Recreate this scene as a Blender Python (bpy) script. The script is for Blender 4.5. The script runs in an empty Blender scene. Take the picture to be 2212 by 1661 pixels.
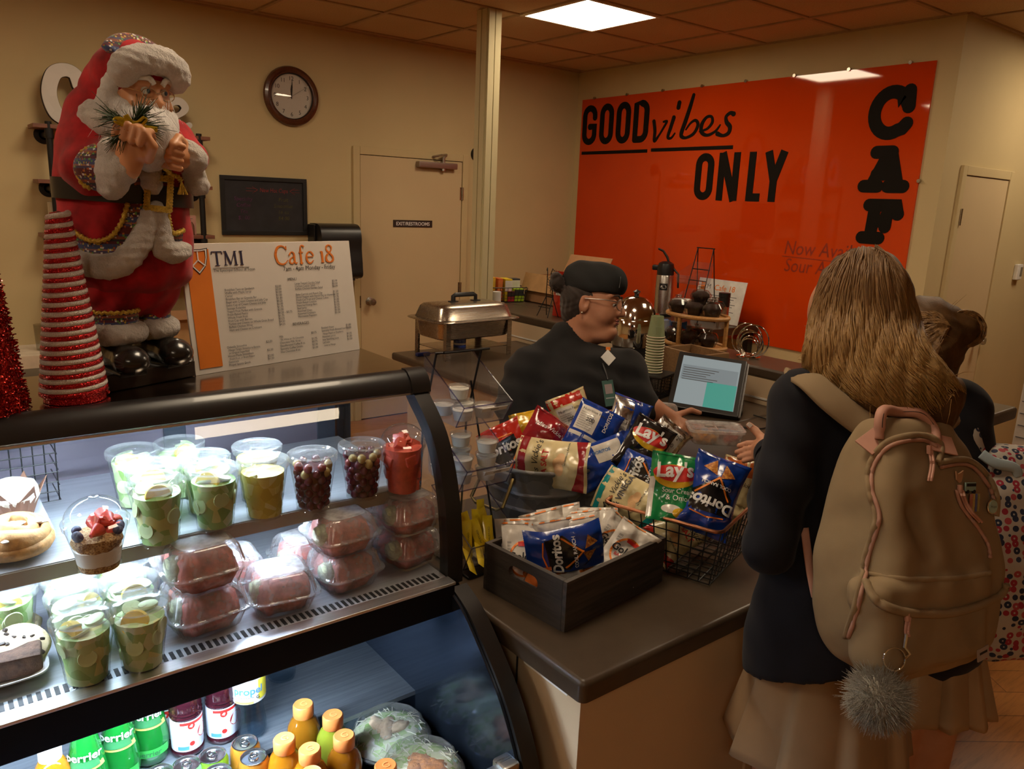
import bpy,bmesh,math,random
import numpy as np
from mathutils import Vector,Matrix,Euler,noise
random.seed(7)
SC=bpy.context.scene
COL=SC.collection
PI=math.pi
# ---- camera
FPX=1677.0
CAMZ=1.73
YAW,PITCH,ROLL=math.radians(51.78),math.radians(13.18),math.radians(2.29)
_f=Vector((math.cos(YAW)*math.cos(PITCH),math.sin(YAW)*math.cos(PITCH),-math.sin(PITCH)))
_r0=Vector((math.sin(YAW),-math.cos(YAW),0))
_u0=_r0.cross(_f)
_r=_r0*math.cos(ROLL)+_u0*math.sin(ROLL)
_u=_u0*math.cos(ROLL)-_r0*math.sin(ROLL)
cam_data=bpy.data.cameras.new('camera')
cam=bpy.data.objects.new('camera',cam_data)
COL.objects.link(cam)
cam_data.sensor_width=36.0
cam_data.lens=36.0*FPX/2212.0
cam_data.clip_start=0.02
cam.matrix_world=Matrix(((_r.x,_u.x,-_f.x,0),(_r.y,_u.y,-_f.y,0),(_r.z,_u.z,-_f.z,CAMZ),(0,0,0,1)))
SC.camera=cam
# ---- world, exposure
W=bpy.data.worlds.new('world');SC.world=W;W.use_nodes=True
W.node_tree.nodes['Background'].inputs[0].default_value=(1.0,0.8,0.6,1)
W.node_tree.nodes['Background'].inputs[1].default_value=0.02
SC.view_settings.view_transform='Standard'
SC.view_settings.look='None'
SC.view_settings.gamma=1
SC.view_settings.use_curve_mapping=False
SC.view_settings.exposure=0.0
SC.cycles.transparent_max_bounces=32
SC.cycles.max_bounces=8
SC.cycles.glossy_bounces=4
SC.cycles.transmission_bounces=6
SC.cycles.caustics_reflective=False
SC.cycles.caustics_refractive=False
SC.cycles.sample_clamp_indirect=6.0
PANEL_POWER=19.0
PANEL_COLOR=(1.0,0.80,0.56)
LED_COLOR=(0.68,0.84,1.0)
T=0.6096
CEIL=2.858
GX,GY=6.22*T,6.74*T
ORX,CLY=4.869,5.405
# ---- helpers
def on(px,py,z):
 d=_f+_r*((px-1106)/FPX)-_u*((py-830.5)/FPX)
 t=(z-CAMZ)/d.z
 return Vector((d.x*t,d.y*t,z))
def onx(px,py,X):
 d=_f+_r*((px-1106)/FPX)-_u*((py-830.5)/FPX)
 t=X/d.x
 return Vector((X,d.y*t,CAMZ+d.z*t))
def ony(px,py,Y):
 d=_f+_r*((px-1106)/FPX)-_u*((py-830.5)/FPX)
 t=Y/d.y
 return Vector((d.x*t,Y,CAMZ+d.z*t))
def od(px,py,D):
 d=_f+_r*((px-1106)/FPX)-_u*((py-830.5)/FPX)
 return Vector((0,0,CAMZ))+d*D
def tag(o,label=None,cat=None,group=None,kind=None):
 if label:o['label']=label
 if cat:o['category']=cat
 if group:o['group']=group
 if kind:o['kind']=kind
 return o
def thing(name,label,cat,loc=(0,0,0),rz=0.0,group=None):
 o=bpy.data.objects.new(name,None);COL.objects.link(o)
 o.location=loc;o.rotation_euler=(0,0,rz);o.empty_display_size=0.05
 return tag(o,label,cat,group)
def copy_tree(o,parent=None):
 c=o.copy();COL.objects.link(c)
 if parent is not None:c.parent=parent
 for ch in list(o.children):copy_tree(ch,c)
 return c
def rotM(rx=0,ry=0,rz=0):return Euler((rx,ry,rz)).to_matrix()
def axesM(x,y,z,o=(0,0,0)):
 return Matrix(((x[0],y[0],z[0],o[0]),(x[1],y[1],z[1],o[1]),(x[2],y[2],z[2],o[2]),(0,0,0,1)))
class MB:
 """collects shapes and links them as one mesh object"""
 def __init__(s):s.v=[];s.f=[];s.M=None
 def add(s,vs,fs,M=None):
  b=len(s.v)
  for p in vs:
   p=Vector(p)
   if M is not None:p=M@p
   s.v.append(p)
  s.f+=[tuple(i+b for i in f)for f in fs]
  return s
 def bm(s,bm,M=None):
  bm.verts.index_update()
  s.add([v.co.copy()for v in bm.verts],[[v.index for v in f.verts]for f in bm.faces],M)
  bm.free();return s
 def box(s,c,size,rot=None,bev=0.0,seg=2):
  s.wn=getattr(s,'wn',False)or bev>0
  bm=bmesh.new();bmesh.ops.create_cube(bm,size=1.0)
  for v in bm.verts:v.co=Vector((v.co.x*size[0],v.co.y*size[1],v.co.z*size[2]))
  if bev>0:
   bmesh.ops.bevel(bm,geom=list(bm.edges),offset=min(bev,min(size)*0.49),segments=seg,profile=0.5,affect='EDGES')
  M=Matrix.Translation(c)
  if rot is not None:M=M@(rot.to_4x4()if len(rot)==3 else rot)
  return s.bm(bm,M)
 def box2(s,lo,hi,bev=0.0,seg=2):
  c=[(a+b)/2 for a,b in zip(lo,hi)];d=[abs(b-a)for a,b in zip(lo,hi)]
  return s.box(c,d,None,bev,seg)
 def cyl(s,p0,p1,r0,r1=None,n=20,caps=True):
  p0=Vector(p0);p1=Vector(p1);r1=r0 if r1 is None else r1
  z=(p1-p0).normalized();x=z.orthogonal().normalized();y=z.cross(x)
  vs=[];fs=[]
  for p,r in((p0,r0),(p1,r1)):
   for i in range(n):
    a=2*PI*i/n;vs.append(p+x*(r*math.cos(a))+y*(r*math.sin(a)))
  for i in range(n):fs.append((i,(i+1)%n,n+(i+1)%n,n+i))
  if caps:fs.append(tuple(range(n-1,-1,-1)));fs.append(tuple(range(n,2*n)))
  return s.add(vs,fs)
 def lathe(s,prof,n=28,c=(0,0,0),M=None,cap0=False,cap1=False,wob=None):
  vs=[];fs=[];m=len(prof)
  for k,(r,z)in enumerate(prof):
   for i in range(n):
    a=2*PI*i/n;rr=r*(1+(wob(a,z)if wob else 0))
    vs.append(Vector((c[0]+rr*math.cos(a),c[1]+rr*math.sin(a),c[2]+z)))
  for k in range(m-1):
   for i in range(n):
    j=(i+1)%n;fs.append((k*n+i,k*n+j,(k+1)*n+j,(k+1)*n+i))
  if cap0:fs.append(tuple(range(n-1,-1,-1)))
  if cap1:fs.append(tuple(range((m-1)*n,m*n)))
  return s.add(vs,fs,M)
 def tube(s,path,r,n=8,closed=False,caps=True,flat=1.0,up=None):
  P=[Vector(p)for p in path];m=len(P)
  rs=r if isinstance(r,(list,tuple))else[r]*m
  vs=[];fs=[];px=None
  for k in range(m):
   if closed:t=P[(k+1)%m]-P[k-1]
   else:t=P[min(k+1,m-1)]-P[max(k-1,0)]
   if t.length<1e-9:t=Vector((0,0,1))
   t.normalize()
   if up is not None:
    x=Vector(up).cross(t)
    if x.length<1e-5:x=t.orthogonal()
   elif px is None:x=t.orthogonal()
   else:
    x=px-t*px.dot(t)
    if x.length<1e-6:x=t.orthogonal()
   x.normalize();px=x;y=t.cross(x)
   for i in range(n):
    a=2*PI*i/n;vs.append(P[k]+x*(rs[k]*math.cos(a))+y*(rs[k]*flat*math.sin(a)))
  for k in range(m if closed else m-1):
   for i in range(n):
    j=(i+1)%n;k2=(k+1)%m
    fs.append((k*n+i,k*n+j,k2*n+j,k2*n+i))
  if caps and not closed:
   fs.append(tuple(range(n-1,-1,-1)));fs.append(tuple(range((m-1)*n,m*n)))
  return s.add(vs,fs)
 def grid(s,fn,nu,nv,cu=False,cv=False,M=None):
  vs=[];fs=[]
  for j in range(nv+(0 if cv else 1)):
   for i in range(nu+(0 if cu else 1)):vs.append(Vector(fn(i/nu,j/nv)))
  w=nu+(0 if cu else 1);h=nv+(0 if cv else 1)
  for j in range(nv):
   for i in range(nu):
    a=j*w+i;b=j*w+(i+1)%w;c=((j+1)%h)*w+(i+1)%w;d=((j+1)%h)*w+i
    fs.append((a,b,c,d))
  return s.add(vs,fs,M)
 def prism(s,poly,z0,z1,M=None):
  n=len(poly);vs=[(p[0],p[1],z0)for p in poly]+[(p[0],p[1],z1)for p in poly]
  fs=[tuple(range(n-1,-1,-1)),tuple(range(n,2*n))]
  fs+=[(i,(i+1)%n,n+(i+1)%n,n+i)for i in range(n)]
  return s.add(vs,fs,M)
 def ribbon(s,pts,width,z0,z1,M=None,caps=True,closed=False):
  """flat stroke (a pen line) of given width, extruded from z0 to z1; width may vary along it"""
  P=[Vector((p[0],p[1]))for p in pts];m=len(P)
  ws=width if isinstance(width,(list,tuple))else[width]*m
  L=[];Rr=[]
  for k in range(m):
   if closed:t=P[(k+1)%m]-P[k-1]
   else:t=P[min(k+1,m-1)]-P[max(k-1,0)]
   if t.length<1e-9:t=Vector((1,0))
   t.normalize();nrm=Vector((-t.y,t.x))
   sc=1.0
   if 0<k<m-1 or closed:
    a=(P[k]-P[k-1]);b=(P[(k+1)%m]-P[k])
    if a.length>1e-9 and b.length>1e-9:
     cs=max(0.35,abs(a.normalized().dot(t)));sc=1/cs
   L.append(P[k]+nrm*(ws[k]/2*sc));Rr.append(P[k]-nrm*(ws[k]/2*sc))
  n2=m if closed else m-1
  for k in range(n2):
   k2=(k+1)%m
   q=[L[k],Rr[k],Rr[k2],L[k2]]
   s.nr=getattr(s,'nr',0)+1
   s.prism(q,z0,z1+0.00002*(s.nr%23),M)
  if caps and not closed:
   for p,w in((P[0],ws[0]),(P[-1],ws[-1])):
    s.nr=getattr(s,'nr',0)+1
    s.prism([(p.x+w/2*math.cos(2*PI*i/14),p.y+w/2*math.sin(2*PI*i/14))for i in range(14)],z0,z1+0.0004+0.00003*(s.nr%17),M)
  return s
 def build(s,name,mat,parent=None,ang=40,smooth=True,M=None,loc=None):
  me=bpy.data.meshes.new(name)
  vs=s.v if M is None else[M@v for v in s.v]
  me.from_pydata([tuple(v)for v in vs],[],s.f)
  me.validate();me.update()
  bm=bmesh.new();bm.from_mesh(me)
  bmesh.ops.recalc_face_normals(bm,faces=list(bm.faces));bm.to_mesh(me);bm.free()
  if smooth:
   me.polygons.foreach_set('use_smooth',[True]*len(me.polygons))
   if ang<180:me.set_sharp_from_angle(angle=math.radians(ang))
  if mat is not None:me.materials.append(mat)
  o=bpy.data.objects.new(name,me);COL.objects.link(o)
  if parent is not None:o.parent=parent
  if loc is not None:o.location=loc
  if smooth and getattr(s,'wn',False):
   md=o.modifiers.new('weighted_normals','WEIGHTED_NORMAL');md.keep_sharp=True
  return o
def arc(cx,cy,rx,ry,a0,a1,n=12):
 return[(cx+rx*math.cos(math.radians(a0+(a1-a0)*i/n)),cy+ry*math.sin(math.radians(a0+(a1-a0)*i/n)))for i in range(n+1)]
def spline(pts,n=8,closed=False):
 """Catmull-Rom through the points"""
 P=[Vector(p)for p in pts];m=len(P);out=[]
 for k in range(m if closed else m-1):
  if closed:a,b,c,d=P[k-1],P[k],P[(k+1)%m],P[(k+2)%m]
  else:a,b,c,d=P[max(k-1,0)],P[k],P[k+1],P[min(k+2,m-1)]
  for i in range(n):
   t=i/n;t2=t*t;t3=t2*t
   out.append(0.5*((2*b)+(c-a)*t+(2*a-5*b+4*c-d)*t2+(3*b-a-3*c+d)*t3))
 if not closed:out.append(P[-1])
 return out
_tc={}
def text_mb(mb,body,size,x=0,y=0,z=0,align='LEFT',M=None,sx=1.0,shear=0.0,bold=0.0,depth=0.0):
 """lettering in the built-in sans face as flat (or slightly raised) shapes in the xy plane"""
 key=(body,align,bold,depth)
 if key not in _tc:
  c=bpy.data.curves.new('lettering','FONT');c.body=body;c.size=1;c.align_x=align
  c.offset=bold;c.resolution_u=3;c.extrude=depth
  o=bpy.data.objects.new('lettering',c)
  m=bpy.data.meshes.new_from_object(o)
  _tc[key]=([v.co.copy()for v in m.vertices],[tuple(p.vertices)for p in m.polygons])
  bpy.data.objects.remove(o);bpy.data.curves.remove(c);bpy.data.meshes.remove(m)
 vs,fs=_tc[key]
 mb.add([Vector((x+(v.x+shear*v.y)*size*sx,y+v.y*size,z+v.z*size))for v in vs],fs,M)
 return mb
# ---- distance-field modelling (one continuous surface)
class SDF:
 def __init__(s,lo,hi,h):
  s.h=h;s.lo=np.array(lo,float)
  s.n=np.ceil((np.array(hi)-s.lo)/h).astype(int)+1
  s.V=np.full(s.n,10.0,np.float32)
 def _loc(s,lo,hi):
  a=np.clip(np.floor((np.array(lo)-s.lo)/s.h).astype(int),0,s.n-1)
  b=np.clip(np.ceil((np.array(hi)-s.lo)/s.h).astype(int)+1,1,s.n)
  if np.any(b<=a):return None,None
  g=[s.lo[i]+s.h*np.arange(a[i],b[i])for i in range(3)]
  X,Y,Z=np.meshgrid(*g,indexing='ij')
  return(slice(a[0],b[0]),slice(a[1],b[1]),slice(a[2],b[2])),(X,Y,Z)
 def _put(s,sl,d,k,op):
  v=s.V[sl];d=d.astype(np.float32)
  if op=='sub':
   d=-d
   if k>0:
    hh=np.clip(0.5-0.5*(v-d)/k,0,1);r=v*(1-hh)+d*hh+k*hh*(1-hh)
   else:r=np.maximum(v,d)
  else:
   if k>0:
    hh=np.clip(0.5+0.5*(v-d)/k,0,1);r=v*(1-hh)+d*hh-k*hh*(1-hh)
   else:r=np.minimum(v,d)
  s.V[sl]=r
 def cap(s,a,b,r0,r1=None,k=0.0,op='add'):
  a=np.array(a,float);b=np.array(b,float);r1=r0 if r1 is None else r1
  m=max(r0,r1)+k+3*s.h
  sl,g=s._loc(np.minimum(a,b)-m,np.maximum(a,b)+m)
  if sl is None:return s
  ba=b-a;L=max(float(ba@ba),1e-12)
  P=[g[i]-a[i]for i in range(3)]
  t=np.clip((P[0]*ba[0]+P[1]*ba[1]+P[2]*ba[2])/L,0,1)
  d=np.sqrt(sum((P[i]-t*ba[i])**2 for i in range(3)))-(r0+(r1-r0)*t)
  s._put(sl,d,k,op);return s
 def chain(s,pts,rs,k=0.0):
  for i in range(len(pts)-1):s.cap(pts[i],pts[i+1],rs[i],rs[i+1],k)
  return s
 def ell(s,c,r,k=0.0,R=None,op='add'):
  c=np.array(c,float);r=np.array(r,float);m=r.max()+k+3*s.h
  sl,g=s._loc(c-m,c+m)
  if sl is None:return s
  P=np.stack([g[i]-c[i]for i in range(3)],-1)
  if R is not None:P=P@np.array(R)
  k0=np.sqrt(np.sum((P/r)**2,-1));k1=np.sqrt(np.sum((P/(r*r))**2,-1))
  d=k0*(k0-1)/np.maximum(k1,1e-9)
  s._put(sl,d,k,op);return s
 def box(s,c,hs,rnd=0.0,k=0.0,R=None,op='add'):
  c=np.array(c,float);hs=np.array(hs,float);m=np.linalg.norm(hs)+k+3*s.h
  sl,g=s._loc(c-m,c+m)
  if sl is None:return s
  P=np.stack([g[i]-c[i]for i in range(3)],-1)
  if R is not None:P=P@np.array(R)
  q=np.abs(P)-(hs-rnd)
  d=np.linalg.norm(np.maximum(q,0),axis=-1)+np.minimum(q.max(-1),0)-rnd
  s._put(sl,d,k,op);return s
 def warp(s,fn):
  """add a function of position to the field (folds, fur)"""
  g=[s.lo[i]+s.h*np.arange(s.n[i])for i in range(3)]
  X,Y,Z=np.meshgrid(*g,indexing='ij');s.V=(s.V+fn(X,Y,Z)).astype(np.float32);return s
 def cut(s,fn):
  g=[s.lo[i]+s.h*np.arange(s.n[i])for i in range(3)]
  X,Y,Z=np.meshgrid(*g,indexing='ij');s.V=np.maximum(s.V,fn(X,Y,Z).astype(np.float32));return s
 def surf(s,x,y):
  """height of the surface along +z over (x, y)"""
  i=int(round((x-s.lo[0])/s.h));j=int(round((y-s.lo[1])/s.h))
  i=min(max(i,0),s.n[0]-1);j=min(max(j,0),s.n[1]-1)
  c=s.V[i,j];k=np.nonzero(c<0)[0]
  if not len(k):return None
  k=k[-1]
  return float(s.lo[2]+s.h*(k+(c[k]/(c[k]-c[k+1])if k+1<len(c)else 0)))
 def nrm(s,p):
  i=[int(min(max(round((p[q]-s.lo[q])/s.h),1),s.n[q]-2))for q in range(3)];g=[]
  for q in range(3):
   a=list(i);b=list(i);a[q]+=1;b[q]-=1;g.append(float(s.V[tuple(a)]-s.V[tuple(b)]))
  v=Vector(g);return v.normalized()if v.length>1e-9 else Vector((0,0,1))
 def mesh(s):
  V=s.V;V=np.pad(V,1,constant_values=1.0);lo=s.lo-s.h
  ins=V<0
  n=np.array(V.shape)-1
  cnt=np.zeros(n,np.int8);acc=np.zeros(tuple(n)+(3,),np.float32)
  corner=[(i,j,k)for i in(0,1)for j in(0,1)for k in(0,1)]
  def sub(A,o):return A[o[0]:o[0]+n[0],o[1]:o[1]+n[1],o[2]:o[2]+n[2]]
  for ax in range(3):
   for o in corner:
    if o[ax]:continue
    o2=list(o);o2[ax]=1
    a=sub(V,o);b=sub(V,o2);x=sub(ins,o)!=sub(ins,o2)
    if not x.any():continue
    den=a-b;t=np.where(x,a/np.where(np.abs(den)<1e-12,1,den),0)
    for q in range(3):
     acc[...,q]+=np.where(x,(t if q==ax else o[q]),0)
    cnt+=x
  act=cnt>0
  ids=np.full(n,-1,np.int64);idx=np.argwhere(act);ids[act]=np.arange(len(idx))
  vs=lo+s.h*(idx+acc[act]/cnt[act][:,None])
  quads=[]
  for ax in range(3):
   u,w=[(1,2),(2,0),(0,1)][ax]
   o2=[0,0,0];o2[ax]=1
   sh=n+1;sh2=sh.copy();sh2[ax]-=1
   A=ins[:sh2[0],:sh2[1],:sh2[2]]
   B=ins[o2[0]:o2[0]+sh2[0],o2[1]:o2[1]+sh2[1],o2[2]:o2[2]+sh2[2]]
   e=np.argwhere(A!=B)
   e=e[(e[:,u]>0)&(e[:,w]>0)&(e[:,u]<n[u])&(e[:,w]<n[w])]
   if not len(e):continue
   fl=A[e[:,0],e[:,1],e[:,2]]
   def cid(du,dw):
    q=e.copy();q[:,u]-=du;q[:,w]-=dw
    return ids[q[:,0],q[:,1],q[:,2]]
   Q=np.stack([cid(1,1),cid(0,1),cid(0,0),cid(1,0)],-1)
   Q[~fl]=Q[~fl][:,::-1]
   quads.append(Q)
  return vs,np.concatenate(quads)if quads else np.zeros((0,4),int)
 def build(s,name,mat,parent=None,relax=1):
  vs,q=s.mesh()
  for _ in range(relax):
   acc=np.zeros_like(vs);c=np.zeros(len(vs))
   for a,b in((0,1),(1,2),(2,3),(3,0)):
    np.add.at(acc,q[:,a],vs[q[:,b]]);np.add.at(c,q[:,a],1)
    np.add.at(acc,q[:,b],vs[q[:,a]]);np.add.at(c,q[:,b],1)
   vs=vs*0.5+0.5*acc/np.maximum(c,1)[:,None]
  me=bpy.data.meshes.new(name)
  me.from_pydata(vs.tolist(),[],q.tolist());me.update()
  me.polygons.foreach_set('use_smooth',[True]*len(me.polygons))
  if mat is not None:me.materials.append(mat)
  o=bpy.data.objects.new(name,me);COL.objects.link(o)
  if parent is not None:o.parent=parent
  return o
# ---- materials
class NT:
 def __init__(s,name):
  s.m=bpy.data.materials.new(name);s.m.use_nodes=True
  s.t=s.m.node_tree;s.n=s.t.nodes;s.b=s.n['Principled BSDF'];s.out=s.n['Material Output']
 def new(s,typ,**kw):
  nd=s.n.new(typ)
  for k,v in kw.items():setattr(nd,k,v)
  return nd
 def link(s,a,b):s.t.links.new(a,b);return s
 def coord(s,kind='Object',scale=(1,1,1),rot=(0,0,0)):
  c=s.new('ShaderNodeTexCoord');m=s.new('ShaderNodeMapping')
  m.inputs['Scale'].default_value=scale;m.inputs['Rotation'].default_value=rot
  s.link(c.outputs[kind],m.inputs['Vector']);return m.outputs['Vector']
 def noise(s,vec,scale,detail=3,rough=0.6):
  n=s.new('ShaderNodeTexNoise');n.inputs['Scale'].default_value=scale
  n.inputs['Detail'].default_value=detail;n.inputs['Roughness'].default_value=rough
  s.link(vec,n.inputs['Vector']);return n.outputs['Fac']
 def vor(s,vec,scale,feature='F1',out='Distance',rnd=1.0):
  n=s.new('ShaderNodeTexVoronoi',feature=feature);n.inputs['Scale'].default_value=scale
  n.inputs['Randomness'].default_value=rnd
  s.link(vec,n.inputs['Vector']);return n.outputs[out]
 def ramp(s,fac,stops,interp='LINEAR'):
  r=s.new('ShaderNodeValToRGB');r.color_ramp.interpolation=interp
  e=r.color_ramp.elements
  while len(e)<len(stops):e.new(0.5)
  for k,(p,c)in enumerate(stops):
   e[k].position=p;e[k].color=(c[0],c[1],c[2],1)if len(c)>2 else(c[0],)*3+(1,)
  s.link(fac,r.inputs['Fac']);return r.outputs['Color']
 def mix(s,fac,a,b,typ='MIX'):
  m=s.new('ShaderNodeMix',data_type='RGBA',blend_type=typ)
  for sock,v in((m.inputs['Factor'],fac),(m.inputs['A'],a),(m.inputs['B'],b)):
   pass
  ins=[m.inputs[0],m.inputs[6],m.inputs[7]]
  for sock,v in zip(ins,(fac,a,b)):
   if isinstance(v,(int,float)):sock.default_value=v
   elif isinstance(v,tuple):sock.default_value=(v[0],v[1],v[2],1)
   else:s.link(v,sock)
  return m.outputs[2]
 def bump(s,h,strength=0.3,dist=0.01):
  b=s.new('ShaderNodeBump');b.inputs['Strength'].default_value=strength;b.inputs['Distance'].default_value=dist
  s.link(h,b.inputs['Height']);s.link(b.outputs['Normal'],s.b.inputs['Normal']);return s
 def set(s,**kw):
  names={'rough':'Roughness','metal':'Metallic','spec':'Specular IOR Level','coat':'Coat Weight','sheen':'Sheen Weight',
                 'trans':'Transmission Weight','ior':'IOR','sss':'Subsurface Weight','alpha':'Alpha','emis':'Emission Strength','coatr':'Coat Roughness','aniso':'Anisotropic'}
  for k,v in kw.items():
   if k=='color':s.b.inputs['Base Color'].default_value=(v[0],v[1],v[2],1)
   elif k=='ecolor':s.b.inputs['Emission Color'].default_value=(v[0],v[1],v[2],1)
   else:s.b.inputs[names[k]].default_value=v
  return s
 def base(s,sock):s.link(sock,s.b.inputs['Base Color']);return s
def C8(r,g,b):
 f=lambda c:(c/255/12.92)if c/255<=0.04045 else((c/255+0.055)/1.055)**2.4
 return(f(r),f(g),f(b))
def M(name,color,rough=0.5,metal=0.0,var=0.12,vs=12,bump=0.0,bs=60,**kw):
 """general surface: base colour with slight procedural mottling and optional fine bump"""
 t=NT(name);v=t.coord()
 n=t.noise(v,vs,3)
 lo=tuple(max(0,c*(1-var))for c in color);hi=tuple(min(1,c*(1+var))for c in color)
 t.base(t.ramp(n,[(0.3,lo),(0.7,hi)]));t.set(rough=rough,metal=metal,**kw)
 if bump:t.bump(t.noise(v,bs,4),bump,0.004)
 return t.m
def clear(name,tint=(1,1,1),gloss=0.35,rough=0.03,haze=0.0,ior=1.45):
 """thin clear plastic or glass sheet"""
 t=NT(name);t.n.remove(t.b)
 tr=t.new('ShaderNodeBsdfTransparent');tr.inputs[0].default_value=(*tint,1)
 gl=t.new('ShaderNodeBsdfGlossy');gl.inputs['Roughness'].default_value=rough
 lw=t.new('ShaderNodeLayerWeight');lw.inputs['Blend'].default_value=0.5
 pw=t.new('ShaderNodeMath',operation='POWER');pw.inputs[1].default_value=4.0;t.link(lw.outputs['Facing'],pw.inputs[0])
 mu=t.new('ShaderNodeMath',operation='MULTIPLY_ADD',use_clamp=True);mu.inputs[1].default_value=0.75;mu.inputs[2].default_value=0.035+gloss*0.03
 t.link(pw.outputs[0],mu.inputs[0])
 mx=t.new('ShaderNodeMixShader');t.link(mu.outputs[0],mx.inputs[0])
 if haze>0:
  df=t.new('ShaderNodeBsdfDiffuse');df.inputs[0].default_value=(0.9,0.9,0.9,1)
  tl=t.new('ShaderNodeBsdfTranslucent');tl.inputs[0].default_value=(0.9,0.9,0.9,1)
  ad=t.new('ShaderNodeMixShader');ad.inputs[0].default_value=0.4
  t.link(df.outputs[0],ad.inputs[1]);t.link(tl.outputs[0],ad.inputs[2])
  m2=t.new('ShaderNodeMixShader')
  n=t.noise(t.coord(),45,2);mm=t.new('ShaderNodeMath',operation='MULTIPLY');mm.inputs[1].default_value=haze*2
  t.link(n,mm.inputs[0]);t.link(mm.outputs[0],m2.inputs[0])
  t.link(tr.outputs[0],m2.inputs[1]);t.link(ad.outputs[0],m2.inputs[2]);t.link(m2.outputs[0],mx.inputs[1])
 else:t.link(tr.outputs[0],mx.inputs[1])
 t.link(gl.outputs[0],mx.inputs[2]);t.link(mx.outputs[0],t.out.inputs[0])
 return t.m
def emit(name,color,power):
 t=NT(name);t.set(color=(0.04,0.04,0.04),ecolor=color,emis=power);return t.m
def wood(name,dark,light,scale=6,axis=0,rough=0.5,stretch=12,bump=0.1,coat=0.0):
 t=NT(name);sc=[stretch]*3;sc[axis]=1.0
 v=t.coord('Object',tuple(sc));n=t.noise(v,scale,6,0.65)
 t.base(t.ramp(n,[(0.32,dark),(0.68,light)]));t.set(rough=rough,coat=coat)
 if bump:t.bump(n,bump,0.004)
 return t.m
def steel(name,color=(0.55,0.54,0.52),rough=0.28,axis=0,var=0.1):
 t=NT(name);sc=[60.0]*3;sc[axis]=1.0
 v=t.coord('Object',tuple(sc));n=t.noise(v,6,3)
 t.base(t.ramp(n,[(0.3,tuple(c*(1-var)for c in color)),(0.7,tuple(min(1,c*(1+var))for c in color))]))
 r=t.new('ShaderNodeMapRange');r.inputs['To Min'].default_value=rough*0.8;r.inputs['To Max'].default_value=rough*1.25
 t.link(n,r.inputs['Value']);t.link(r.outputs[0],t.b.inputs['Roughness']);t.set(metal=1.0)
 return t.m
def glitter(name,c0,c1,scale=900,rough=0.25):
 t=NT(name);v=t.coord()
 col=t.vor(v,scale,'F1','Color');sep=t.new('ShaderNodeSeparateColor');t.link(col,sep.inputs[0])
 t.base(t.ramp(sep.outputs[0],[(0.25,c0),(0.8,c1)]));t.set(rough=rough,metal=0.65)
 nm=t.new('ShaderNodeVectorMath',operation='SUBTRACT');nm.inputs[1].default_value=(0.5,0.5,0.5);t.link(col,nm.inputs[0])
 sc=t.new('ShaderNodeVectorMath',operation='SCALE');sc.inputs['Scale'].default_value=1.1;t.link(nm.outputs[0],sc.inputs[0])
 ge=t.new('ShaderNodeNewGeometry');ad=t.new('ShaderNodeVectorMath',operation='ADD')
 t.link(ge.outputs['Normal'],ad.inputs[0]);t.link(sc.outputs[0],ad.inputs[1])
 no=t.new('ShaderNodeVectorMath',operation='NORMALIZE');t.link(ad.outputs[0],no.inputs[0]);t.link(no.outputs[0],t.b.inputs['Normal'])
 return t.m
def fur(name,color,scale=220,bump=0.9):
 t=NT(name);v=t.coord();n=t.noise(v,scale,4,0.7);n2=t.noise(v,14,2)
 t.base(t.mix(0.5,t.ramp(n,[(0.3,tuple(c*0.72 for c in color)),(0.7,color)]),t.ramp(n2,[(0.3,tuple(c*0.85 for c in color)),(0.7,color)])))
 t.set(rough=0.95,sheen=0.35,spec=0.1);t.bump(n,bump,0.006);return t.m
def cloth(name,color,scale=500,rough=0.9,sheen=0.0,bump=0.15,fold=6,var=0.15):
 t=NT(name);v=t.coord();n=t.noise(v,fold,3);w=t.noise(v,scale,2)
 t.base(t.ramp(n,[(0.3,tuple(c*(1-var)for c in color)),(0.7,tuple(min(1,c*(1+var))for c in color))]))
 t.set(rough=rough,sheen=sheen,spec=0.25);t.bump(w,bump,0.002);return t.m
def skin(name,color):
 t=NT(name);v=t.coord();n=t.noise(v,18,4);n2=t.noise(v,300,3)
 t.base(t.ramp(n,[(0.3,(color[0]*0.88,color[1]*0.78,color[2]*0.72)),(0.7,color)]))
 t.set(rough=0.5,sss=0.08,spec=0.35);t.b.inputs['Subsurface Radius'].default_value=(0.012,0.005,0.003);t.bump(n2,0.12,0.001);return t.m
WHITE=M('white_plastic',(0.72,0.70,0.66),0.45)
BLACK=M('black_plastic',(0.012,0.012,0.013),0.35)
BLKSAT=M('black_coated_metal',(0.014,0.013,0.013),0.32,0.0,coat=0.2)
BLKWIRE=M('black_wire',(0.01,0.01,0.01),0.4,0.3)
STEEL=steel('brushed_steel')
CHROME=steel('chrome',(0.72,0.70,0.66),0.08)
INK=M('black_ink',(0.008,0.008,0.01),0.6,var=0.05)
INKG=M('grey_ink',(0.07,0.07,0.08),0.7,var=0.05)
INKW=M('white_ink',(0.75,0.74,0.72),0.5,var=0.04)
INKR=M('red_ink',(0.55,0.02,0.015),0.5,var=0.05)
INKO=M('orange_ink',(0.75,0.20,0.02),0.5,var=0.05)
GOLD=M('gold_trim',(0.62,0.42,0.07),0.35,0.8,var=0.3,vs=300,bump=0.6,bs=500)
CLEAR=clear('clear_plastic',(0.97,0.985,0.985),0.6,0.06)
CLEARLID=clear('clear_lid',(0.96,0.975,0.98),0.9,0.10,haze=0.15)
GLASS=clear('case_glass',(0.965,0.985,0.98),0.35,0.0)
ACRYL=clear('acrylic',(0.90,0.89,0.93),1.6,0.05,haze=0.05)
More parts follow.
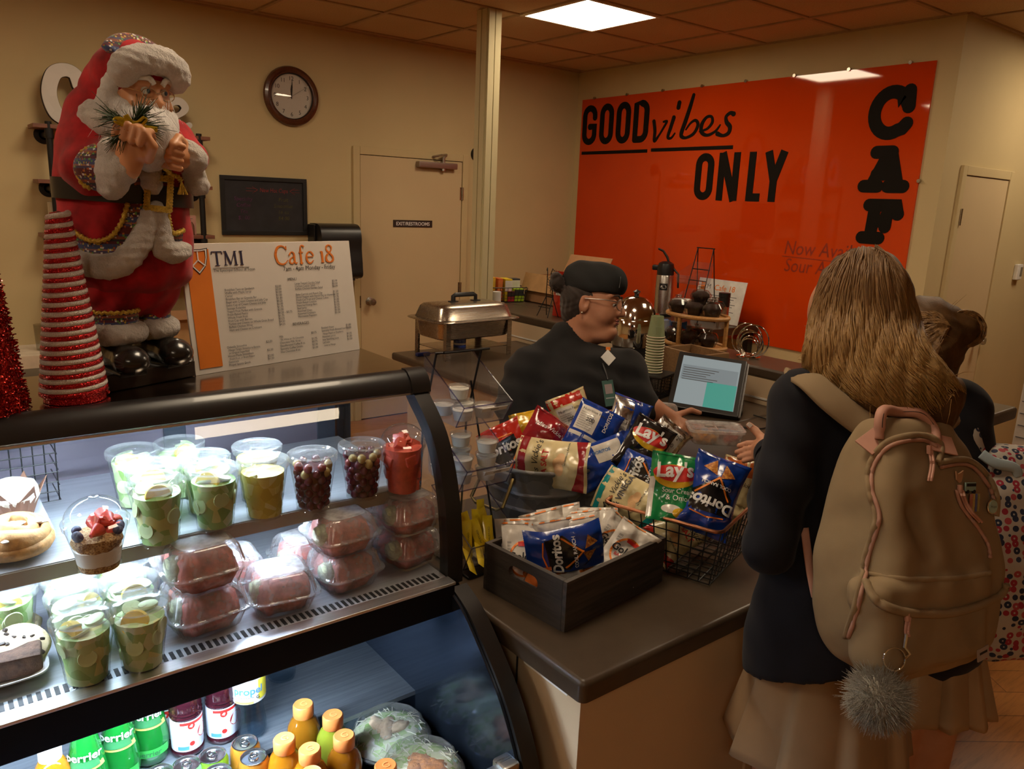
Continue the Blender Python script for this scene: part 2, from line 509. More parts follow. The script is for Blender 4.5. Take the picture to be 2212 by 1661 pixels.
# ---- the room
def wall_paint(name,color):
 t=NT(name);v=t.coord();n=t.noise(v,1.4,4);w=t.noise(v,260,3)
 t.base(t.ramp(n,[(0.35,tuple(c*0.94 for c in color)),(0.65,color)]));t.set(rough=0.75,spec=0.25);t.bump(w,0.12,0.002);return t.m
PAINT=wall_paint('cream_wall_paint',(0.60,0.48,0.26))
PAINTD=wall_paint('cream_door_paint',(0.62,0.48,0.28))
t=NT('wood_plank_floor');v=t.coord('Object',(1,1,1),(0,0,0.62))
br=t.new('ShaderNodeTexBrick');br.offset=0.37
for k,val in(('Scale',1.0),('Mortar Size',0.0015),('Brick Width',1.25),('Row Height',0.14),('Bias',0.0)):br.inputs[k].default_value=val
br.inputs['Color1'].default_value=(0.42,0.17,0.045,1);br.inputs['Color2'].default_value=(0.52,0.22,0.06,1);br.inputs['Mortar'].default_value=(0.10,0.035,0.01,1)
t.link(v,br.inputs['Vector']);v2=t.coord('Object',(2,22,1),(0,0,0.62));g=t.noise(v2,3,6,0.7)
t.base(t.mix(0.75,br.outputs['Color'],t.ramp(g,[(0.3,(0.45,0.45,0.45)),(0.5,(0.9,0.9,0.9)),(0.75,(1.1,1.1,1.1))]),'MULTIPLY'));t.set(rough=0.38)
FLOOR=t.m
t=NT('ceiling_tile');v=t.coord();n=t.noise(v,120,4);n2=t.noise(v,1.5,2)
t.base(t.mix(0.5,t.ramp(n,[(0.35,(0.50,0.36,0.22)),(0.6,(0.66,0.49,0.31))]),t.ramp(n2,[(0.3,(0.5,0.36,0.22)),(0.7,(0.64,0.47,0.3))])));t.set(rough=0.95,spec=0.1)
t.bump(n,0.3,0.003);CEILM=t.m
GRIDM=M('ceiling_grid_metal',(0.42,0.29,0.165),0.6)
PX0,PY0,PX1,PY1=-3.6,-3.4,8.4,CLY
RET=2.19
def struct(mb,name,m,**kw):return tag(mb.build(name,m,None,**kw),kind='structure')
struct(MB().box2((PX0,PY0,-0.05),(PX1,PY1,0)),'floor',FLOOR)
LIGHTS=[(i,j)for i in(-9,-5,-1,3)for j in(-9,-5,-1)if not(i==3 and j==-1)and not(j==-9 and i>-9)]  # the lone panel behind the camera is unseen, added as front fill
def light_rect(i,j):return(GX+i*T,GY+j*T,GX+(i+1)*T,GY+(j+1)*T)
mb=MB();im,iM=math.floor((PX0-GX)/T)-1,math.ceil((PX1-GX)/T)+1
jm,jM=math.floor((PY0-GY)/T)-1,math.ceil((CLY-GY)/T)+1
for i in range(im,iM):
 for j in range(jm,jM):
  if(i,j)in LIGHTS:continue
  x0,y0,x1,y1=light_rect(i,j)
  x0,x1=max(x0,PX0),min(x1,PX1);y0,y1=max(y0,PY0),min(y1,CLY)
  if x1-x0<0.02 or y1-y0<0.02:continue
  mb.box2((x0+0.012,y0+0.012,CEIL+0.008),(x1-0.012,y1-0.012,CEIL+0.026),0.004,1)
ceiling=struct(mb,'ceiling',CEILM)
mb=MB()
for i in range(im,iM+1):
 x=GX+i*T
 if PX0<x<PX1:mb.box2((x-0.012,PY0,CEIL),(x+0.012,CLY,CEIL+0.012))
for j in range(jm,jM+1):
 y=GY+j*T
 if PY0<y<CLY:mb.box2((PX0,y-0.012,CEIL+0.0006),(PX1,y+0.012,CEIL+0.0126))
mb.build('ceiling_grid',GRIDM,ceiling)
struct(MB().box2((PX0,PY0,CEIL+0.12),(PX1,CLY,CEIL+0.16)),'ceiling_slab',GRIDM)
struct(MB().box2((PX0,CLY,0),(ORX+0.15,CLY+0.12,CEIL+0.12)),'wall_left',PAINT)
struct(MB().box2((ORX,RET,0),(ORX+0.15,CLY,CEIL+0.12)),'wall_back',PAINT)
struct(MB().box2((ORX+0.15,RET,0),(PX1,RET+0.12,CEIL+0.12)),'wall_right',PAINT)
struct(MB().box2((PX1,PY0,0),(PX1+0.12,RET,CEIL+0.12)),'wall_far_right',PAINT)
struct(MB().box2((PX0,PY0-0.12,0),(PX1,PY0,CEIL+0.12)),'wall_front',PAINT)
struct(MB().box2((PX0-0.12,PY0,0),(PX0,CLY,CEIL+0.12)),'wall_near_left',PAINT)
mb=MB();mb.box2((PX0,CLY-0.022,CEIL-0.002),(ORX,CLY,CEIL+0.01));mb.box2((ORX-0.022,RET,CEIL-0.002),(ORX,CLY,CEIL+0.01));mb.box2((ORX,RET-0.022,CEIL-0.002),(PX1,RET,CEIL+0.01))
struct(mb,'trim_1',GRIDM)
DIFF=emit('light_diffuser',PANEL_COLOR,PANEL_POWER)
LFRAME=M('light_frame',(0.75,0.68,0.55),0.5)
_where={(-1,-1):'bright square ceiling light panel above the back counter',(-5,-5):'square ceiling light panel above the front counter'}
for(i,j)in LIGHTS:
 x0,y0,x1,y1=light_rect(i,j)
 lab=_where.get((i,j),'square ceiling light panel out of the picture, row %s, bay %s'%({-9:'added for front fill',-5:'over the queue',-1:'by the back wall'}[j],{-9:'left',-5:'centre',-1:'right',3:'hallway'}[i]))
 o=thing('ceiling_light',lab,'ceiling light',((x0+x1)/2,(y0+y1)/2,CEIL),0,'square ceiling light panels')
 h=T/2;f=MB()
 for a,b in(((-h,-h),(h,-h+0.022)),((-h,h-0.022),(h,h)),((-h,-h+0.022),(-h+0.022,h-0.022)),((h-0.022,-h+0.022),(h,h-0.022))):
  f.box2((a[0],a[1],-0.004),(b[0],b[1],0.03))
 f.build('frame',LFRAME,o)
 MB().box2((-h+0.022,-h+0.022,0.004),(h-0.022,h-0.022,0.012)).build('diffuser',DIFF,o)
# --- post at the end of the knee wall
mb=MB();px,py=2.985,4.155
mb.box2((px-0.05,py-0.055,0),(px+0.05,py+0.055,CEIL));mb.box2((px-0.058,py-0.05,0),(px-0.05,py-0.004,CEIL));mb.box2((px-0.058,py+0.004,0),(px-0.05,py+0.05,CEIL))
mb.box2((px-0.046,py-0.063,0),(px-0.003,py-0.055,CEIL));mb.box2((px+0.003,py-0.063,0),(px+0.046,py-0.055,CEIL))
struct(mb,'post',wall_paint('post_paint',(0.62,0.55,0.33)))
# --- door in the clock wall
BRASS=steel('satin_nickel',(0.5,0.44,0.36),0.25)
def door(name,x0,x1,ztop,Y,face,hinge_right,knobx,closer=False):
 """face = -1: the door's face looks towards -y"""
 fr=MB();w=0.055
 fr.box2((x0-w,Y-0.02,0),(x0,Y+0.01,ztop+w),0.004);fr.box2((x1,Y-0.02,0),(x1+w,Y+0.01,ztop+w),0.004);fr.box2((x0,Y-0.02,ztop),(x1,Y+0.01,ztop+w),0.004)
 o=struct(fr,name,PAINT)
 MB().box2((x0+0.004,Y-0.012,0.01),(x1-0.004,Y+0.008,ztop-0.004),0.003).build('door_panel',PAINTD,o)
 g=MB();g.box2((x0,Y-0.004,0.0),(x1,Y+0.009,ztop));g.build('door_gap',M('shadow_gap',(0.03,0.02,0.01),0.9),o)
 hx=x1 if hinge_right else x0
 for hz in(ztop-0.25,ztop*0.5,0.25):
  h=MB();h.cyl((hx,Y-0.022,hz-0.05),(hx,Y-0.022,hz+0.05),0.008,n=10);h.box2((hx-0.02,Y-0.016,hz-0.05),(hx+0.02,Y-0.0125,hz+0.05))
  h.build('hinge',BRASS,o)
 k=MB();k.lathe([(0.0,0),(0.032,0),(0.032,0.006),(0.013,0.012),(0.012,0.035),(0.024,0.042),(0.028,0.054),(0.024,0.066),(0.0,0.07)],24,M=Matrix.Translation((knobx,Y-0.012,0.945))@rotM(PI/2,0,0).to_4x4())
 k.build('door_knob',STEEL,o)
 return o
d1=door('door_1',2.737,3.65,2.033,CLY,-1,True,2.813)
mb=MB().box2((3.215,CLY-0.065,1.968),(3.57,CLY-0.012,2.013),0.006)
cl=mb.build('door_closer',steel('closer_metal',(0.38,0.31,0.27),0.4),d1)
mb=MB();mb.tube([(3.45,CLY-0.04,2.013),(3.45,CLY-0.04,2.05),(3.47,CLY-0.05,2.075)],0.012,8);mb.tube([(3.47,CLY-0.05,2.075),(3.40,CLY-0.10,2.068),(3.36,CLY-0.03,2.055)],0.009,8);mb.cyl((3.45,CLY-0.04,1.95),(3.45,CLY-0.04,1.97),0.018)
mb.build('closer_arm',STEEL,d1)
MB().box2((2.728,CLY-0.022,0.90),(2.737,CLY-0.018,0.99)).build('strike_plate',BRASS,d1)
s=thing('door_sign','small black EXIT/RESTROOMS sign on the cream door','sign',(3.193,CLY-0.0125,1.538))
MB().box2((-0.176,-0.004,-0.027),(0.176,0,0.027)).build('sign_plate',M('sign_brown_black',(0.03,0.017,0.012),0.5),s)
mb=MB();text_mb(mb,'EXIT/RESTROOMS',0.038,0,-0.0135,0,'CENTER',Matrix.Translation((0,-0.0045,0))@rotM(PI/2,0,0).to_4x4(),bold=0.015)
mb.build('lettering',INKW,s)
mb=MB().lathe([(0.0,0.0),(0.055,0.0),(0.055,0.012),(0.045,0.03),(0.0,0.034)],28,M=Matrix.Translation((3.79,CLY,2.10))@rotM(PI/2,0,0).to_4x4())
tag(mb.build('wall_bumper',BLACK),'round black wall fitting half hidden behind the post','wall fitting')
d2=door('door_2',5.15,5.80,2.0,RET,-1,False,5.70)
p=ony(2194,587,RET)
s=thing('thermostat','small white thermostat on the right wall beside the door','thermostat',(p.x,RET,p.z))
MB().box2((-0.045,-0.03,-0.055),(0.045,0,0.055),0.008).build('housing',WHITE,s)
MB().box2((-0.005,-0.0315,-0.03),(0.03,-0.0295,0.035)).build('display_screen',M('lcd_grey',(0.16,0.16,0.13),0.3),s)
# ---- orange panel
t=NT('orange_gloss_panel');v=t.coord();n=t.noise(v,1.1,2)
t.base(t.ramp(n,[(0.3,(0.60,0.046,0.003)),(0.7,(0.68,0.062,0.004))]));t.set(rough=0.035,spec=0.6);ORANGE=t.m
sx=ORX-0.012
pan=thing('wall_panel','large glossy orange panel with black GOOD vibes ONLY and CAFE lettering','wall panel',(ORX,0,0))
PYL,PYR,PZ0,PZ1=5.33,2.318,0.80,2.627
MB().box2((-0.012,PYR,PZ0),(0,PYL,PZ1)).build('panel_sheet',ORANGE,pan)
LM=axesM((0,-1,0),(0,0,1),(-1,0,0),(-0.0125,0,0))
for k in range(8):
 y=PYL-0.15-k*(PYL-PYR-0.3)/7
 MB().cyl((-0.02,y,PZ1+0.004),(0,y,PZ1+0.004),0.011,n=12).build('standoff',BRASS,pan)
MB().cyl((-0.02,PYR-0.004,1.95),(0,PYR-0.004,1.95),0.011,n=12).build('standoff',BRASS,pan)
def W2(px,py):
 p=onx(px,py,ORX-0.0125);return(-p.y,p.z)
LB=M('black_vinyl',(0.008,0.006,0.004),0.7,var=0.05,spec=0.15)
def glyph_box(pxl,pxr,pyt_l,pyt_r,pyb_l,pyb_r):
 """letter cell on the panel from its four corners"""
 a,b,c,d=W2(pxl,pyt_l),W2(pxr,pyt_r),W2(pxl,pyb_l),W2(pxr,pyb_r)
 return(a[0]+c[0])/2,(b[0]+d[0])/2,(c[1]+d[1])/2,(a[1]+b[1])/2
def strokes(mb,cell,lines,w,caps=True,closed=False):
 x0,x1,y0,y1=cell
 for ln in lines:mb.ribbon([(x0+p[0]*(x1-x0),y0+p[1]*(y1-y0))for p in ln],w,0,0.004,LM,caps,closed)
def rrect(x0,y0,x1,y1,rx,ry,n=6):
 return arc(x1-rx,y1-ry,rx,ry,0,90,n)+arc(x0+rx,y1-ry,rx,ry,90,180,n)+arc(x0+rx,y0+ry,rx,ry,180,270,n)+arc(x1-rx,y0+ry,rx,ry,270,360,n)
yT,yB=2.470,2.135
w=0.052
def cellY(pxl,pxr,py):return(W2(pxl,py)[0],W2(pxr,py)[0])
cells=[cellY(1259,1289,275),cellY(1296,1325,270),cellY(1332,1362,262),cellY(1369,1402,258)]
o_ring=rrect(0,0,1,1,0.5,0.22)
gy=[(2.445,2.075),(2.447,2.077),(2.449,2.079),(2.450,2.080)]
YT,YB=W2(1300,225)[1],W2(1300,312)[1]
for k,ch in enumerate('GOOD'):
 mb=MB();x0,x1=cells[k];c=(x0+w/2,x1-w/2,YB+w/2,YT-w/2)
 if ch=='O':strokes(mb,c,[o_ring],w,False,True)
 elif ch=='G':strokes(mb,c,[[(1,0.72),(1,0.78)]+arc(0.5,0.78,0.5,0.22,0,180,10)+arc(0.5,0.22,0.5,0.22,180,360,10)+[(1,0.45),(0.55,0.45)]],w)
 else:strokes(mb,c,[[(0,0),(0,1),(0.5,1)]+arc(0.5,0.78,0.5,0.22,90,0,8)+arc(0.5,0.22,0.5,0.22,0,-90,8)+[(0,0)]],w)
 mb.build('letter',LB,pan,smooth=False)
for a,b,py in((1257,1398,331),(1407,1583,322)):
 xa,xb=W2(a,py)[0],W2(b,py)[0];zz=W2((a+b)/2,(328.5 if a<1300 else 321))[1]
 mb=MB();mb.ribbon([(xa,zz),(xb,zz)],0.026,0,0.004,LM,False);mb.build('underline',LB,pan,smooth=False)
def pxline(pts,n=6):return[W2(p[0],p[1])for p in[tuple(q)for q in spline([(a,b,0)for a,b in pts],n)]]
def script(name,strokes_px,wmax,wmin=None):
 mb=MB()
 for pts,ws in strokes_px:
  ln=[(q.x,q.y)for q in spline([(*W2(a,b),0)for a,b in pts],8)];n=len(ln)
  wl=[np.interp(i/(n-1),np.linspace(0,1,len(ws)),ws)for i in range(n)]
  mb.ribbon(ln,[float(x)for x in wl],0,0.004,LM)
 mb.build(name,LB,pan,smooth=False)
script('letter',[([(1413,262),(1415,282),(1414,304),(1424,292),(1436,272),(1441,262),(1434,263)],[.03,.03,.028,.016,.018,.018,.016])],1)
script('letter',[([(1456,254),(1449,276),(1443,296),(1450,298),(1458,288)],[.034,.032,.026,.018,.012])],1)
script('letter',[([(1468,222),(1466,232)],[.036,.036])],1)
script('letter',[([(1499,205),(1491,232),(1481,262),(1472,288),(1474,296),(1484,297),(1499,288),(1508,270),(1503,260),(1492,266),(1482,280)],[.026,.034,.036,.034,.028,.02,.024,.028,.022,.016,.012])],1)
script('letter',[([(1512,284),(1528,278),(1539,264),(1537,252),(1526,254),(1516,270),(1516,286),(1528,292),(1545,284),(1556,270)],[.014,.018,.024,.02,.022,.032,.03,.022,.018,.012])],1)
script('letter',[([(1585,246),(1578,244),(1569,252),(1570,264),(1577,274),(1574,287),(1562,293),(1550,289)],[.036,.024,.024,.032,.034,.028,.022,.034])],1)
YT2,YB2=W2(1520,331)[1],W2(1520,432)[1]
ocells=[cellY(1502,1541,380),cellY(1551,1596,380),cellY(1610,1644,432),cellY(1654,1703,331)]
w=0.056
for k,ch in enumerate('ONLY'):
 mb=MB();x0,x1=ocells[k];c=(x0+w/2,x1-w/2,YB2+w/2,YT2-w/2)
 e=w/2/(c[3]-c[2])
 if ch=='O':strokes(mb,c,[rrect(0,0,1,1,0.5,0.2)],w,False,True)
 elif ch=='N':strokes(mb,c,[[(0,-e),(0,1+e)],[(1,-e),(1,1+e)]],w,False);strokes(mb,c,[[(0,1+e),(1,-e)]],w*1.1,False)
 elif ch=='L':strokes(mb,c,[[(0,1+e),(0,-e)],[(0,0),(1.15,0)]],w,False)
 else:strokes(mb,c,[[(0,1+e),(0.47,0.42)],[(1,1+e),(0.47,0.42)]],w*1.05,False);strokes(mb,c,[[(0.47,0.48),(0.47,-e)]],w,False)
 mb.build('letter',LB,pan,smooth=False)
def slab(cell,lines,w):
 mb=MB();strokes(mb,cell,lines,w,True);mb.build('letter',LB,pan,smooth=False)
def cell4(pxl,pxr,pyt,pyb):
 xm=(pxl+pxr)/2;return(W2(pxl,(pyt+pyb)/2)[0],W2(pxr,(pyt+pyb)/2)[0],W2(xm,pyb)[1],W2(xm,pyt)[1])
w=0.078
def inset(c,e):return(c[0]+e,c[1]-e,c[2]+e,c[3]-e)
cC=inset(cell4(1877,1976,184,302),w/2)
slab(cC,[[(1,0.62),(0.97,1.0)],[(0.97,0.68),(0.85,0.9)]+arc(0.5,0.5,0.5,0.5,50,300,22)+[(0.88,0.1),(1.0,0.22)]],w)
cA=inset(cell4(1858,1970,312,418),w/2)
slab(cA,[[(0.22,0.97),(0.62,0.97)],[(0.55,0.97),(0.2,0.04)],[(0.6,0.97),(0.85,0.04)],[(0.3,0.36),(0.74,0.36)],[(0.0,0.02),(0.36,0.02)],[(0.62,0.02),(1.0,0.02)]],w)
cF=inset(cell4(1852,1952,428,530),w/2)
slab(cF,[[(0.12,0.98),(0.98,0.98),(0.98,0.74)],[(0.3,0.98),(0.26,0.02)],[(0.28,0.52),(0.66,0.52)],[(0.66,0.68),(0.66,0.36)],[(0.02,0.02),(0.52,0.02)]],w)
cE=(cF[0]-0.02,cF[1]-0.02,cF[2]-0.44,cF[3]-0.44)
slab(cE,[[(0.08,0.98),(0.98,0.98),(0.98,0.74)],[(0.28,0.98),(0.28,0.02)],[(0.28,0.52),(0.66,0.52)],[(0.66,0.68),(0.66,0.36)],[(0.08,0.02),(0.98,0.02),(0.98,0.26)]],w)
mb=MB()
text_mb(mb,'Now Available',0.135,*W2(1692,548),0.0006,M=LM,shear=0.15,sx=0.85);text_mb(mb,'Sour Apple',0.13,*W2(1692,585),0.0006,M=LM,shear=0.15,sx=0.85)
p=W2(1690,553);q=W2(1770,560);mb.ribbon([p,(q[0]+0.3,p[1]-0.01)],0.006,0,0.0006,LM)
mb.build('handwriting',M('marker_ink',(0.30,0.022,0.004),0.5,var=0.3,vs=40),pan)
# ---- refrigerated display case
CX0,CX1=-0.62,0.84
CTOP,SHZ,DKZ=1.38,1.154,0.985
STZ,LDZ=0.664,0.585
CBACK=1.74
PU=[(1.385,1.378),(1.366,1.356),(1.349,1.338),(1.312,1.307),(1.275,1.268),(1.247,1.216),(1.228,1.162),(1.215,1.103),(1.208,1.03),(1.206,0.966)]
PL=[(1.191,0.969),(1.136,0.944),(1.086,0.903),(1.038,0.857),(1.001,0.815),(0.967,0.763),(0.936,0.699),(0.912,0.60),(0.90,0.45),(0.90,0.10)]
case=thing('display_case','black curved-glass refrigerated display case with lit shelves of food','display case',(0,0,0))
t=NT('case_interior_steel');v=t.coord('Object',(2,40,40));n=t.noise(v,4,3);t.base(t.ramp(n,[(0.3,(0.50,0.53,0.58)),(0.7,(0.62,0.65,0.70))]));t.set(rough=0.33,metal=0.45);CASEIN=t.m
def sweep_frame(path,d,x0,x1,inward):
 """band of depth d following a profile in the yz plane"""
 P=[Vector((0,a,b))for a,b in path];m=MB();vs=[]
 for k in range(len(P)):
  t=(P[min(k+1,len(P)-1)]-P[max(k-1,0)]).normalized();n=Vector((0,-t.z,t.y))
  if n.y*inward<0:n=-n
  q=P[k]+n*d
  vs+=[(x0,P[k].y,P[k].z),(x1,P[k].y,P[k].z),(x1,q.y,q.z),(x0,q.y,q.z)]
 fs=[(0,1,2,3)];L=4*(len(P)-1);fs.append((L,L+1,L+2,L+3))
 for k in range(len(P)-1):
  for i in range(4):j=(i+1)%4;fs.append((k*4+i,k*4+j,k*4+4+j,k*4+4+i))
 m.add(vs,fs);return m
PUs=[(p.y,p.z)for p in spline([(0,a,b)for a,b in PU],4)]
PLs=[(p.y,p.z)for p in spline([(0,a,b)for a,b in PL],4)]
for nm,xa,xb in(('right',CX1-0.036,CX1),('left',CX0,CX0+0.036)):
 sweep_frame(PUs,0.03,xa,xb,1).build('end_frame',BLKSAT,case,30)
 sweep_frame(PLs,0.05,xa,xb,1).build('end_frame',BLKSAT,case,30)
 MB().box2((xa,CBACK-0.03,0.96),(xb,CBACK+0.02,CTOP-0.002),0.003).build('rear_upright',BLKSAT,case)
 pr=[(a+0.05,b)for a,b in PLs if b>0.1]+[(CBACK+0.02,0.1),(CBACK+0.02,0.962),(1.21,0.962)]
 xi0,xi1=(xa+0.004,xb-0.006)
 MB().prism(pr,xi0,xi1,axesM((0,1,0),(0,0,1),(1,0,0))).build('end_panel',BLKSAT,case,smooth=False)
t=NT('dark_mirror_steel');t.set(color=(0.10,0.13,0.19),rough=0.12,metal=0.9);DKMIR=t.m
pr=[(a+0.012,b)for a,b in PLs if 0.3<b<0.965]+[(CBACK,0.3),(CBACK,0.962),(1.2,0.962)]
MB().prism(pr,0.797,0.803,axesM((0,1,0),(0,0,1),(1,0,0))).build('mirror_liner',DKMIR,case,smooth=False)
for x in(CX1-0.02,CX0+0.02):
 pr=[(a+0.02,b)for a,b in PUs if b>0.97]+[(1.226,0.99),(CBACK-0.03,0.99),(CBACK-0.03,CTOP-0.01)]
 MB().prism([p for p in pr],x-0.002,x+0.002,axesM((0,1,0),(0,0,1),(1,0,0))).build('end_glass',GLASS,case,smooth=False)
TOPM=steel('case_top_steel',(0.46,0.40,0.34),0.16)
MB().box2((CX0,1.388,CTOP-0.016),(CX1-0.002,1.66,CTOP),0.003).build('top_panel',TOPM,case)
MB().box2((CX0,1.655,1.30),(CX1,CBACK+0.02,CTOP-0.004),0.01).build('rear_header',BLKSAT,case)
fa=[(1.392,1.381),(1.380,1.3815),(1.370,1.377),(1.358,1.366),(1.350,1.352),(1.348,1.343),(1.354,1.338),(1.372,1.338),(1.392,1.345)]
MB().prism(fa,CX0,CX1-0.037,axesM((0,1,0),(0,0,1),(1,0,0))).build('front_fascia',BLKSAT,case,50)
fa2=[(a if a>1.385 else a-0.003,b+0.003 if b>1.35 else b-0.004)for a,b in fa]
MB().prism(fa2,CX1-0.04,CX1+0.004,axesM((0,1,0),(0,0,1),(1,0,0))).build('fascia_end_cap',BLKSAT,case,50)
gl=[(a+0.010,b)for a,b in PUs if 0.985<b<1.343]
m=MB();m.grid(lambda u,v:(CX0+0.036+u*(CX1-CX0-0.072),np.interp(v*(len(gl)-1),range(len(gl)),[g[0]for g in gl]),np.interp(v*(len(gl)-1),range(len(gl)),[g[1]for g in gl])),1,len(gl)-1)
m.build('curved_glass',GLASS,case,180)
ALU=steel('aluminium_edge',(0.75,0.75,0.76),0.3)
MB().box2((CX0+0.036,1.3535,1.3345),(CX1-0.036,1.3615,1.3395)).build('glass_edge_strip',ALU,case)
LED=emit('led_strip',LED_COLOR,145.0)
LED2=emit('led_strip_low',LED_COLOR,230.0)
MB().box2((-0.5,1.368,1.334),(0.58,1.386,1.3375)).build('light_strip',LED,case)
MB().box2((-0.5,1.345,1.1475),(0.55,1.360,1.1495)).build('light_strip',LED,case)
MB().box2((-0.5,1.228,0.925),(0.45,1.255,0.929)).build('light_strip',LED2,case)
m=MB();m.box2((CX0+0.04,1.314,SHZ-0.004),(0.80,1.70,SHZ));m.box2((CX0+0.04,1.311,SHZ-0.028),(0.80,1.3145,SHZ));m.build('shelf',CASEIN,case)
LIP=M('shelf_lip',(0.40,0.37,0.33),0.38,0.45,var=0.15,vs=4)
MB().box2((CX0+0.04,1.309,SHZ-0.026),(0.80,1.3109,SHZ-0.002)).build('shelf_price_rail',LIP,case)
for y in(1.42,1.60):
 MB().box2((0.795,y-0.01,SHZ-0.04),(0.803,y+0.01,SHZ-0.004)).build('shelf_bracket',STEEL,case)
MB().box2((CX0+0.04,1.205,DKZ-0.02),(0.802,1.715,DKZ)).build('upper_deck',CASEIN,case)
m=MB();x=-0.28
while x<0.785:m.box2((x,1.212,DKZ-0.001),(x+0.0065,1.236,DKZ+0.0006));x+=0.0118
vent=m.build('vent_grille',M('vent_slot_black',(0.01,0.01,0.012),0.6),case)
m=MB();x=0.70
while x<0.785:m.box2((x,1.60,DKZ-0.001),(x+0.0065,1.65,DKZ+0.0006));x+=0.0118
m.build('vent_grille',vent.data.materials[0],case)
MB().box2((CX0+0.036,1.178,0.920),(CX1-0.036,1.205,0.982),0.004).build('mid_beam',M('beam_black',(0.004,0.004,0.005),0.6,spec=0.15),case)
m=MB();m.box2((CX0+0.036,1.176,0.9815),(CX1-0.036,1.206,0.9875),0.001)
m.build('glass_sill',ALU,case)
MB().box2((CX0+0.036,1.2,0.93),(CX1-0.036,1.72,0.962)).build('mid_floor',M('deck_underside',(0.02,0.022,0.025),0.5),case)
RD=NT('rear_door_panel');RD.set(color=(0.26,0.22,0.27),rough=0.3,metal=0.5);RDM=RD.m
for a,b,y in((CX0+0.04,0.02,1.722),(0.02,0.45,1.73),(0.45,0.80,1.722)):
 MB().box2((a,y,DKZ),(b,y+0.006,1.33)).build('rear_door',RDM,case)
 MB().box2((b-0.045,y-0.006,DKZ),(b,y,1.33)).build('door_stile',M('stile_blue_grey',(0.05,0.06,0.08),0.3),case)
t=NT('step_steel');v=t.coord('Object',(2,40,40));n=t.noise(v,4,3);t.base(t.ramp(n,[(0.3,(0.20,0.22,0.26)),(0.7,(0.28,0.31,0.35))]));t.set(rough=0.3,metal=0.6);STEPM=t.m
MB().box2((CX0+0.04,1.316,STZ-0.01),(0.797,1.72,STZ)).build('step_shelf',STEPM,case)
MB().box2((CX0+0.04,1.316,LDZ),(0.797,1.322,STZ-0.01)).build('step_riser',DKMIR,case)
MB().box2((CX0+0.04,0.955,LDZ-0.01),(0.797,1.322,LDZ)).build('lower_deck',DKMIR,case)
MB().box2((CX0+0.04,1.715,STZ),(0.797,1.722,0.93)).build('back_panel',CASEIN,case)
m=MB();x=CX0+0.1
while x<0.78:m.box2((x,1.7135,0.78),(x+0.04,1.7155,0.785));x+=0.07
m.build('back_vent',vent.data.materials[0],case)
MB().box2((CX0+0.04,0.93,0.10),(CX1-0.036,0.955,0.695)).build('front_panel',BLKSAT,case)
ra=onx(1100,1640,0.80)
MB().box2((CX0+0.04,0.950,0.696),(0.765,0.976,0.718),0.004).build('front_rail',ALU,case)
MB().box2((0.762,0.944,0.690),(0.80,0.984,0.726),0.006).build('rail_end',STEEL,case)
MB().box2((CX0+0.02,0.93,0.0),(CX1-0.02,CBACK,0.10)).build('base_plinth',BLACK,case)
# ---- food in the case
def loft(mb,prof,n=48,e=4.0,ridge=None,asp=1.0):
 """rounded-square rings: (half size, z)"""
 vs=[];fs=[]
 for k,(h,z)in enumerate(prof):
  for i in range(n):
   a=2*PI*i/n;c,s_=math.cos(a),math.sin(a)
   rr=h*(1+(ridge(a,k)if ridge else 0))
   vs.append((rr*asp*math.copysign(abs(c)**(2/e),c),rr*math.copysign(abs(s_)**(2/e),s_),z))
 for k in range(len(prof)-1):
  for i in range(n):j=(i+1)%n;fs.append((k*n+i,k*n+j,(k+1)*n+j,(k+1)*n+i))
 return mb.add(vs,fs)
def mottle(name,cols,scale=60,rough=0.4,**kw):
 t=NT(name);v=t.coord();c=t.vor(v,scale,'F1','Color');sp=t.new('ShaderNodeSeparateColor');t.link(c,sp.inputs[0])
 n=len(cols);t.base(t.ramp(sp.outputs[0],[(0.5*k/n+0.25 if False else k/n,cols[k])for k in range(n)],'CONSTANT'));t.set(rough=rough,**kw);return t.m
GREENFILL=mottle('cucumber_pieces',[(0.30,0.45,0.16),(0.45,0.58,0.28),(0.55,0.62,0.38),(0.22,0.36,0.10),(0.60,0.60,0.25)],55)
YELLOWFILL=mottle('pineapple_pieces',[(0.62,0.50,0.08),(0.70,0.60,0.18),(0.55,0.42,0.06),(0.72,0.66,0.30)],60)
LEMON=M('lemon_rind',(0.78,0.56,0.06),0.4);LEMONF=M('lemon_flesh',(0.85,0.80,0.50),0.35)
CUKE=M('cucumber_slice',(0.52,0.62,0.34),0.35);CUKESKIN=M('cucumber_skin',(0.10,0.25,0.05),0.4)
def disc(mb,c,r,th,rot):mb.lathe([(0,-th/2),(r*0.96,-th/2),(r,0),(r*0.96,th/2),(0,th/2)],18,M=Matrix.Translation(c)@rot.to_4x4())
def cup_shell(o,h=0.104,r0=0.031,r1=0.0435):
 m=MB();m.lathe([(0,0.003),(r0*0.85,0.003),(r0,0),(r0,0.004),(r0*1.03,0.012),(r0*1.01,0.0135),(r0*1.06,0.022),(r0*1.04,0.0235),(r1*0.985,h-0.012),(r1,h-0.01),(r1,h)],32)
 return m.build('cup',CLEAR,o)
def flat_lid(o,h=0.104,r=0.0465):
 m=MB();m.lathe([(r*0.985,h-0.008),(r,h-0.002),(r,h+0.003),(r*0.95,h+0.0055),(r*0.90,h+0.003),(r*0.87,h+0.0005),(r*0.60,h+0.0005),(r*0.57,h+0.0025),(0.012,h+0.0025),(0.0115,h+0.001),(0,h+0.001)],36)
 return m.build('lid',CLEARLID,o)
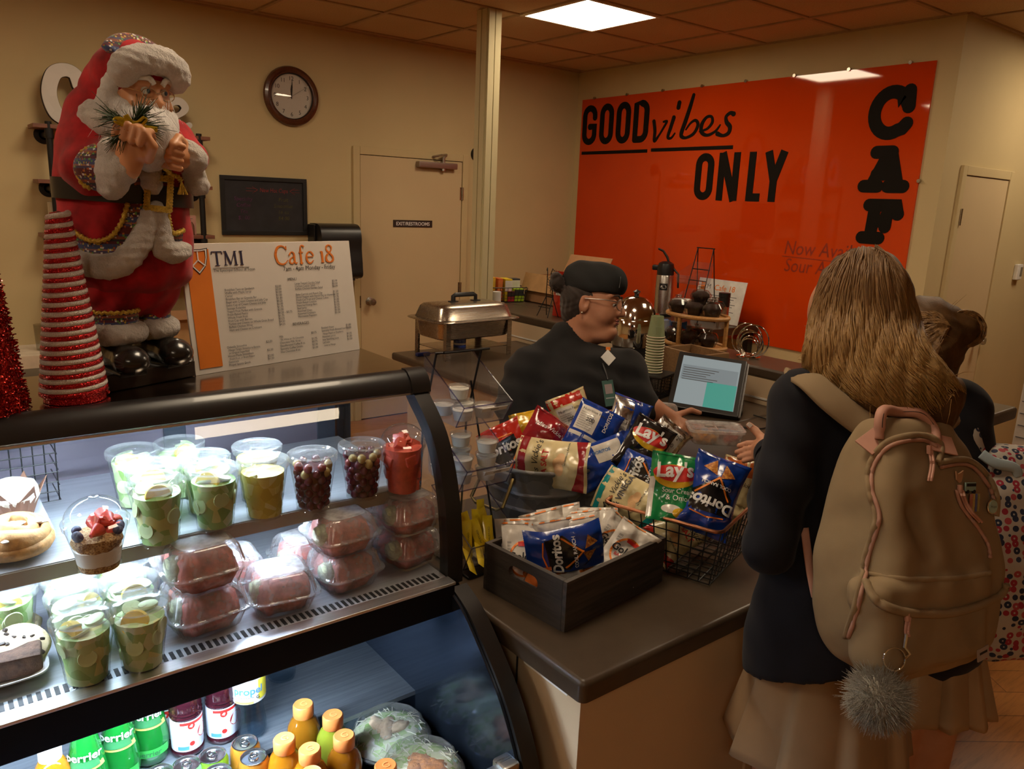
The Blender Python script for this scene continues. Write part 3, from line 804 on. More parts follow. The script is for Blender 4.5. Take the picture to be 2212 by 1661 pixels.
def dome_lid(o,h=0.104,r=0.0465,dh=0.038):
 m=MB();m.lathe([(r*0.985,h-0.008),(r,h-0.002),(r*1.02,h+0.001),(r*0.93,h+0.004)]+[(r*0.93*math.cos(a),h+0.004+dh*math.sin(a))for a in[PI/2*i/8 for i in range(1,8)]]+[(0.008,h+0.004+dh),(0.0,h+0.003+dh)],36)
 return m.build('lid',CLEAR,o)
def fill_cone(o,name,mat,z0,z1,r0=0.0295,r1=0.041,H=0.104,wob=0.05,sd=0):
 f=lambda z:(r0+(r1-r0)*z/H)
 m=MB();pr=[(0,z0)]+[(f(z0)*0.97,z0)]+[(f(z)*0.975,z)for z in np.linspace(z0,z1,9)]+[(f(z1)*0.7,z1+0.004),(0,z1+0.003)]
 m.lathe(pr,28,wob=lambda a,z:wob*(noise.noise(Vector((math.cos(a)*2.5+sd*7,math.sin(a)*2.5,z*70)))-0.3))
 return m.build(name,mat,o,60)
GC='clear cups of cucumber and lemon'
def cucumber_cup(px,py,zb,label,seed):
 rnd=random.Random(seed);p=on(px,py,zb+0.104)
 o=thing('fruit_cup',label,'fruit cup',(p.x,p.y,zb),rnd.uniform(0,6),GC)
 cup_shell(o);flat_lid(o);fill_cone(o,'cucumber_filling',GREENFILL,0.004,0.086,0.0285,0.0395,sd=seed)
 m=MB();ms=MB()
 for k in range(7):
  a=rnd.uniform(0,2*PI);z=rnd.uniform(0.018,0.08);r=0.0262+0.0125*z/0.104
  R=(Matrix.Rotation(a,3,'Z')@Matrix.Rotation(PI/2+rnd.uniform(-0.2,0.2),3,'Y'))
  disc(m,(r*math.cos(a),r*math.sin(a),z),0.0135,0.0035,R)
 for k in range(4):
  a=rnd.uniform(0,2*PI)
  disc(m,(0.018*math.cos(a),0.018*math.sin(a),0.088+0.003*k),0.015,0.004,rotM(rnd.uniform(-0.5,0.5),rnd.uniform(-0.5,0.5),0))
 m.build('cucumber_slice',CUKE,o)
 a=rnd.uniform(3.5,5.6)-o.rotation_euler.z
 lm=MB();R=Matrix.Rotation(a,3,'Z')@Matrix.Rotation(1.25,3,'Y')
 lm.lathe([(0,-0.006),(0.020,-0.006),(0.021,0),(0.020,0.006),(0,0.006)],20,M=Matrix.Translation((0.022*math.cos(a),0.020*math.sin(a),0.086))@R.to_4x4())
 lm.build('lemon_slice',LEMON,o)
 return o
up=[(286,975,'cup of cucumber and lemon at the back left of the upper shelf group'),(387,958,'cup of cucumber and lemon, rearmost on the upper shelf beside the steel back'),
      (330,1008,'cucumber and lemon cup on the upper shelf, second from the glass, left file'),(440,988,'cucumber and lemon cup on the upper shelf, second from the glass, right file'),
      (337,1043,'cup of cucumber and lemon nearest the glass beside the yogurt parfait'),(460,1015,'cup of cucumber slices nearest the glass beside the pineapple cups')]
for k,(px,py,lab)in enumerate(up):cucumber_cup(px,py,SHZ,lab,k+1)
dn=[(178,1335,'front cup of cucumber and lemon on the lower deck beside the cookies'),(300,1308,'front cup of cucumber on the lower deck beside the clamshell stack'),
      (164,1283,'second-row cucumber and lemon cup on the lower deck, nearer the plate'),(280,1256,'second-row cucumber and lemon cup on the lower deck, nearer the clamshells'),
      (150,1242,'back-row cup of cucumber and lemon on the lower deck under the shelf lip'),(262,1216,'back-row cup of cucumber on the lower deck, half hidden by the shelf lip'),
      (12,1275,'cup of cucumber behind the cookie plate at the far left of the lower deck')]
for k,(px,py,lab)in enumerate(dn):cucumber_cup(px,py,DKZ,lab,k+20)
def pineapple_cup(px,py,lab,seed):
 rnd=random.Random(seed);p=on(px,py,SHZ+0.104)
 o=thing('fruit_cup',lab,'fruit cup',(p.x,p.y,SHZ),seed,'clear cups of pineapple')
 cup_shell(o);flat_lid(o);fill_cone(o,'pineapple_filling',YELLOWFILL,0.004,0.085,sd=seed,wob=0.09)
 m=MB()
 for k in range(16):
  a=rnd.uniform(0,2*PI);z=rnd.uniform(0.014,0.086);r=0.0235+0.0125*z/0.104
  m.box((r*math.cos(a),r*math.sin(a),z),(0.007,0.016,0.014),rotM(rnd.uniform(-.5,.5),0,a),0.003)
 m.build('pineapple_chunk',YELLOWFILL,o)
pineapple_cup(555,965,'cup of pineapple at the back, beside the cucumber cups',31);pineapple_cup(568,996,'cup of pineapple chunks in front, nearest the glass',32)
GRAPES=[M('red_grape',(0.10,0.012,0.025),0.18,coat=0.3),M('green_grape',(0.42,0.30,0.12),0.2,coat=0.3),M('pink_grape',(0.25,0.05,0.05),0.2,coat=0.3)]
def grape_cup(px,py,lab,seed):
 rnd=random.Random(seed);p=on(px,py,SHZ+0.104)
 o=thing('fruit_cup',lab,'fruit cup',(p.x,p.y,SHZ),seed,'clear cups of red grapes')
 cup_shell(o);flat_lid(o);ms=[MB(),MB(),MB()]
 fill_cone(o,'grape_filling',M('grape_core',(0.05,0.008,0.012),0.3),0.004,0.078,r0=0.024,r1=0.034)
 for lay in range(7):
  z=0.011+lay*0.0125;rr=0.0215+0.0085*z/0.1;n=8
  for k in range(n):
   a=2*PI*(k+0.5*(lay%2))/n+rnd.uniform(-0.1,0.1)
   w_=0 if lay<5 else rnd.choice([0,0,1,2]);
   bm=bmesh.new();bmesh.ops.create_uvsphere(bm,u_segments=10,v_segments=7,radius=0.0085)
   ms[w_].bm(bm,Matrix.Translation((rr*math.cos(a),rr*math.sin(a),z))@Matrix.Diagonal((1,1,0.85+rnd.random()*0.4,1)))
 for k in range(3):
  if ms[k].v:ms[k].build(('red_grape','green_grape','pink_grape')[k],GRAPES[k],o)
grape_cup(675,982,'cup of dark red grapes beside the pineapple',41);grape_cup(782,962,'cup of red and green grapes beside the watermelon',42)
p=on(870,955,SHZ+0.104)
o=thing('fruit_cup','dome-lidded cup of watermelon cubes at the right end of the shelf','fruit cup',(p.x,p.y,SHZ));cup_shell(o);dome_lid(o,dh=0.034)
MELON=M('watermelon',(0.62,0.10,0.07),0.35,var=0.2,vs=80);fill_cone(o,'watermelon_filling',MELON,0.004,0.095,wob=0.08);m=MB();rnd=random.Random(5)
for k in range(14):
 a=rnd.uniform(0,2*PI);r=rnd.uniform(0.0,0.026);m.box((r*math.cos(a),r*math.sin(a),0.1+rnd.uniform(-0.004,0.016)-r*0.3),(0.021,0.019,0.02),rotM(rnd.random(),rnd.random(),a),0.003)
for k in range(14):
 a=rnd.uniform(0,2*PI);z=rnd.uniform(0.014,0.09);r=0.025+0.009*z/0.1;m.box((r*math.cos(a),r*math.sin(a),z),(0.014,0.024,0.022),rotM(rnd.uniform(-.4,.4),0,a),0.003)
m.build('watermelon_cube',MELON,o)
p=on(207,1128,SHZ+0.075)
o=thing('yogurt_parfait','dome-lidded yogurt parfait with strawberries, blueberries and granola','parfait',(p.x,p.y,SHZ));cup_shell(o,0.078,0.031,0.044);dome_lid(o,0.078,0.0475,0.034)
fill_cone(o,'yogurt_layer',M('yogurt',(0.72,0.68,0.62),0.4),0.012,0.036,0.0295,0.042,0.078,0.02)
GRANOLA=mottle('granola',[(0.30,0.16,0.06),(0.42,0.25,0.10),(0.20,0.10,0.04),(0.5,0.34,0.16)],480,0.8)
fill_cone(o,'granola_layer',GRANOLA,0.002,0.013,0.0295,0.042,0.078,0.06,3);fill_cone(o,'granola_topping',GRANOLA,0.036,0.056,0.0295,0.042,0.078,0.16,9)
m=MB();rnd=random.Random(3)
for k in range(9):
 a=rnd.uniform(0,2*PI);r=rnd.uniform(0.008,0.030)
 bm=bmesh.new();bmesh.ops.create_cone(bm,cap_ends=True,segments=10,radius1=0.011,radius2=0.003,depth=0.020);m.bm(bm,Matrix.Translation((r*math.cos(a),r*math.sin(a),0.064+rnd.uniform(0,.014)))@rotM(rnd.uniform(0,3),rnd.uniform(0,3),0).to_4x4())
m.build('strawberry',M('strawberry',(0.60,0.06,0.04),0.35,var=0.3,vs=120),o);m=MB()
for k in range(8):
 a=rnd.uniform(0,2*PI);bm=bmesh.new();bmesh.ops.create_uvsphere(bm,u_segments=10,v_segments=8,radius=0.0075);m.bm(bm,Matrix.Translation((0.032*math.cos(a),0.032*math.sin(a),0.060+rnd.uniform(-.006,.008))))
m.build('blueberry',M('blueberry',(0.03,0.035,0.09),0.5),o)
PLATE=M('white_porcelain',(0.78,0.79,0.80),0.12,var=0.03,coat=0.5)
def plate(lab,x0,x1,y0,y1,z):
 o=thing('plate',lab,'plate',((x0+x1)/2,(y0+y1)/2,z),0,'white rectangular plates');hy=(y1-y0)/2;asp=(x1-x0)/(y1-y0)
 m=MB();loft(m,[(0.001,0.007),(hy*0.80,0.007),(hy*0.86,0.010),(hy,0.020),(hy,0.0225),(hy*0.99,0.0225),(hy*0.86,0.013),(hy*0.80,0.010),(0.001,0.010)],64,9,None,asp)
 loft(m,[(hy*0.62,0),(hy*0.62,0.0075),(hy*0.58,0.0075),(hy*0.58,0)],48,9,None,asp);m.build('dish',PLATE,o);return o
plate('white rectangular plate on the upper shelf holding muffin and cinnamon roll',-0.16,0.148,1.335,1.60,SHZ)
plate('white rectangular plate on the lower deck holding cookies and brownie',-0.16,0.112,1.245,1.46,DKZ)
p=on(38,1095,SHZ+0.04);o=thing('muffin','sugar-topped muffin in a brown paper wrap','muffin',(p.x-0.005,p.y+0.01,SHZ+0.0105))
m=MB();n=36
m.lathe([(0.024,0),(0.0245,0.002)]+[(0.024+0.016*k/6,0.002+0.045*k/6)for k in range(1,7)],36,cap0=True,wob=lambda a,z:0.03*math.cos(18*a))
for k in range(6):
 a0=2*PI*k/6;pts=[(0.040*math.cos(a0-0.42),0.040*math.sin(a0-0.42),0.045),(0.040*math.cos(a0+0.42),0.040*math.sin(a0+0.42),0.045),(0.054*math.cos(a0+0.05),0.054*math.sin(a0+0.05),0.074)]
 q=[Vector(v)*1.0 for v in pts];off=Vector((math.cos(a0),math.sin(a0),0))*0.0012
 m.add(q+[v-off for v in q],[(0,1,2),(5,4,3),(0,2,5,3),(1,4,5,2),(0,3,4,1)])
m.build('paper_wrap',M('brown_wrap',(0.16,0.07,0.04),0.7,var=0.3),o)
m=MB();m.lathe([(0.034,0.034),(0.041,0.048),(0.042,0.058),(0.034,0.069),(0.018,0.076),(0,0.078)],28,wob=lambda a,z:0.12*noise.noise(Vector((math.cos(a)*3,math.sin(a)*3,z*60))))
m.build('muffin_top',M('crumb_sugar',(0.70,0.62,0.52),0.9,var=0.3,vs=90,bump=0.8,bs=150),o,180)
p=on(40,1180,SHZ+0.02);o=thing('cinnamon_roll','iced cinnamon roll at the front of the upper plate','pastry',(p.x-0.004,p.y+0.01,SHZ+0.0105))
m=MB();pts=[];rs=[]
for k in range(90):
 a=k/89*2.6*2*PI;r=0.008+0.046*k/89;pts.append((r*math.cos(a),r*math.sin(a),0.020+0.016*(1-k/89)));rs.append(0.0125)
m.tube(pts,[0.0125+0.004*math.sin(k*0.35)for k in range(90)],12,flat=1.5,up=(0,0,1));m.build('bun',M('baked_dough',(0.50,0.27,0.10),0.6,var=0.4,vs=60,bump=0.3,bs=90),o,180)
m=MB();m.lathe([(0,0.002),(0.05,0.002),(0.056,0.012),(0.056,0.02),(0.045,0.03),(0,0.03)],30);m.build('bun_base',bpy.data.materials['baked_dough'],o,180)
m=MB();rnd=random.Random(9)
for k in range(26):
 a=rnd.uniform(0,2*PI);r=rnd.uniform(0.005,0.05);bm=bmesh.new();bmesh.ops.create_uvsphere(bm,u_segments=10,v_segments=6,radius=1);m.bm(bm,Matrix.Translation((r*math.cos(a),r*math.sin(a),0.046-0.010*(r/0.05)))@Matrix.Diagonal((rnd.uniform(.006,.014),rnd.uniform(.004,.009),0.0035,1)))
m.build('icing',M('icing',(0.80,0.76,0.70),0.35),o)
COOK=M('cookie_dough',(0.52,0.40,0.25),0.9,var=0.25,vs=50,bump=0.6,bs=120)
def cookie(lab,px,py,z,tilt,r=0.042):
 p=on(px,py,z);o=thing('cookie',lab,'cookie',p,0,'cookies on the lower plate');o.rotation_euler=tilt
 m=MB();m.lathe([(0,-0.006),(r*0.9,-0.006),(r,0),(r*0.9,0.006),(r*0.5,0.009),(0,0.009)],30,wob=lambda a,q:0.07*noise.noise(Vector((math.cos(a)*2,math.sin(a)*2,px*0.1))));m.build('cookie_body',COOK,o,180)
 m=MB();rnd=random.Random(int(px*7))
 for k in range(12):
  a=rnd.uniform(0,2*PI);rr=rnd.uniform(0,r*0.85);m.box((rr*math.cos(a),rr*math.sin(a),0.007),(0.008,0.006,0.006),rotM(rnd.random(),rnd.random(),a),0.002)
 m.build('chocolate_chip',M('dark_chocolate',(0.03,0.015,0.01),0.5),o)
cookie('thick pale cookie lying at the back of the lower plate',22,1355,DKZ+0.02,(0.08,0.05,0),0.046)
cookie('pale cookie with a white glaze leaning behind the brownie',48,1392,DKZ+0.040,(0.42,0.2,0),0.041)
p=on(28,1465,DKZ+0.012);o=MB().box((0,0,0.018),(0.085,0.05,0.034),None,0.005).build('brownie',M('brownie',(0.07,0.035,0.022),0.9,var=0.5,vs=70,bump=0.9,bs=90),None,loc=(p.x,p.y+0.02,DKZ+0.0103))
o.rotation_euler.z=-0.12;tag(o,'dark brownie at the front of the lower plate','brownie')
o=thing('wire_basket','black wire basket at the back left of the upper shelf','basket',(0.085,1.64,SHZ));m=MB()
for k in range(12):m.tube([(-0.10+k*0.018,-0.05,0),(-0.10+k*0.018,-0.055,0.15)],0.0012,5)
for k in range(9):m.tube([(-0.10,-0.05-0.005*k/8,0.15*k/8),(0.10,-0.05-0.005*k/8,0.15*k/8)],0.0012,5)
for x in(-0.1,0.1):
 for k in range(6):m.tube([(x,-0.05,0.15*k/5),(x,0.05,0.15*k/5)],0.0012,5)
m.tube([(-0.1,-0.055,0.15),(0.1,-0.055,0.15),(0.1,0.055,0.15),(-0.1,0.055,0.15)],0.003,6,closed=True)
m.build('wire_mesh',BLKWIRE,o)
SAND=[M('red_sandwich',(0.50,0.13,0.10),0.45,var=0.55,vs=45,bump=0.5,bs=50),M('pink_sandwich',(0.58,0.22,0.19),0.45,var=0.5,vs=40,bump=0.5,bs=50)]
CLAML=clear('clamshell_lid',(0.96,0.96,0.98),1.2,0.08,haze=0.26)
FROSTGLARE=clear('frosted_glare_plastic',(0.92,0.92,0.95),1.0,0.2,haze=0.5)  # strong haze that carries the white glare of the clamshell tops
LETT=M('lettuce_bread',(0.55,0.58,0.38),0.6,var=0.4,vs=80)
def clamshell(px,py,zb,zoff,lab,rz,seed,s=1.0):
 p=on(px,py,zb);o=thing('clamshell_container',lab,'clamshell',(p.x,p.y,zb+zoff),rz,'clear clamshells of red sandwiches');o.scale=(s,s,s)
 rg=lambda a,k:(0.022*math.cos(28*a)if k in(2,3)else 0)
 m=MB();loft(m,[(0.001,0.001),(0.044,0.001),(0.048,0.004),(0.057,0.030),(0.0585,0.033),(0.066,0.0335),(0.066,0.0355)],84,5,rg);m.build('tray',CLEAR,o,60)
 m=MB();loft(m,[(0.0665,0.0357),(0.0665,0.038),(0.060,0.0385),(0.058,0.042),(0.052,0.066),(0.047,0.0745),(0.040,0.077),(0.001,0.078)],84,5,lambda a,k:(0.03*math.cos(28*a)if k in(3,4)else 0));m.build('lid',CLAML,o,60)
 m=MB();loft(m,[(0.001,0.0788),(0.039,0.0776),(0.0415,0.0765)],40,4);m.build('frosted_glare_top',FROSTGLARE,o,60)  # added plate, puts a white glare on the frosted lid top
 MB().box((0,0.071,0.037),(0.03,0.012,0.0015)).build('hinge_tab',CLEAR,o)
 m=MB();loft(m,[(0.001,0.004),(0.040,0.004),(0.049,0.022),(0.048,0.038),(0.044,0.056),(0.034,0.064),(0.001,0.066)],44,4,lambda a,k:0.16*noise.noise(Vector((3*math.cos(a)+seed,3*math.sin(a),k*0.7))));m.build('sandwich_filling',SAND[seed%2],o,180)
 m=MB();m.lathe([(0,-0.014),(0.018,-0.012),(0.022,0),(0.018,0.012),(0,0.014)],14,M=Matrix.Translation((-0.043,-0.012,0.042))@rotM(0,PI/2,0).to_4x4(),wob=lambda a,z:0.2*noise.noise(Vector((4*math.cos(a),4*math.sin(a),z*90))));m.build('lettuce_edge',LETT,o,180)
CH=0.0785
cl=[(440,1345,0,'bottom clamshell of the stack beside the cucumber cups',0.1,0),(440,1345,1,'top clamshell of the stack beside the cucumber cups',0.05,1),
      (606,1305,0,'single clamshell at the front between two stacks',-0.15,1),(742,1258,0,'lower clamshell of the middle stack',0.15,0),(736,1262,1,'upper clamshell of the middle stack with a frosted lid',0.05,1),
      (878,1210,0,'lower clamshell of the stack at the right end',0.2,1),(876,1214,1,'upper clamshell of the stack at the right end',0.1,0),
      (660,1232,0,'clamshell in the second row behind the single one',0.0,1),(500,1270,0,'clamshell in the second row behind the first stack',-0.1,0),(800,1172,0,'clamshell at the back between the right two stacks',0.1,0),(390,1272,1,'clamshell perched behind the first stack, lid against the shelf',0.0,0)]
for px,py,lv,lab,rz,sd in cl:clamshell(px,py,DKZ,lv*CH,lab,rz,sd+len(lab),1.08 if px<460 else 1.0)
# ---- drinks and salads in the lower bay
def liquid(name,color,dark=0.6):
 t=NT(name);v=t.coord();n=t.noise(v,9,2);t.base(t.ramp(n,[(0.3,tuple(c*dark for c in color)),(0.7,color)]));t.set(rough=0.08,spec=0.6,coat=0.6,trans=0.35,ior=1.2);return t.m
GREENG=liquid('green_glass',(0.01,0.22,0.03));PURP=liquid('dark_juice',(0.05,0.008,0.015));ORLIQ=liquid('orange_drink',(0.62,0.22,0.01));YLIQ=liquid('lemon_lime_drink',(0.42,0.50,0.04));AMB=liquid('amber_drink',(0.45,0.17,0.01))
CAP=M('orange_cap',(0.80,0.27,0.07),0.4);ALUM=steel('can_aluminium',(0.72,0.73,0.75),0.2)
def wrapped(mb,text,size,r,z,a0,M=None,shear=0.0,taper=0.0):
 """lettering laid round a vertical cylinder"""
 q=MB();text_mb(q,text,size,0,0,0,'CENTER',shear=shear,bold=0.02)
 vs=[Vector(((r+0.0006)*math.cos(a0+v.x/r),(r+0.0006)*math.sin(a0+v.x/r),z+v.y))for v in q.v]
 mb.add(vs,q.f,M);return mb
FACE=-PI/2-0.25
LGOLD=M('label_gold_green',(0.40,0.38,0.08),0.4);LDGR=M('label_dark_green',(0.02,0.12,0.04),0.4)
def sparkling(x,y,lab):
 o=thing('water_bottle',lab,'bottle',(x,y,STZ),0,'green sparkling water bottles')
 MB().lathe([(0,0.003),(0.024,0.002),(0.031,0.006),(0.0345,0.03),(0.034,0.055),(0.028,0.10),(0.018,0.145),(0.013,0.175),(0.0125,0.195),(0,0.195)],30).build('bottle_body',GREENG,o,180)
 MB().lathe([(0,0.205),(0.014,0.205),(0.0145,0.19),(0.013,0.188)],20).build('cap',LDGR,o)
 m=MB();m.grid(lambda u,v:((0.0352)*math.cos(FACE+(u-0.5)*2.2),0.0352*math.sin(FACE+(u-0.5)*2.2),0.026+0.016*v),16,1);m.build('lower_band',M('green_band',(0.03,0.30,0.05),0.35),o)
 m=MB();m.grid(lambda u,v:((0.0315-0.016*v)*math.cos(FACE+(u-0.5)*2.4),(0.0315-0.016*v)*math.sin(FACE+(u-0.5)*2.4),0.083+0.055*v),16,6);m.build('neck_label',LGOLD,o)
 m=MB();m.grid(lambda u,v:((0.032-0.014*v)*math.cos(FACE+(u-0.5)*1.7),(0.032-0.014*v)*math.sin(FACE+(u-0.5)*1.7),0.088+0.042*v),14,5);m.build('label_field',LDGR,o)
 m=MB();wrapped(m,'perrier',0.022,0.030,0.104,FACE);m.build('lettering',INKW,o);m=MB();wrapped(m,'perrier',0.015,0.0353,0.029,FACE);m.build('lettering',LDGR,o)
for x,y,lab in((0.272,1.42,'green sparkling water bottle nearest the juice bottles'),(0.214,1.39,'middle green sparkling water bottle under the black beam'),(0.158,1.365,'leftmost of the three front green sparkling water bottles'),(0.235,1.47,'green sparkling water bottle in the second row')):sparkling(x,y,lab)
LBLUE=M('label_pale',(0.62,0.68,0.78),0.4);LBD=M('label_blue',(0.06,0.22,0.60),0.4)
def juice(x,y,lab,rz):
 o=thing('juice_bottle',lab,'bottle',(x,y,STZ),rz,'dark juice bottles with white labels')
 MB().lathe([(0,0.002),(0.026,0.001),(0.0305,0.005),(0.0305,0.013),(0.029,0.015),(0.029,0.082),(0.0305,0.085),(0.0285,0.089),(0.0305,0.093),(0.0285,0.097),(0.030,0.102),(0.027,0.125),(0.016,0.15),(0.0145,0.165),(0,0.165)],28).build('bottle_body',PURP,o,50)
 MB().lathe([(0.017,0.15),(0.017,0.17),(0,0.171)],22).build('cap',M('dark_red_cap',(0.10,0.01,0.015),0.4),o)
 m=MB();m.lathe([(0.0292,0.016),(0.0296,0.018),(0.0296,0.079),(0.0292,0.081)],30);m.build('label',LBLUE,o)
 r=0.0299;g=lambda a0,a1,z0,z1,mt,nm:MB().grid(lambda u,v:(r*math.cos(FACE+a0+(a1-a0)*u),r*math.sin(FACE+a0+(a1-a0)*u),z0+(z1-z0)*v),10,1).build(nm,mt,o)
 g(-0.6,1.3,0.073,0.079,INKR,'red_banner');g(-0.8,-0.1,0.02,0.028,LBD,'blue_panel')
 for a,z,rr in((0.1,0.07,0.007),(0.95,0.05,0.014),(0.1,0.032,0.005)):
  MB().add([(r*1.002*math.cos(FACE+a+rr*math.cos(2*PI*i/16)/r),r*1.002*math.sin(FACE+a+rr*math.cos(2*PI*i/16)/r),z+rr*math.sin(2*PI*i/16))for i in range(16)],[tuple(range(16))]).build('cranberry_print',INKR,o)
juice(0.336,1.405,'front left dark juice bottle behind the green cans',0.2);juice(0.403,1.405,'dark juice bottle beside the clear lemon water bottle',0.0);juice(0.315,1.462,'dark juice bottle behind, half hidden by the sparkling water',-0.2)
WATERM=clear('water_bottle_plastic',(0.80,0.86,0.90),0.8,0.04)
def water(x,y,lab,label):
 o=thing('water_bottle',lab,'bottle',(x,y,STZ),0,None)
 MB().lathe([(0,0.006),(0.018,0.003),(0.029,0.003),(0.0315,0.01),(0.0315,0.03),(0.029,0.045),(0.027,0.06),(0.029,0.075),(0.032,0.085),(0.032,0.135),(0.024,0.165),(0.014,0.185),(0.0135,0.2),(0,0.2)],24,wob=lambda a,z:0.025*math.cos(6*a)if z<0.07 else 0).build('bottle_body',WATERM,o,60)
 MB().lathe([(0,0.008),(0.026,0.006),(0.029,0.012),(0.025,0.06),(0.03,0.085),(0.03,0.13),(0.022,0.16),(0,0.161)],24).build('water',WATERM,o,60)
 MB().lathe([(0.0155,0.188),(0.0155,0.208),(0,0.209)],20).build('cap',WHITE,o)
 if label:
  MB().lathe([(0.0326,0.086),(0.0328,0.088),(0.0328,0.134),(0.0322,0.137)],28).build('label',LBLUE,o)
  r=0.0332;MB().grid(lambda u,v:(r*math.cos(FACE+0.5+1.2*u),r*math.sin(FACE+0.5+1.2*u),0.092+0.044*v),8,1).build('yellow_panel',M('label_yellow',(0.75,0.68,0.05),0.4),o)
  MB().grid(lambda u,v:(r*math.cos(FACE-1+1.2*u),r*math.sin(FACE-1+1.2*u),0.087+0.005*v),8,1).build('yellow_strip',M('label_yellow_strip',(0.75,0.72,0.10),0.4),o)
  m=MB();wrapped(m,'propel',0.022,0.0334,0.108,FACE-0.1);m.build('lettering',LBD,o);m=MB();wrapped(m,'G',0.010,0.0336,0.096,FACE+0.45);wrapped(m,'ELECTROLYTE WATER',0.0034,0.0336,0.100,FACE-0.3);m.build('lettering',INK,o)
water(0.452,1.385,'clear bottle of lemon flavoured water with a propel label',True);water(0.575,1.53,'clear unlabelled water bottle standing back on the steel step',False)
o=thing('drink_bottle','orange vitamin drink bottle at the far left of the lower bay','bottle',(0.105,1.36,STZ))
MB().lathe([(0,0.002),(0.03,0.002),(0.033,0.01),(0.033,0.08),(0.026,0.10),(0.016,0.12),(0,0.125)],26).build('bottle_body',AMB,o,180)
MB().lathe([(0.0335,0.012),(0.0338,0.014),(0.0338,0.076),(0.0335,0.078)],26).build('label',M('mango_label',(0.62,0.30,0.04),0.4),o)
m=MB();wrapped(m,'VITAMIN C FORTIFIED',0.0075,0.034,0.060,FACE+0.2);m.build('lettering',INKR,o);m=MB();wrapped(m,'ho-Mango',0.014,0.034,0.04,FACE+0.2);m.build('lettering',INKW,o)
MB().lathe([(0.018,0.118),(0.018,0.135),(0,0.136)],20).build('cap',INKW,o)
o=thing('juice_carton','teal and white drink carton at the lower left edge','carton',(0.045,1.335,STZ),0.3);MB().box2((-0.024,-0.024,0),(0.024,0.024,0.085),0.003).build('carton_body',LBLUE,o);MB().box2((-0.0245,-0.0246,0.045),(0.02,-0.024,0.08)).build('teal_print',M('teal_print',(0.05,0.35,0.36),0.4),o)
def can(px,py,lab,col,kind):
 h=0.122;p=on(px,py,LDZ+h);o=thing('drink_can',lab,'can',(p.x,p.y,LDZ),random.uniform(-0.3,0.3),'drink cans with silver lids')
 MB().lathe([(0.022,0.004),(0.024,0.0),(0.0275,0.008),(0.0275,h-0.012),(0.0235,h-0.002)],30,cap0=True).build('can_body',col,o,50)
 MB().lathe([(0.0235,h-0.002),(0.0242,h),(0.0225,h+0.0005),(0.0212,h-0.004),(0,h-0.004)],30).build('lid',ALUM,o,40)
 m=MB();m.tube([(0.008*math.cos(a),0.003+0.011*math.sin(a),h-0.0025)for a in[2*PI*i/16 for i in range(16)]],0.0016,6,closed=True);m.tube([(0.005*math.cos(a),0.007+0.004*math.sin(a),h-0.0025)for a in[2*PI*i/12 for i in range(12)]],0.001,5,closed=True);m.build('pull_tab',ALUM,o)
 m=MB();wrapped(m,'Nutrition',0.008,0.0277,0.075,FACE-0.5);[wrapped(m,'- - - - -',0.006,0.0277,0.068-0.007*k,FACE-0.5)for k in range(5)];m.build('lettering',INKW,o)
CANO=M('can_orange',(0.62,0.25,0.03),0.3,0.4);CANG=M('can_green',(0.20,0.45,0.03),0.3,0.4);CANW=M('can_pale_green',(0.35,0.55,0.40),0.3,0.4)
for px,py,lab,c in((529,1603,'orange can with a silver lid beside the clear water bottle',CANO),(548,1634,'orange can nearest the orange sports drinks',CANO),(459,1630,'green can with a silver lid in front of the dark juices',CANG),(403,1650,'pale green can with a silver lid, second from the left',CANW),(345,1668,'green can cut by the bottom edge, leftmost of the cans',CANG),(470,1668,'pale green can cut by the bottom edge below the green one',CANW)):can(px,py,lab,c,0)
def sports(px,py,lab,liq):
 h=0.155;p=on(px,py,LDZ+h);o=thing('sports_drink',lab,'bottle',(p.x,p.y,LDZ),0,'sports drink bottles with orange caps')
 MB().lathe([(0,0.003),(0.026,0.002),(0.033,0.008),(0.0335,0.03),(0.032,0.05),(0.0335,0.07),(0.034,0.09),(0.031,0.108),(0.024,0.122),(0.0185,0.13),(0.0185,0.138),(0,0.138)],28).build('bottle_body',liq,o,180)
 m=MB();m.lathe([(0.0195,0.130),(0.020,0.132),(0.020,h-0.003),(0.018,h),(0.0165,h-0.0006),(0.0,h-0.0006)],36,wob=lambda a,z:0.012*math.cos(36*a)if z<h-0.002 else 0);m.build('cap',CAP,o,50)
 m=MB();text_mb(m,'G',0.02,0,-0.007,h,'CENTER',bold=0.02,depth=0.02);m.build('lettering',M('cap_relief',(0.86,0.36,0.12),0.4)if 'cap_relief' not in bpy.data.materials else bpy.data.materials['cap_relief'],o)
for px,py,lab,c in((655,1520,'amber sports drink at the back, tallest in view',AMB),(719,1543,'lemon-lime sports drink, the only yellow-green one',YLIQ),(614,1594,'orange sports drink nearest the orange cans',ORLIQ),(669,1616,'orange sports drink in the middle of the front',ORLIQ),(743,1587,'orange sports drink beside the pale salad bowl',ORLIQ),(672,1668,'sports drink cut by the bottom edge below the middle one',AMB),(833,1652,'sports drink with its pink-orange cap beside the chicken salad',ORLIQ)):sports(px,py,lab,c)
BOWL=M('black_bowl',(0.012,0.014,0.018),0.15,coat=0.5);LEAF=mottle('shredded_lettuce',[(0.45,0.58,0.26),(0.62,0.66,0.42),(0.28,0.45,0.12),(0.66,0.66,0.50)],70,0.6)
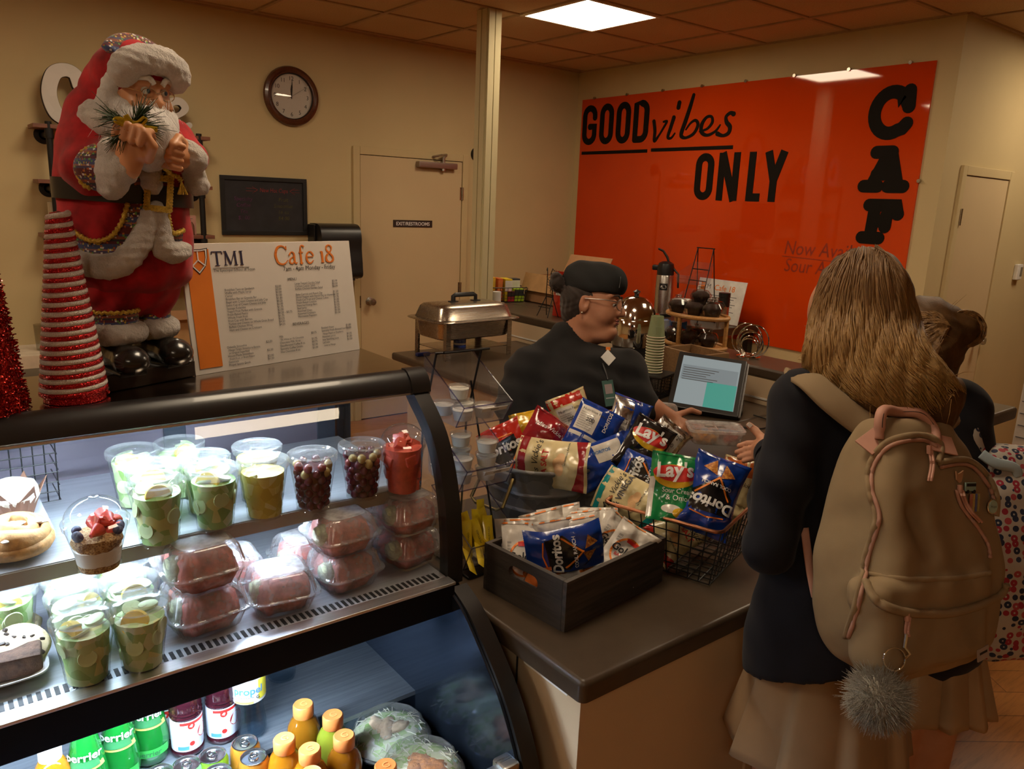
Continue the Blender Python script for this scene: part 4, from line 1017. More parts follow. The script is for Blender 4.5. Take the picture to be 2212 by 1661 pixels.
def salad(px,py,lab,r,chicken):
 p=on(px,py,LDZ+0.05);o=thing('salad_bowl',lab,'salad',(min(p.x,0.785-r),p.y,LDZ),0.4,'lidded salad bowls')
 MB().lathe([(0,0.001),(r*0.62,0.001),(r*0.66,0.004),(r*0.93,0.040),(r*1.0,0.043),(r*1.0,0.046),(r*0.94,0.046),(r*0.9,0.042),(0,0.036)],40).build('bowl',BOWL,o,60)
 MB().lathe([(r*1.0,0.0465),(r*0.965,0.050),(r*0.93,0.050),(r*0.80,0.077),(r*0.74,0.081),(r*0.70,0.079),(0,0.080)],24,wob=lambda a,z:0.012*math.cos(12*a)if z>0.06 else 0).build('lid',CLEARLID,o,25)
 m=MB();m.lathe([(r*0.90,0.044),(r*0.82,0.057),(r*0.55,0.068),(0,0.066)],40,wob=lambda a,z:0.08*noise.noise(Vector((4*math.cos(a),4*math.sin(a),z*80))));m.build('lettuce_bed',LEAF,o,180)
 rnd=random.Random(int(px));m=MB()
 for k in range(130):
  a=rnd.uniform(0,2*PI);rr=r*0.86*math.sqrt(rnd.random());b=rnd.uniform(0,2*PI);z=0.070-0.020*(rr/r)**2+rnd.uniform(-.002,.004);L=rnd.uniform(0.006,0.016)
  c=Vector((rr*math.cos(a),rr*math.sin(a),z));d=Vector((math.cos(b),math.sin(b),rnd.uniform(-.2,.2)))*L
  m.tube([c-d,c+Vector((0,0,0.002)),c+d],0.0009,4,flat=0.5)
 m.build('shredded_cheese',M('pale_shreds',(0.72,0.70,0.52),0.6),o)
 m=MB()
 for k in range(9 if chicken else 5):
  a=rnd.uniform(0,2*PI);rr=r*rnd.uniform(0,0.42);bm=bmesh.new();bmesh.ops.create_icosphere(bm,subdivisions=3,radius=1)
  for v in bm.verts:v.co*=1+0.35*noise.noise(v.co*2.2+Vector((k,0,0)))
  m.bm(bm,Matrix.Translation((rr*math.cos(a),rr*math.sin(a),0.068))@Matrix.Rotation(rnd.uniform(0,3),4,'Z')@Matrix.Diagonal((0.026,0.014,0.009,1)))
 m.build('chicken',M('fried_chicken',(0.48,0.17,0.03),0.5,var=0.4,vs=90,bump=0.8,bs=140)if chicken else M('grilled_chicken',(0.85,0.60,0.38),0.6,var=0.2,vs=60),o,180)
salad(862,1578,'lidded salad bowl with pale grilled chicken and lettuce',0.088,False);salad(957,1640,'lidded salad bowl topped with orange fried chicken',0.088,True)
# ---- counters
LAM=M('dark_brown_laminate',(0.060,0.040,0.025),0.34,var=0.10,vs=30,spec=0.35)
BEIGE=wall_paint('beige_base_paint',(0.60,0.45,0.29))
CT=0.91
def slab(name,lab,rects,z0,z1,bev=0.012):
 m=MB()
 for a in rects:m.box2((a[0],a[1],z0),(a[2],a[3],z1),bev,3)
 return tag(m.build(name,LAM,None,30),lab,'countertop')
m=MB()
pl=[(2.92,1.80),(2.12,1.80),(2.12,1.70),(0.864,1.70),(0.864,0.875)]+[(0.879+0.015*math.cos(a),0.875+0.015*math.sin(a))for a in[PI+PI/2*i/6 for i in range(1,7)]]+[(2.92,0.86)]
bm=bmesh.new();vv=[bm.verts.new((x,y,CT-0.042))for x,y in pl];f=bm.faces.new(vv);r=bmesh.ops.extrude_face_region(bm,geom=[f])
for v in[e for e in r['geom']if isinstance(e,bmesh.types.BMVert)]:v.co.z=CT
bmesh.ops.bevel(bm,geom=[e for e in bm.edges if e.verts[0].co.z>CT-0.001 and e.verts[1].co.z>CT-0.001],offset=0.012,segments=4,profile=0.5,affect='EDGES')
m.bm(bm);m.wn=True;tag(m.build('countertop',LAM,None,30),'dark brown front countertop holding the snack crate, tub and wire basket','countertop')
slab('countertop','dark brown lower countertop under the steel chafing dish',[(2.12,1.802,2.918,2.62),(2.05,2.62,2.918,3.68)],CT-0.042,CT)
slab('bar_ledge','raised dark brown ledge running behind the cash register',[(2.92,1.03,3.19,4.09),(3.19,3.45,3.74,4.40),(3.05,4.09,3.19,4.40)],1.022,1.07)
cb=thing('counter_base','cream front counter base under the dark countertop','counter',(0,0,0))
m=MB();m.box2((0.895,0.895,0.0),(2.90,1.42,CT-0.042));m.build('base_panel',BEIGE,cb)
MB().box2((1.45,0.888,0.0),(1.49,0.895,CT-0.043)).build('batten',M('batten_paint',(0.66,0.55,0.40),0.6),cb)
MB().box2((0.893,1.08,0.0),(0.8955,1.084,CT-0.043)).build('panel_joint',INK,cb)
MB().box2((0.893,0.93,CT-0.075),(0.8949,1.06,CT-0.043)).build('paper_label',WHITE,cb)
MB().box2((0.96,0.8925,CT-0.052),(1.9,0.8949,CT-0.043)).build('edge_bead',M('bead_pale',(0.62,0.55,0.48),0.5),cb)
tag(MB().box2((2.12,1.85,0.0),(2.90,3.62,CT-0.042)).build('cabinet_base',BEIGE),'cream base cabinet under the lower countertop','cabinet')
tag(MB().box2((2.92,1.06,0.0),(3.02,4.09,1.022)).build('knee_wall',BEIGE),kind='structure')
tag(MB().box2((3.25,3.5,0.0),(3.70,4.36,1.022)).build('cabinet_base',BEIGE),'cream base cabinet in the corner under the cardboard box','cabinet')
tag(MB().box2((2.9145,1.9,CT+0.02),(2.9195,3.9,CT+0.028)).build('cable_trim',WHITE),'thin pale trim strip along the knee wall behind the lower counter','trim')
bt=thing('wall_counter','dark back counter under the orange panel holding the airpot','counter',(0,0,0))
MB().box2((4.33,3.30,0.882),(4.855,5.39,0.936),0.006).build('counter_slab',LAM,bt);MB().box2((4.45,3.9,0),(4.855,5.39,0.882)).build('counter_cabinet',M('dark_cabinet',(0.03,0.012,0.006),0.5),bt)
MB().box2((4.80,3.34,0.70),(4.855,3.40,0.882)).build('bracket',BLKSAT,bt)
# ---- chafing dish
cd=thing('chafing_dish','stainless steel chafing dish with a lid and black handle on the lower countertop','chafing dish',(2.385,3.475,CT),0.04)
def rloft(mb,prof,ax,n=56,e=7):
 vs=[];fs=[]
 for k,(h,z)in enumerate(prof):
  for i in range(n):
   a=2*PI*i/n;c,s_=math.cos(a),math.sin(a)
   vs.append(((ax[0]+h)*math.copysign(abs(c)**(2/e),c),(ax[1]+h)*math.copysign(abs(s_)**(2/e),s_),z))
 for k in range(len(prof)-1):
  for i in range(n):j=(i+1)%n;fs.append((k*n+i,k*n+j,(k+1)*n+j,(k+1)*n+i))
 return mb.add(vs,fs)
ax=(0.255,0.155);CHF=steel('chafer_steel',(0.46,0.40,0.33),0.26)
m=MB();rloft(m,[(-0.10,0.105),(-0.035,0.105),(-0.025,0.112),(-0.012,0.20)],ax);m.build('water_pan',CHF,cd)
m=MB();rloft(m,[(-0.005,0.196),(0.022,0.200),(0.026,0.204),(0.022,0.208),(-0.012,0.210)],ax);m.build('food_pan_rim',CHF,cd)
m=MB();rloft(m,[(-0.006,0.211),(-0.010,0.218),(-0.028,0.268),(-0.042,0.281),(-0.09,0.288),(-0.154,0.290)],ax);m.build('lid',CHF,cd)
m=MB();m.tube([(-0.075,0.0,0.29),(-0.075,0,0.318),(-0.06,0,0.326),(0.06,0,0.326),(0.075,0,0.318),(0.075,0,0.29)],0.008,8,flat=1.6);m.box((-0.075,0,0.291),(0.05,0.03,0.006),None,0.002);m.box((0.075,0,0.291),(0.05,0.03,0.006),None,0.002);m.build('lid_handle',BLACK,cd)
for sx in(-1,1):
 for sy in(-1,1):
  m=MB();m.box((sx*0.205,sy*0.145,0.098),(0.028,0.004,0.196));m.box((sx*0.217,sy*0.132,0.098),(0.004,0.026,0.196));m.build('leg',CHF,cd)
m=MB();m.box((0,0,0.05),(0.42,0.26,0.004));m.build('fuel_shelf',CHF,cd)
m=MB();m.box((-0.235,0,0.165),(0.004,0.14,0.02));m.box((0.235,0,0.165),(0.004,0.14,0.02));m.build('side_grip',CHF,cd)
o=thing('fuel_can','small blue fuel can under the chafing dish','can',(2.33,3.43,CT+0.0525));MB().lathe([(0,0),(0.035,0),(0.035,0.005),(0.034,0.006),(0.034,0.038),(0.035,0.04),(0.03,0.042),(0,0.040)],26).build('can_body',M('fuel_blue',(0.02,0.05,0.28),0.3),o);MB().lathe([(0.0345,0.012),(0.0345,0.022)],26).build('label_stripe',WHITE,o)
tag(MB().box2((2.11,3.50,CT),(2.19,3.53,CT+0.02),0.006).build('lighter',M('lighter_blue',(0.01,0.015,0.08),0.3)),'dark blue lighter lying in front of the chafing dish','lighter')
# ---- things on the raised ledge
LZ=1.07
def wire_basket(o,hx,hy,h,nx,ny,nz,r,fl=0.85,rim=None,rr=0.003):
 m=MB();c=[(-1,-1),(1,-1),(1,1),(-1,1)]
 P=lambda sx,sy,t:(sx*hx*(fl+(1-fl)*t),sy*hy*(fl+(1-fl)*t),0.003+(h-0.003)*t)
 for k in range(nz):
  t=k/nz;m.tube([P(*q,t)for q in c],r,5,closed=True)
 for k in range(nx+1):
  u=-1+2*k/nx
  m.tube([P(u,-1,1),P(u,-1,0),P(u,1,0),P(u,1,1)],r,5)
 for k in range(ny+1):
  u=-1+2*k/ny
  m.tube([P(-1,u,1),P(-1,u,0),P(1,u,0),P(1,u,1)],r,5)
 m.build('wire_mesh',BLKWIRE,o)
 m=MB();q=[]
 for sx,sy,a0 in((1,1,0),(-1,1,90),(-1,-1,180),(1,-1,270)):
  q+=[(sx*(hx-0.02)+0.02*math.cos(math.radians(a0+90*i/5)),sy*(hy-0.02)+0.02*math.sin(math.radians(a0+90*i/5)),h)for i in range(6)]
 m.tube(q,rr,8,closed=True);m.build('rim_wire',rim or BLKWIRE,o)
o=thing('wire_basket','black wire basket of tea boxes on the raised ledge beside the post','basket',(3.235,4.225,LZ),-0.25);wire_basket(o,0.13,0.085,0.10,9,6,4,0.0018)
def teabox(dx,dy,w,d,h,lab,c1,c2,rz=-0.25,z0=0.006):
 a=Vector((3.235,4.225,0));R=Matrix.Rotation(-0.25,3,'Z');p=a+R@Vector((dx,dy,0))
 o=thing('tea_box',lab,'tea box',(p.x,p.y,LZ+z0),rz,None);MB().box2((-w/2,-d/2,0),(w/2,d/2,h),0.002).build('carton',M('tea_'+lab[:9].replace(' ','_'),c1,0.5),o)
 MB().box2((-w/2-0.0006,-d/2-0.0008,h*0.45),(w/2*0.98,-d/2-0.0002,h*0.93)).build('label_panel',M('tea2_'+lab[:9].replace(' ','_'),c2,0.5),o)
teabox(-0.095,0.03,0.05,0.05,0.155,'yellow tea box at the left back of the wire basket',(0.70,0.40,0.02),(0.75,0.5,0.05))
teabox(-0.048,0.02,0.035,0.10,0.150,'orange tea box between two yellow ones',(0.65,0.13,0.03),(0.7,0.2,0.05))
teabox(0.0,-0.005,0.052,0.11,0.150,'yellow tea box with a white end in the middle of the basket',(0.72,0.55,0.02),(0.72,0.70,0.66))
teabox(0.068,0.02,0.07,0.07,0.148,'dark tea box with a white end at the right of the basket',(0.03,0.03,0.04),(0.68,0.66,0.62))
teabox(0.075,-0.048,0.07,0.045,0.085,'bright green tea box low in the front of the basket',(0.35,0.55,0.02),(0.03,0.03,0.03))
teabox(0.015,-0.068,0.05,0.012,0.07,'red berry tea packet at the front of the wire basket',(0.45,0.02,0.03),(0.05,0.02,0.02))
o=MB().lathe([(0,0),(0.03,0),(0.03,0.08),(0,0.08)],24).build('paper_cup',WHITE,None,loc=(3.10,4.14,LZ));tag(o,'small white cup standing beside the post on the ledge','cup')
CARD=M('cardboard',(0.36,0.18,0.08),0.8,var=0.1)
o=thing('cardboard_box','open brown cardboard box behind the tea basket','box',(3.55,3.98,LZ));m=MB()
for a in(((-0.17,-0.21,0),(-0.166,0.21,0.18)),((0.166,-0.21,0),(0.17,0.21,0.18)),((-0.166,-0.21,0),(0.166,-0.206,0.18)),((-0.166,0.206,0),(0.166,0.21,0.18)),((-0.17,-0.21,0),(0.17,0.21,0.004))):m.box2(*a)
m.build('carton',CARD,o);m=MB();m.box((0.205,0,0.245),(0.004,0.42,0.16),rotM(0,0.5,0));m.build('flap',CARD,o);m=MB();m.box((-0.19,0,0.14),(0.004,0.41,0.12),rotM(0,0.3,0));m.build('flap',M('cardboard_light',(0.42,0.24,0.10),0.8),o)
st=thing('wire_stand','small black wire easel with curled top beside the cardboard box','stand',(3.03,3.52,LZ));m=MB()
for sx in(-1,1):
 m.tube([(0.03,sx*0.055,0.003),(0.0,sx*0.03,0.12),(-0.01,sx*0.015,0.26),(-0.005,sx*0.025,0.29),(0.0,sx*0.035,0.275)],0.003,6);m.tube([(-0.05,sx*0.05,0.003),(0.0,sx*0.03,0.12)],0.003,6)
m.tube([(0.0,-0.03,0.12),(0.0,0.03,0.12)],0.003,6);m.tube([(-0.04,-0.05,0.06),(-0.04,0.05,0.06)],0.003,6);m.build('wire_frame',BLKWIRE,st)
o=thing('snack_bag','red and white snack bag leaning behind the wire easel','snack bag',(3.10,3.47,LZ+0.002),0.2);m=MB()
m.grid(lambda u,v:(0.03*math.sin(PI*u)*math.sin(PI*min(1,v*1.1+0.05))**0.5*1-0.0,(u-0.5)*(0.16-0.02*v),0.27*v),12,14);m.grid(lambda u,v:(-0.03*math.sin(PI*u)*math.sin(PI*min(1,v*1.1+0.05))**0.5,(u-0.5)*(0.16-0.02*v),0.27*v),12,14);m.build('bag_body',M('bag_red',(0.50,0.03,0.015),0.3),o,180)
m=MB();m.grid(lambda u,v:(-0.031*math.sin(PI*(0.15+0.7*u))*1.0-0.002,(u-0.5)*0.10,0.13+0.11*v),8,4);m.build('bag_print',WHITE,o,180)
t=NT('polished_dome');t.set(color=(0.62,0.55,0.48),rough=0.12,metal=1.0);DOME=t.m
o=thing('beverage_urn','chrome domed beverage urn behind the person at the register','urn',(2.72,2.53,CT))
MB().lathe([(0,0.01),(0.10,0.01),(0.105,0.0),(0.105,0.03),(0.098,0.04),(0.098,0.17),(0.10,0.18)],40).build('urn_base',BLACK,o);MB().lathe([(0.10,0.18),(0.104,0.185),(0.104,0.305),(0.10,0.31)],40).build('urn_body',CHROME,o)
MB().lathe([(0.1,0.31),(0.094,0.345),(0.075,0.385),(0.045,0.408),(0.02,0.414),(0,0.415)],40).build('domed_lid',DOME,o,180);MB().lathe([(0.012,0.41),(0.010,0.425),(0.018,0.435),(0.0,0.445)],20).build('lid_knob',BLACK,o)
m=MB();m.tube([(0.03,-0.10,0.26),(0.035,-0.135,0.24),(0.035,-0.14,0.16),(0.03,-0.11,0.12)],0.009,8);m.build('urn_handle',BLACK,o)
m=MB();m.cyl((-0.07,-0.075,0.10),(-0.10,-0.11,0.10),0.012);m.cyl((-0.095,-0.105,0.105),(-0.095,-0.105,0.07),0.010);m.build('tap',CHROME,o)
o=thing('cup_holder','black wire cup holder on the lower counter beside the register','holder',(2.60,2.285,CT),0.3);wire_basket(o,0.075,0.075,0.10,10,10,7,0.0015,0.9);MB().box2((-0.08,-0.08,0.094),(0.08,0.08,0.106),0.003).build('holder_top',BLACK,o)
CUPG=mottle('cup_print',[(0.22,0.26,0.13),(0.25,0.30,0.16),(0.24,0.28,0.14),(0.62,0.60,0.50)],16,0.6);CUPR=M('cup_rim_cream',(0.62,0.55,0.40),0.6)
for k in range(14):
 z=CT+0.1065+k*0.0122;o=thing('paper_cup','green paper cup in the upside-down stack, %s'%['at the bottom on the holder','second from the bottom','third from the bottom','fourth from the bottom','fifth from the bottom','sixth from the bottom','seventh from the bottom','seventh from the top','sixth from the top','fifth from the top','fourth from the top','third from the top','second from the top','topmost with its print in view'][k],'paper cup',(2.60,2.285,z),0.5,'upside-down green paper cups')
 MB().lathe([(0.0385,0.003),(0.0272,0.094),(0.0262,0.094),(0.0255,0.088),(0,0.088)],28).build('cup_wall',CUPG,o,50);m=MB();m.tube([(0.039*math.cos(a),0.039*math.sin(a),0.003)for a in[2*PI*i/28 for i in range(28)]],0.0028,6,closed=True);m.build('rolled_rim',CUPR,o)
o=thing('sugar_caddy','small caddy of white and blue sugar packets on the raised ledge','caddy',(3.06,2.60,LZ));MB().box2((-0.05,-0.075,0),(0.05,0.075,0.05),0.003).build('caddy_box',BLACK,o);rnd=random.Random(2)
for k in range(10):MB().box((0.0+rnd.uniform(-.03,.03),-0.06+k*0.013,0.075),(0.05,0.003,0.06),rotM(rnd.uniform(-.15,.15),rnd.uniform(-.2,.2),rnd.uniform(-.3,.3))).build('sugar_packet',WHITE if k%3 else LBD,o)
o=MB().lathe([(0,0),(0.05,0),(0.05,0.11),(0.045,0.12),(0,0.12)],28).build('steel_canister',CHROME,None,loc=(3.08,2.755,LZ));tag(o,'short steel canister beside the sugar packets','canister')
BAM=wood('bamboo',(0.42,0.20,0.06),(0.58,0.30,0.10),8,0,0.4)
tr=thing('tiered_tray','two-tier round bamboo tray on the raised ledge','tray',(3.055,2.43,LZ),0.0)
def tier(z):
 m=MB();q=[(0.11*math.cos(a),0.165*math.sin(a),z)for a in[2*PI*i/40 for i in range(40)]];m.tube(q,0.011,8,closed=True);m.add([(p[0],p[1],z-0.006)for p in q]+[(p[0],p[1],z+0.0)for p in q],[tuple(range(39,-1,-1)),tuple(range(40,80))]+[(i,(i+1)%40,40+(i+1)%40,40+i)for i in range(40)]);m.build('tier',BAM,tr)
tier(0.012);tier(0.158)
for x,y in((-0.105,0.02),(0.03,-0.155),(0.03,0.155)):MB().box2((x-0.008,y-0.008,0.0),(x+0.008,y+0.008,0.162),0.002).build('upright',BAM,tr)
WRAP=clear('plastic_wrap',(0.80,0.78,0.76),1.2,0.12);CHOC=M('chocolate_muffin',(0.035,0.015,0.010),0.7,var=0.5,vs=60,bump=0.6,bs=80)
rnd=random.Random(11)
def wrapped_muffin(x,y,z,lab):
 o=thing('wrapped_muffin',lab,'muffin',(3.055+x,2.43+y,LZ+z),rnd.uniform(0,6),'plastic-wrapped chocolate muffins')
 MB().lathe([(0,0),(0.028,0),(0.034,0.03),(0.043,0.036),(0.042,0.05),(0.025,0.062),(0,0.065)],20,wob=lambda a,q:0.08*noise.noise(Vector((3*math.cos(a),3*math.sin(a),q*50)))).build('cake',CHOC,o,180)
 m=MB();sd=rnd.random()*9
 m.lathe([(0,0.0),(0.034,0.001),(0.048,0.03),(0.050,0.045),(0.035,0.068),(0.012,0.074),(0.018,0.088),(0.0,0.080)],22,wob=lambda a,q:0.22*noise.noise(Vector((5*math.cos(a)+sd,5*math.sin(a),q*90))));m.build('plastic_film',WRAP,o,20)
for x,y,lab in((-0.05,0.085,'left end of the top tier'),(-0.055,-0.02,'front middle of the top tier'),(-0.03,-0.105,'right end of the top tier'),(0.045,0.04,'back left of the top tier'),(0.05,-0.06,'back right of the top tier')):wrapped_muffin(x,y,0.162,'plastic-wrapped chocolate muffin at the '+lab)
wrapped_muffin(0.0,-0.01,0.212,'plastic-wrapped chocolate muffin on top of the pile on the top tier')
for x,y,lab in((-0.03,0.105,'left end of the bottom tier'),(-0.055,0.0,'front middle of the bottom tier'),(-0.03,-0.10,'right end of the bottom tier'),(0.05,0.03,'back of the bottom tier')):wrapped_muffin(x,y,0.018,'plastic-wrapped chocolate muffin at the '+lab)
o=thing('bamboo_box','shallow bamboo box edge showing behind the register screen','box',(2.815,2.23,CT),-0.1);m=MB()
for a in(((-0.09,-0.12,0),(0.09,-0.108,0.20)),((-0.09,0.108,0),(0.09,0.12,0.20)),((-0.09,-0.108,0),(-0.078,0.108,0.20)),((0.078,-0.108,0),(0.09,0.108,0.20))):m.box2(*a,0.002)
m.build('box_side',wood('bamboo_brown',(0.20,0.11,0.05),(0.32,0.18,0.08),8,0,0.5),o)
o=thing('ring_rack','chrome spiral ring rack on the raised ledge','rack',(3.07,2.125,LZ),0.25)
m=MB();m.lathe([(0,0),(0.055,0),(0.055,0.006),(0,0.008)],28);m.build('rack_base',CHROME,o)
for s in(-1,1):
 for k,r in enumerate((0.074,0.058,0.043)):
  m=MB();m.tube([(s*(0.012+0.026*k*0.5),s*0.02*(1-0.2*k)+r*math.cos(a)*0.98,0.008+r+r*math.sin(a))for a in[2*PI*i/36 for i in range(36)]],0.0032,7,closed=True);m.build('ring',CHROME,o)
BZ=0.936
o=thing('airpot','tall steel airpot with a black pump lid on the wall counter','airpot',(4.52,3.93,BZ),0.4)
MB().lathe([(0,0),(0.068,0),(0.068,0.02),(0.065,0.022)],30).build('airpot_base',BLACK,o);MB().lathe([(0.065,0.022),(0.066,0.30),(0.062,0.31)],32).build('steel_body',STEEL,o)
m=MB();m.lathe([(0.063,0.31),(0.064,0.36),(0.055,0.395),(0.03,0.41),(0,0.412)],32);m.box((0,0.07,0.36),(0.035,0.07,0.04),None,0.01);m.build('pump_lid',BLACK,o)
m=MB();m.tube([(0.0,-0.02,0.40),(0.0,-0.005,0.44),(0,0.03,0.485),(0,0.07,0.50)],[0.012,0.013,0.012,0.010],8,flat=0.6);m.build('pump_lever',BLACK,o);m=MB();m.tube([(0,-0.06,0.36),(0,-0.10,0.32),(0,-0.105,0.22)],0.008,8);m.build('carry_handle',BLACK,o)
m=MB();m.grid(lambda u,v:(0.0668*math.cos(2.9+u*0.9),0.0668*math.sin(2.9+u*0.9),0.20+0.05*v),8,1);m.build('label_plate',BLACK,o);m=MB();m.add([(0.0672*math.cos(3.35+0.33*math.cos(a)),0.0672*math.sin(3.35+0.33*math.cos(a)),0.225+0.014*math.sin(a))for a in[2*PI*i/20 for i in range(20)]],[tuple(range(20))]);m.build('label_oval',WHITE,o)
o=thing('display_rack','tall black wire rack with clear bins beside the airpot','rack',(4.52,3.60,BZ),0);m=MB()
for s in(-1,1):m.tube([(-0.10,s*0.085,0.0),(0.03,s*0.07,0.53)],0.004,6);m.tube([(0.10,s*0.085,0),(0.03,s*0.07,0.53)],0.004,6)
for z,x in((0.53,0.03),(0.38,-0.005),(0.30,-0.03),(0.10,-0.08)):m.tube([(x,-0.08,z),(x,0.08,z)],0.004,6)
m.build('wire_frame',BLKWIRE,o)
for z,x in((0.28,-0.06),(0.09,-0.11)):
 m=MB();hw=0.09
 m.add([(x-0.09,-hw,z),(x-0.09,hw,z),(x-0.11,hw,z+0.06),(x-0.11,-hw,z+0.06),(x+0.06,-hw,z),(x+0.06,hw,z),(x+0.08,hw,z+0.15),(x+0.08,-hw,z+0.15)],[(0,1,2,3),(0,1,5,4),(4,5,6,7),(0,4,7,3),(1,5,6,2)]);m.build('clear_bin',ACRYL,o,smooth=False)
o=MB().lathe([(0.045,0),(0.07,0.05),(0.066,0.05),(0.042,0.003),(0,0.003)],40,wob=lambda a,z:0.10*math.cos(8*a)*(z/0.05)).build('coffee_filters',WHITE,None,180,loc=(4.37,3.62,BZ+0.12));tag(o,'white frilled coffee filters in the clear bin of the black rack','coffee filters')
def menu_print(o,w,h,M_,small):
 m=MB();m.prism([(-w/2+0.012,-h/2+0.012),(-w/2+0.052,-h/2+0.012),(-w/2+0.052,h/2-0.012),(-w/2+0.012,h/2-0.012)],0,0.0004,M_);m.build('orange_stripe',INKO,o,smooth=False)
o=thing('menu_board','smaller white Cafe 18 menu board leaning on the orange panel behind the tumbler','menu board',(4.66,3.53,BZ),0.0);MI=axesM((0,-1,0),(0.22,0,0.975),(-0.975,0,0.22),(0,0,0.155))
m=MB();m.box((0,0,0),(0.42,0.31,0.005));m.build('board',WHITE,o,M=MI);MJ=MI@Matrix.Translation((0,0,0.0028))
m=MB();text_mb(m,'Cafe 18',0.058,-0.06,0.075,0,'LEFT',MJ,bold=0.01);m.build('title_lettering',INKO,o,smooth=False);m=MB();text_mb(m,'M',0.05,-0.13,0.08,0,'LEFT',MJ)
for k in range(9):m.ribbon([(-0.10,0.037-k*0.018),(0.02-0.02*(k%3),0.037-k*0.018)],0.004,0,0.0004,MJ,False)
for k in range(7):m.ribbon([(0.06,0.037-k*0.018),(0.15-0.02*(k%3),0.037-k*0.018)],0.004,0,0.0004,MJ,False)
m.build('print_lettering',INKG,o,smooth=False);m=MB();m.box((-0.165,0.1,0),(0.035,0.06,0.0006),None);m.build('crest',INKO,o,M=MJ)
o=thing('tumbler','steel tumbler with a black top beside the smaller menu board','tumbler',(4.46,3.20+0.13,BZ));MB().lathe([(0,0),(0.038,0),(0.039,0.15)],26).build('steel_body',STEEL,o);MB().lathe([(0.0395,0.15),(0.0395,0.205)],26).build('grip_band',BLACK,o);MB().lathe([(0.038,0.205),(0.038,0.215),(0.040,0.217),(0.040,0.245),(0,0.248)],26).build('lid',BLACK,o)
# ---- snacks and things on the front counter
def subdiv(mb,L=0.008):
 bm=bmesh.new();vv=[bm.verts.new(v)for v in mb.v]
 for f in mb.f:
  try:bm.faces.new([vv[i]for i in f])
  except ValueError:pass
 bmesh.ops.triangulate(bm,faces=list(bm.faces))
 for _ in range(3):
  e=[e for e in bm.edges if e.calc_length()>L]
  if not e:break
  bmesh.ops.subdivide_edges(bm,edges=e,cuts=1)
  bmesh.ops.triangulate(bm,faces=[f for f in bm.faces if len(f.verts)>3])
 bm.verts.index_update();r=MB();r.add([v.co.copy()for v in bm.verts],[[v.index for v in f.verts]for f in bm.faces]);bm.free();return r
def facing(c,roll=0,pitch=0,yaw=0):
 """matrix at c whose z axis looks back along the viewing direction, then turned"""
 return Matrix.Translation(c)@axesM(_r,_u,-_f)@Euler((0,0,math.radians(roll))).to_matrix().to_4x4()@Euler((math.radians(pitch),math.radians(yaw),0)).to_matrix().to_4x4()
def foil(name,color,rough=0.22,**kw):
 t=NT(name);v=t.coord();n=t.noise(v,25,3);t.base(t.ramp(n,[(0.3,tuple(c*0.8 for c in color)),(0.7,color)]));t.set(rough=rough,spec=0.6,coat=0.4,coatr=0.12,**kw);t.bump(t.noise(v,60,3),0.25,0.004);return t.m
F_BLUE=foil('foil_blue',(0.008,0.045,0.30));F_RED=foil('foil_red',(0.50,0.022,0.012));F_CREAM=foil('foil_cream',(0.66,0.54,0.28),0.35);F_DRED=foil('foil_dark_red',(0.30,0.012,0.018));F_TEAL=foil('foil_teal',(0.01,0.26,0.25));F_GREEN=foil('foil_green',(0.012,0.24,0.07));F_WHITE=foil('foil_white',(0.70,0.66,0.60),0.3);F_BLACK=foil('foil_black',(0.012,0.010,0.010));F_SILVER=steel('foil_silver',(0.62,0.61,0.60),0.25);F_ORANGE=foil('foil_orange',(0.42,0.10,0.02));F_YEL=foil('foil_yellow',(0.72,0.42,0.02))
CHIP=mottle('corn_chip',[(0.55,0.22,0.03),(0.45,0.15,0.02),(0.62,0.30,0.06),(0.35,0.10,0.02)],260,0.6)
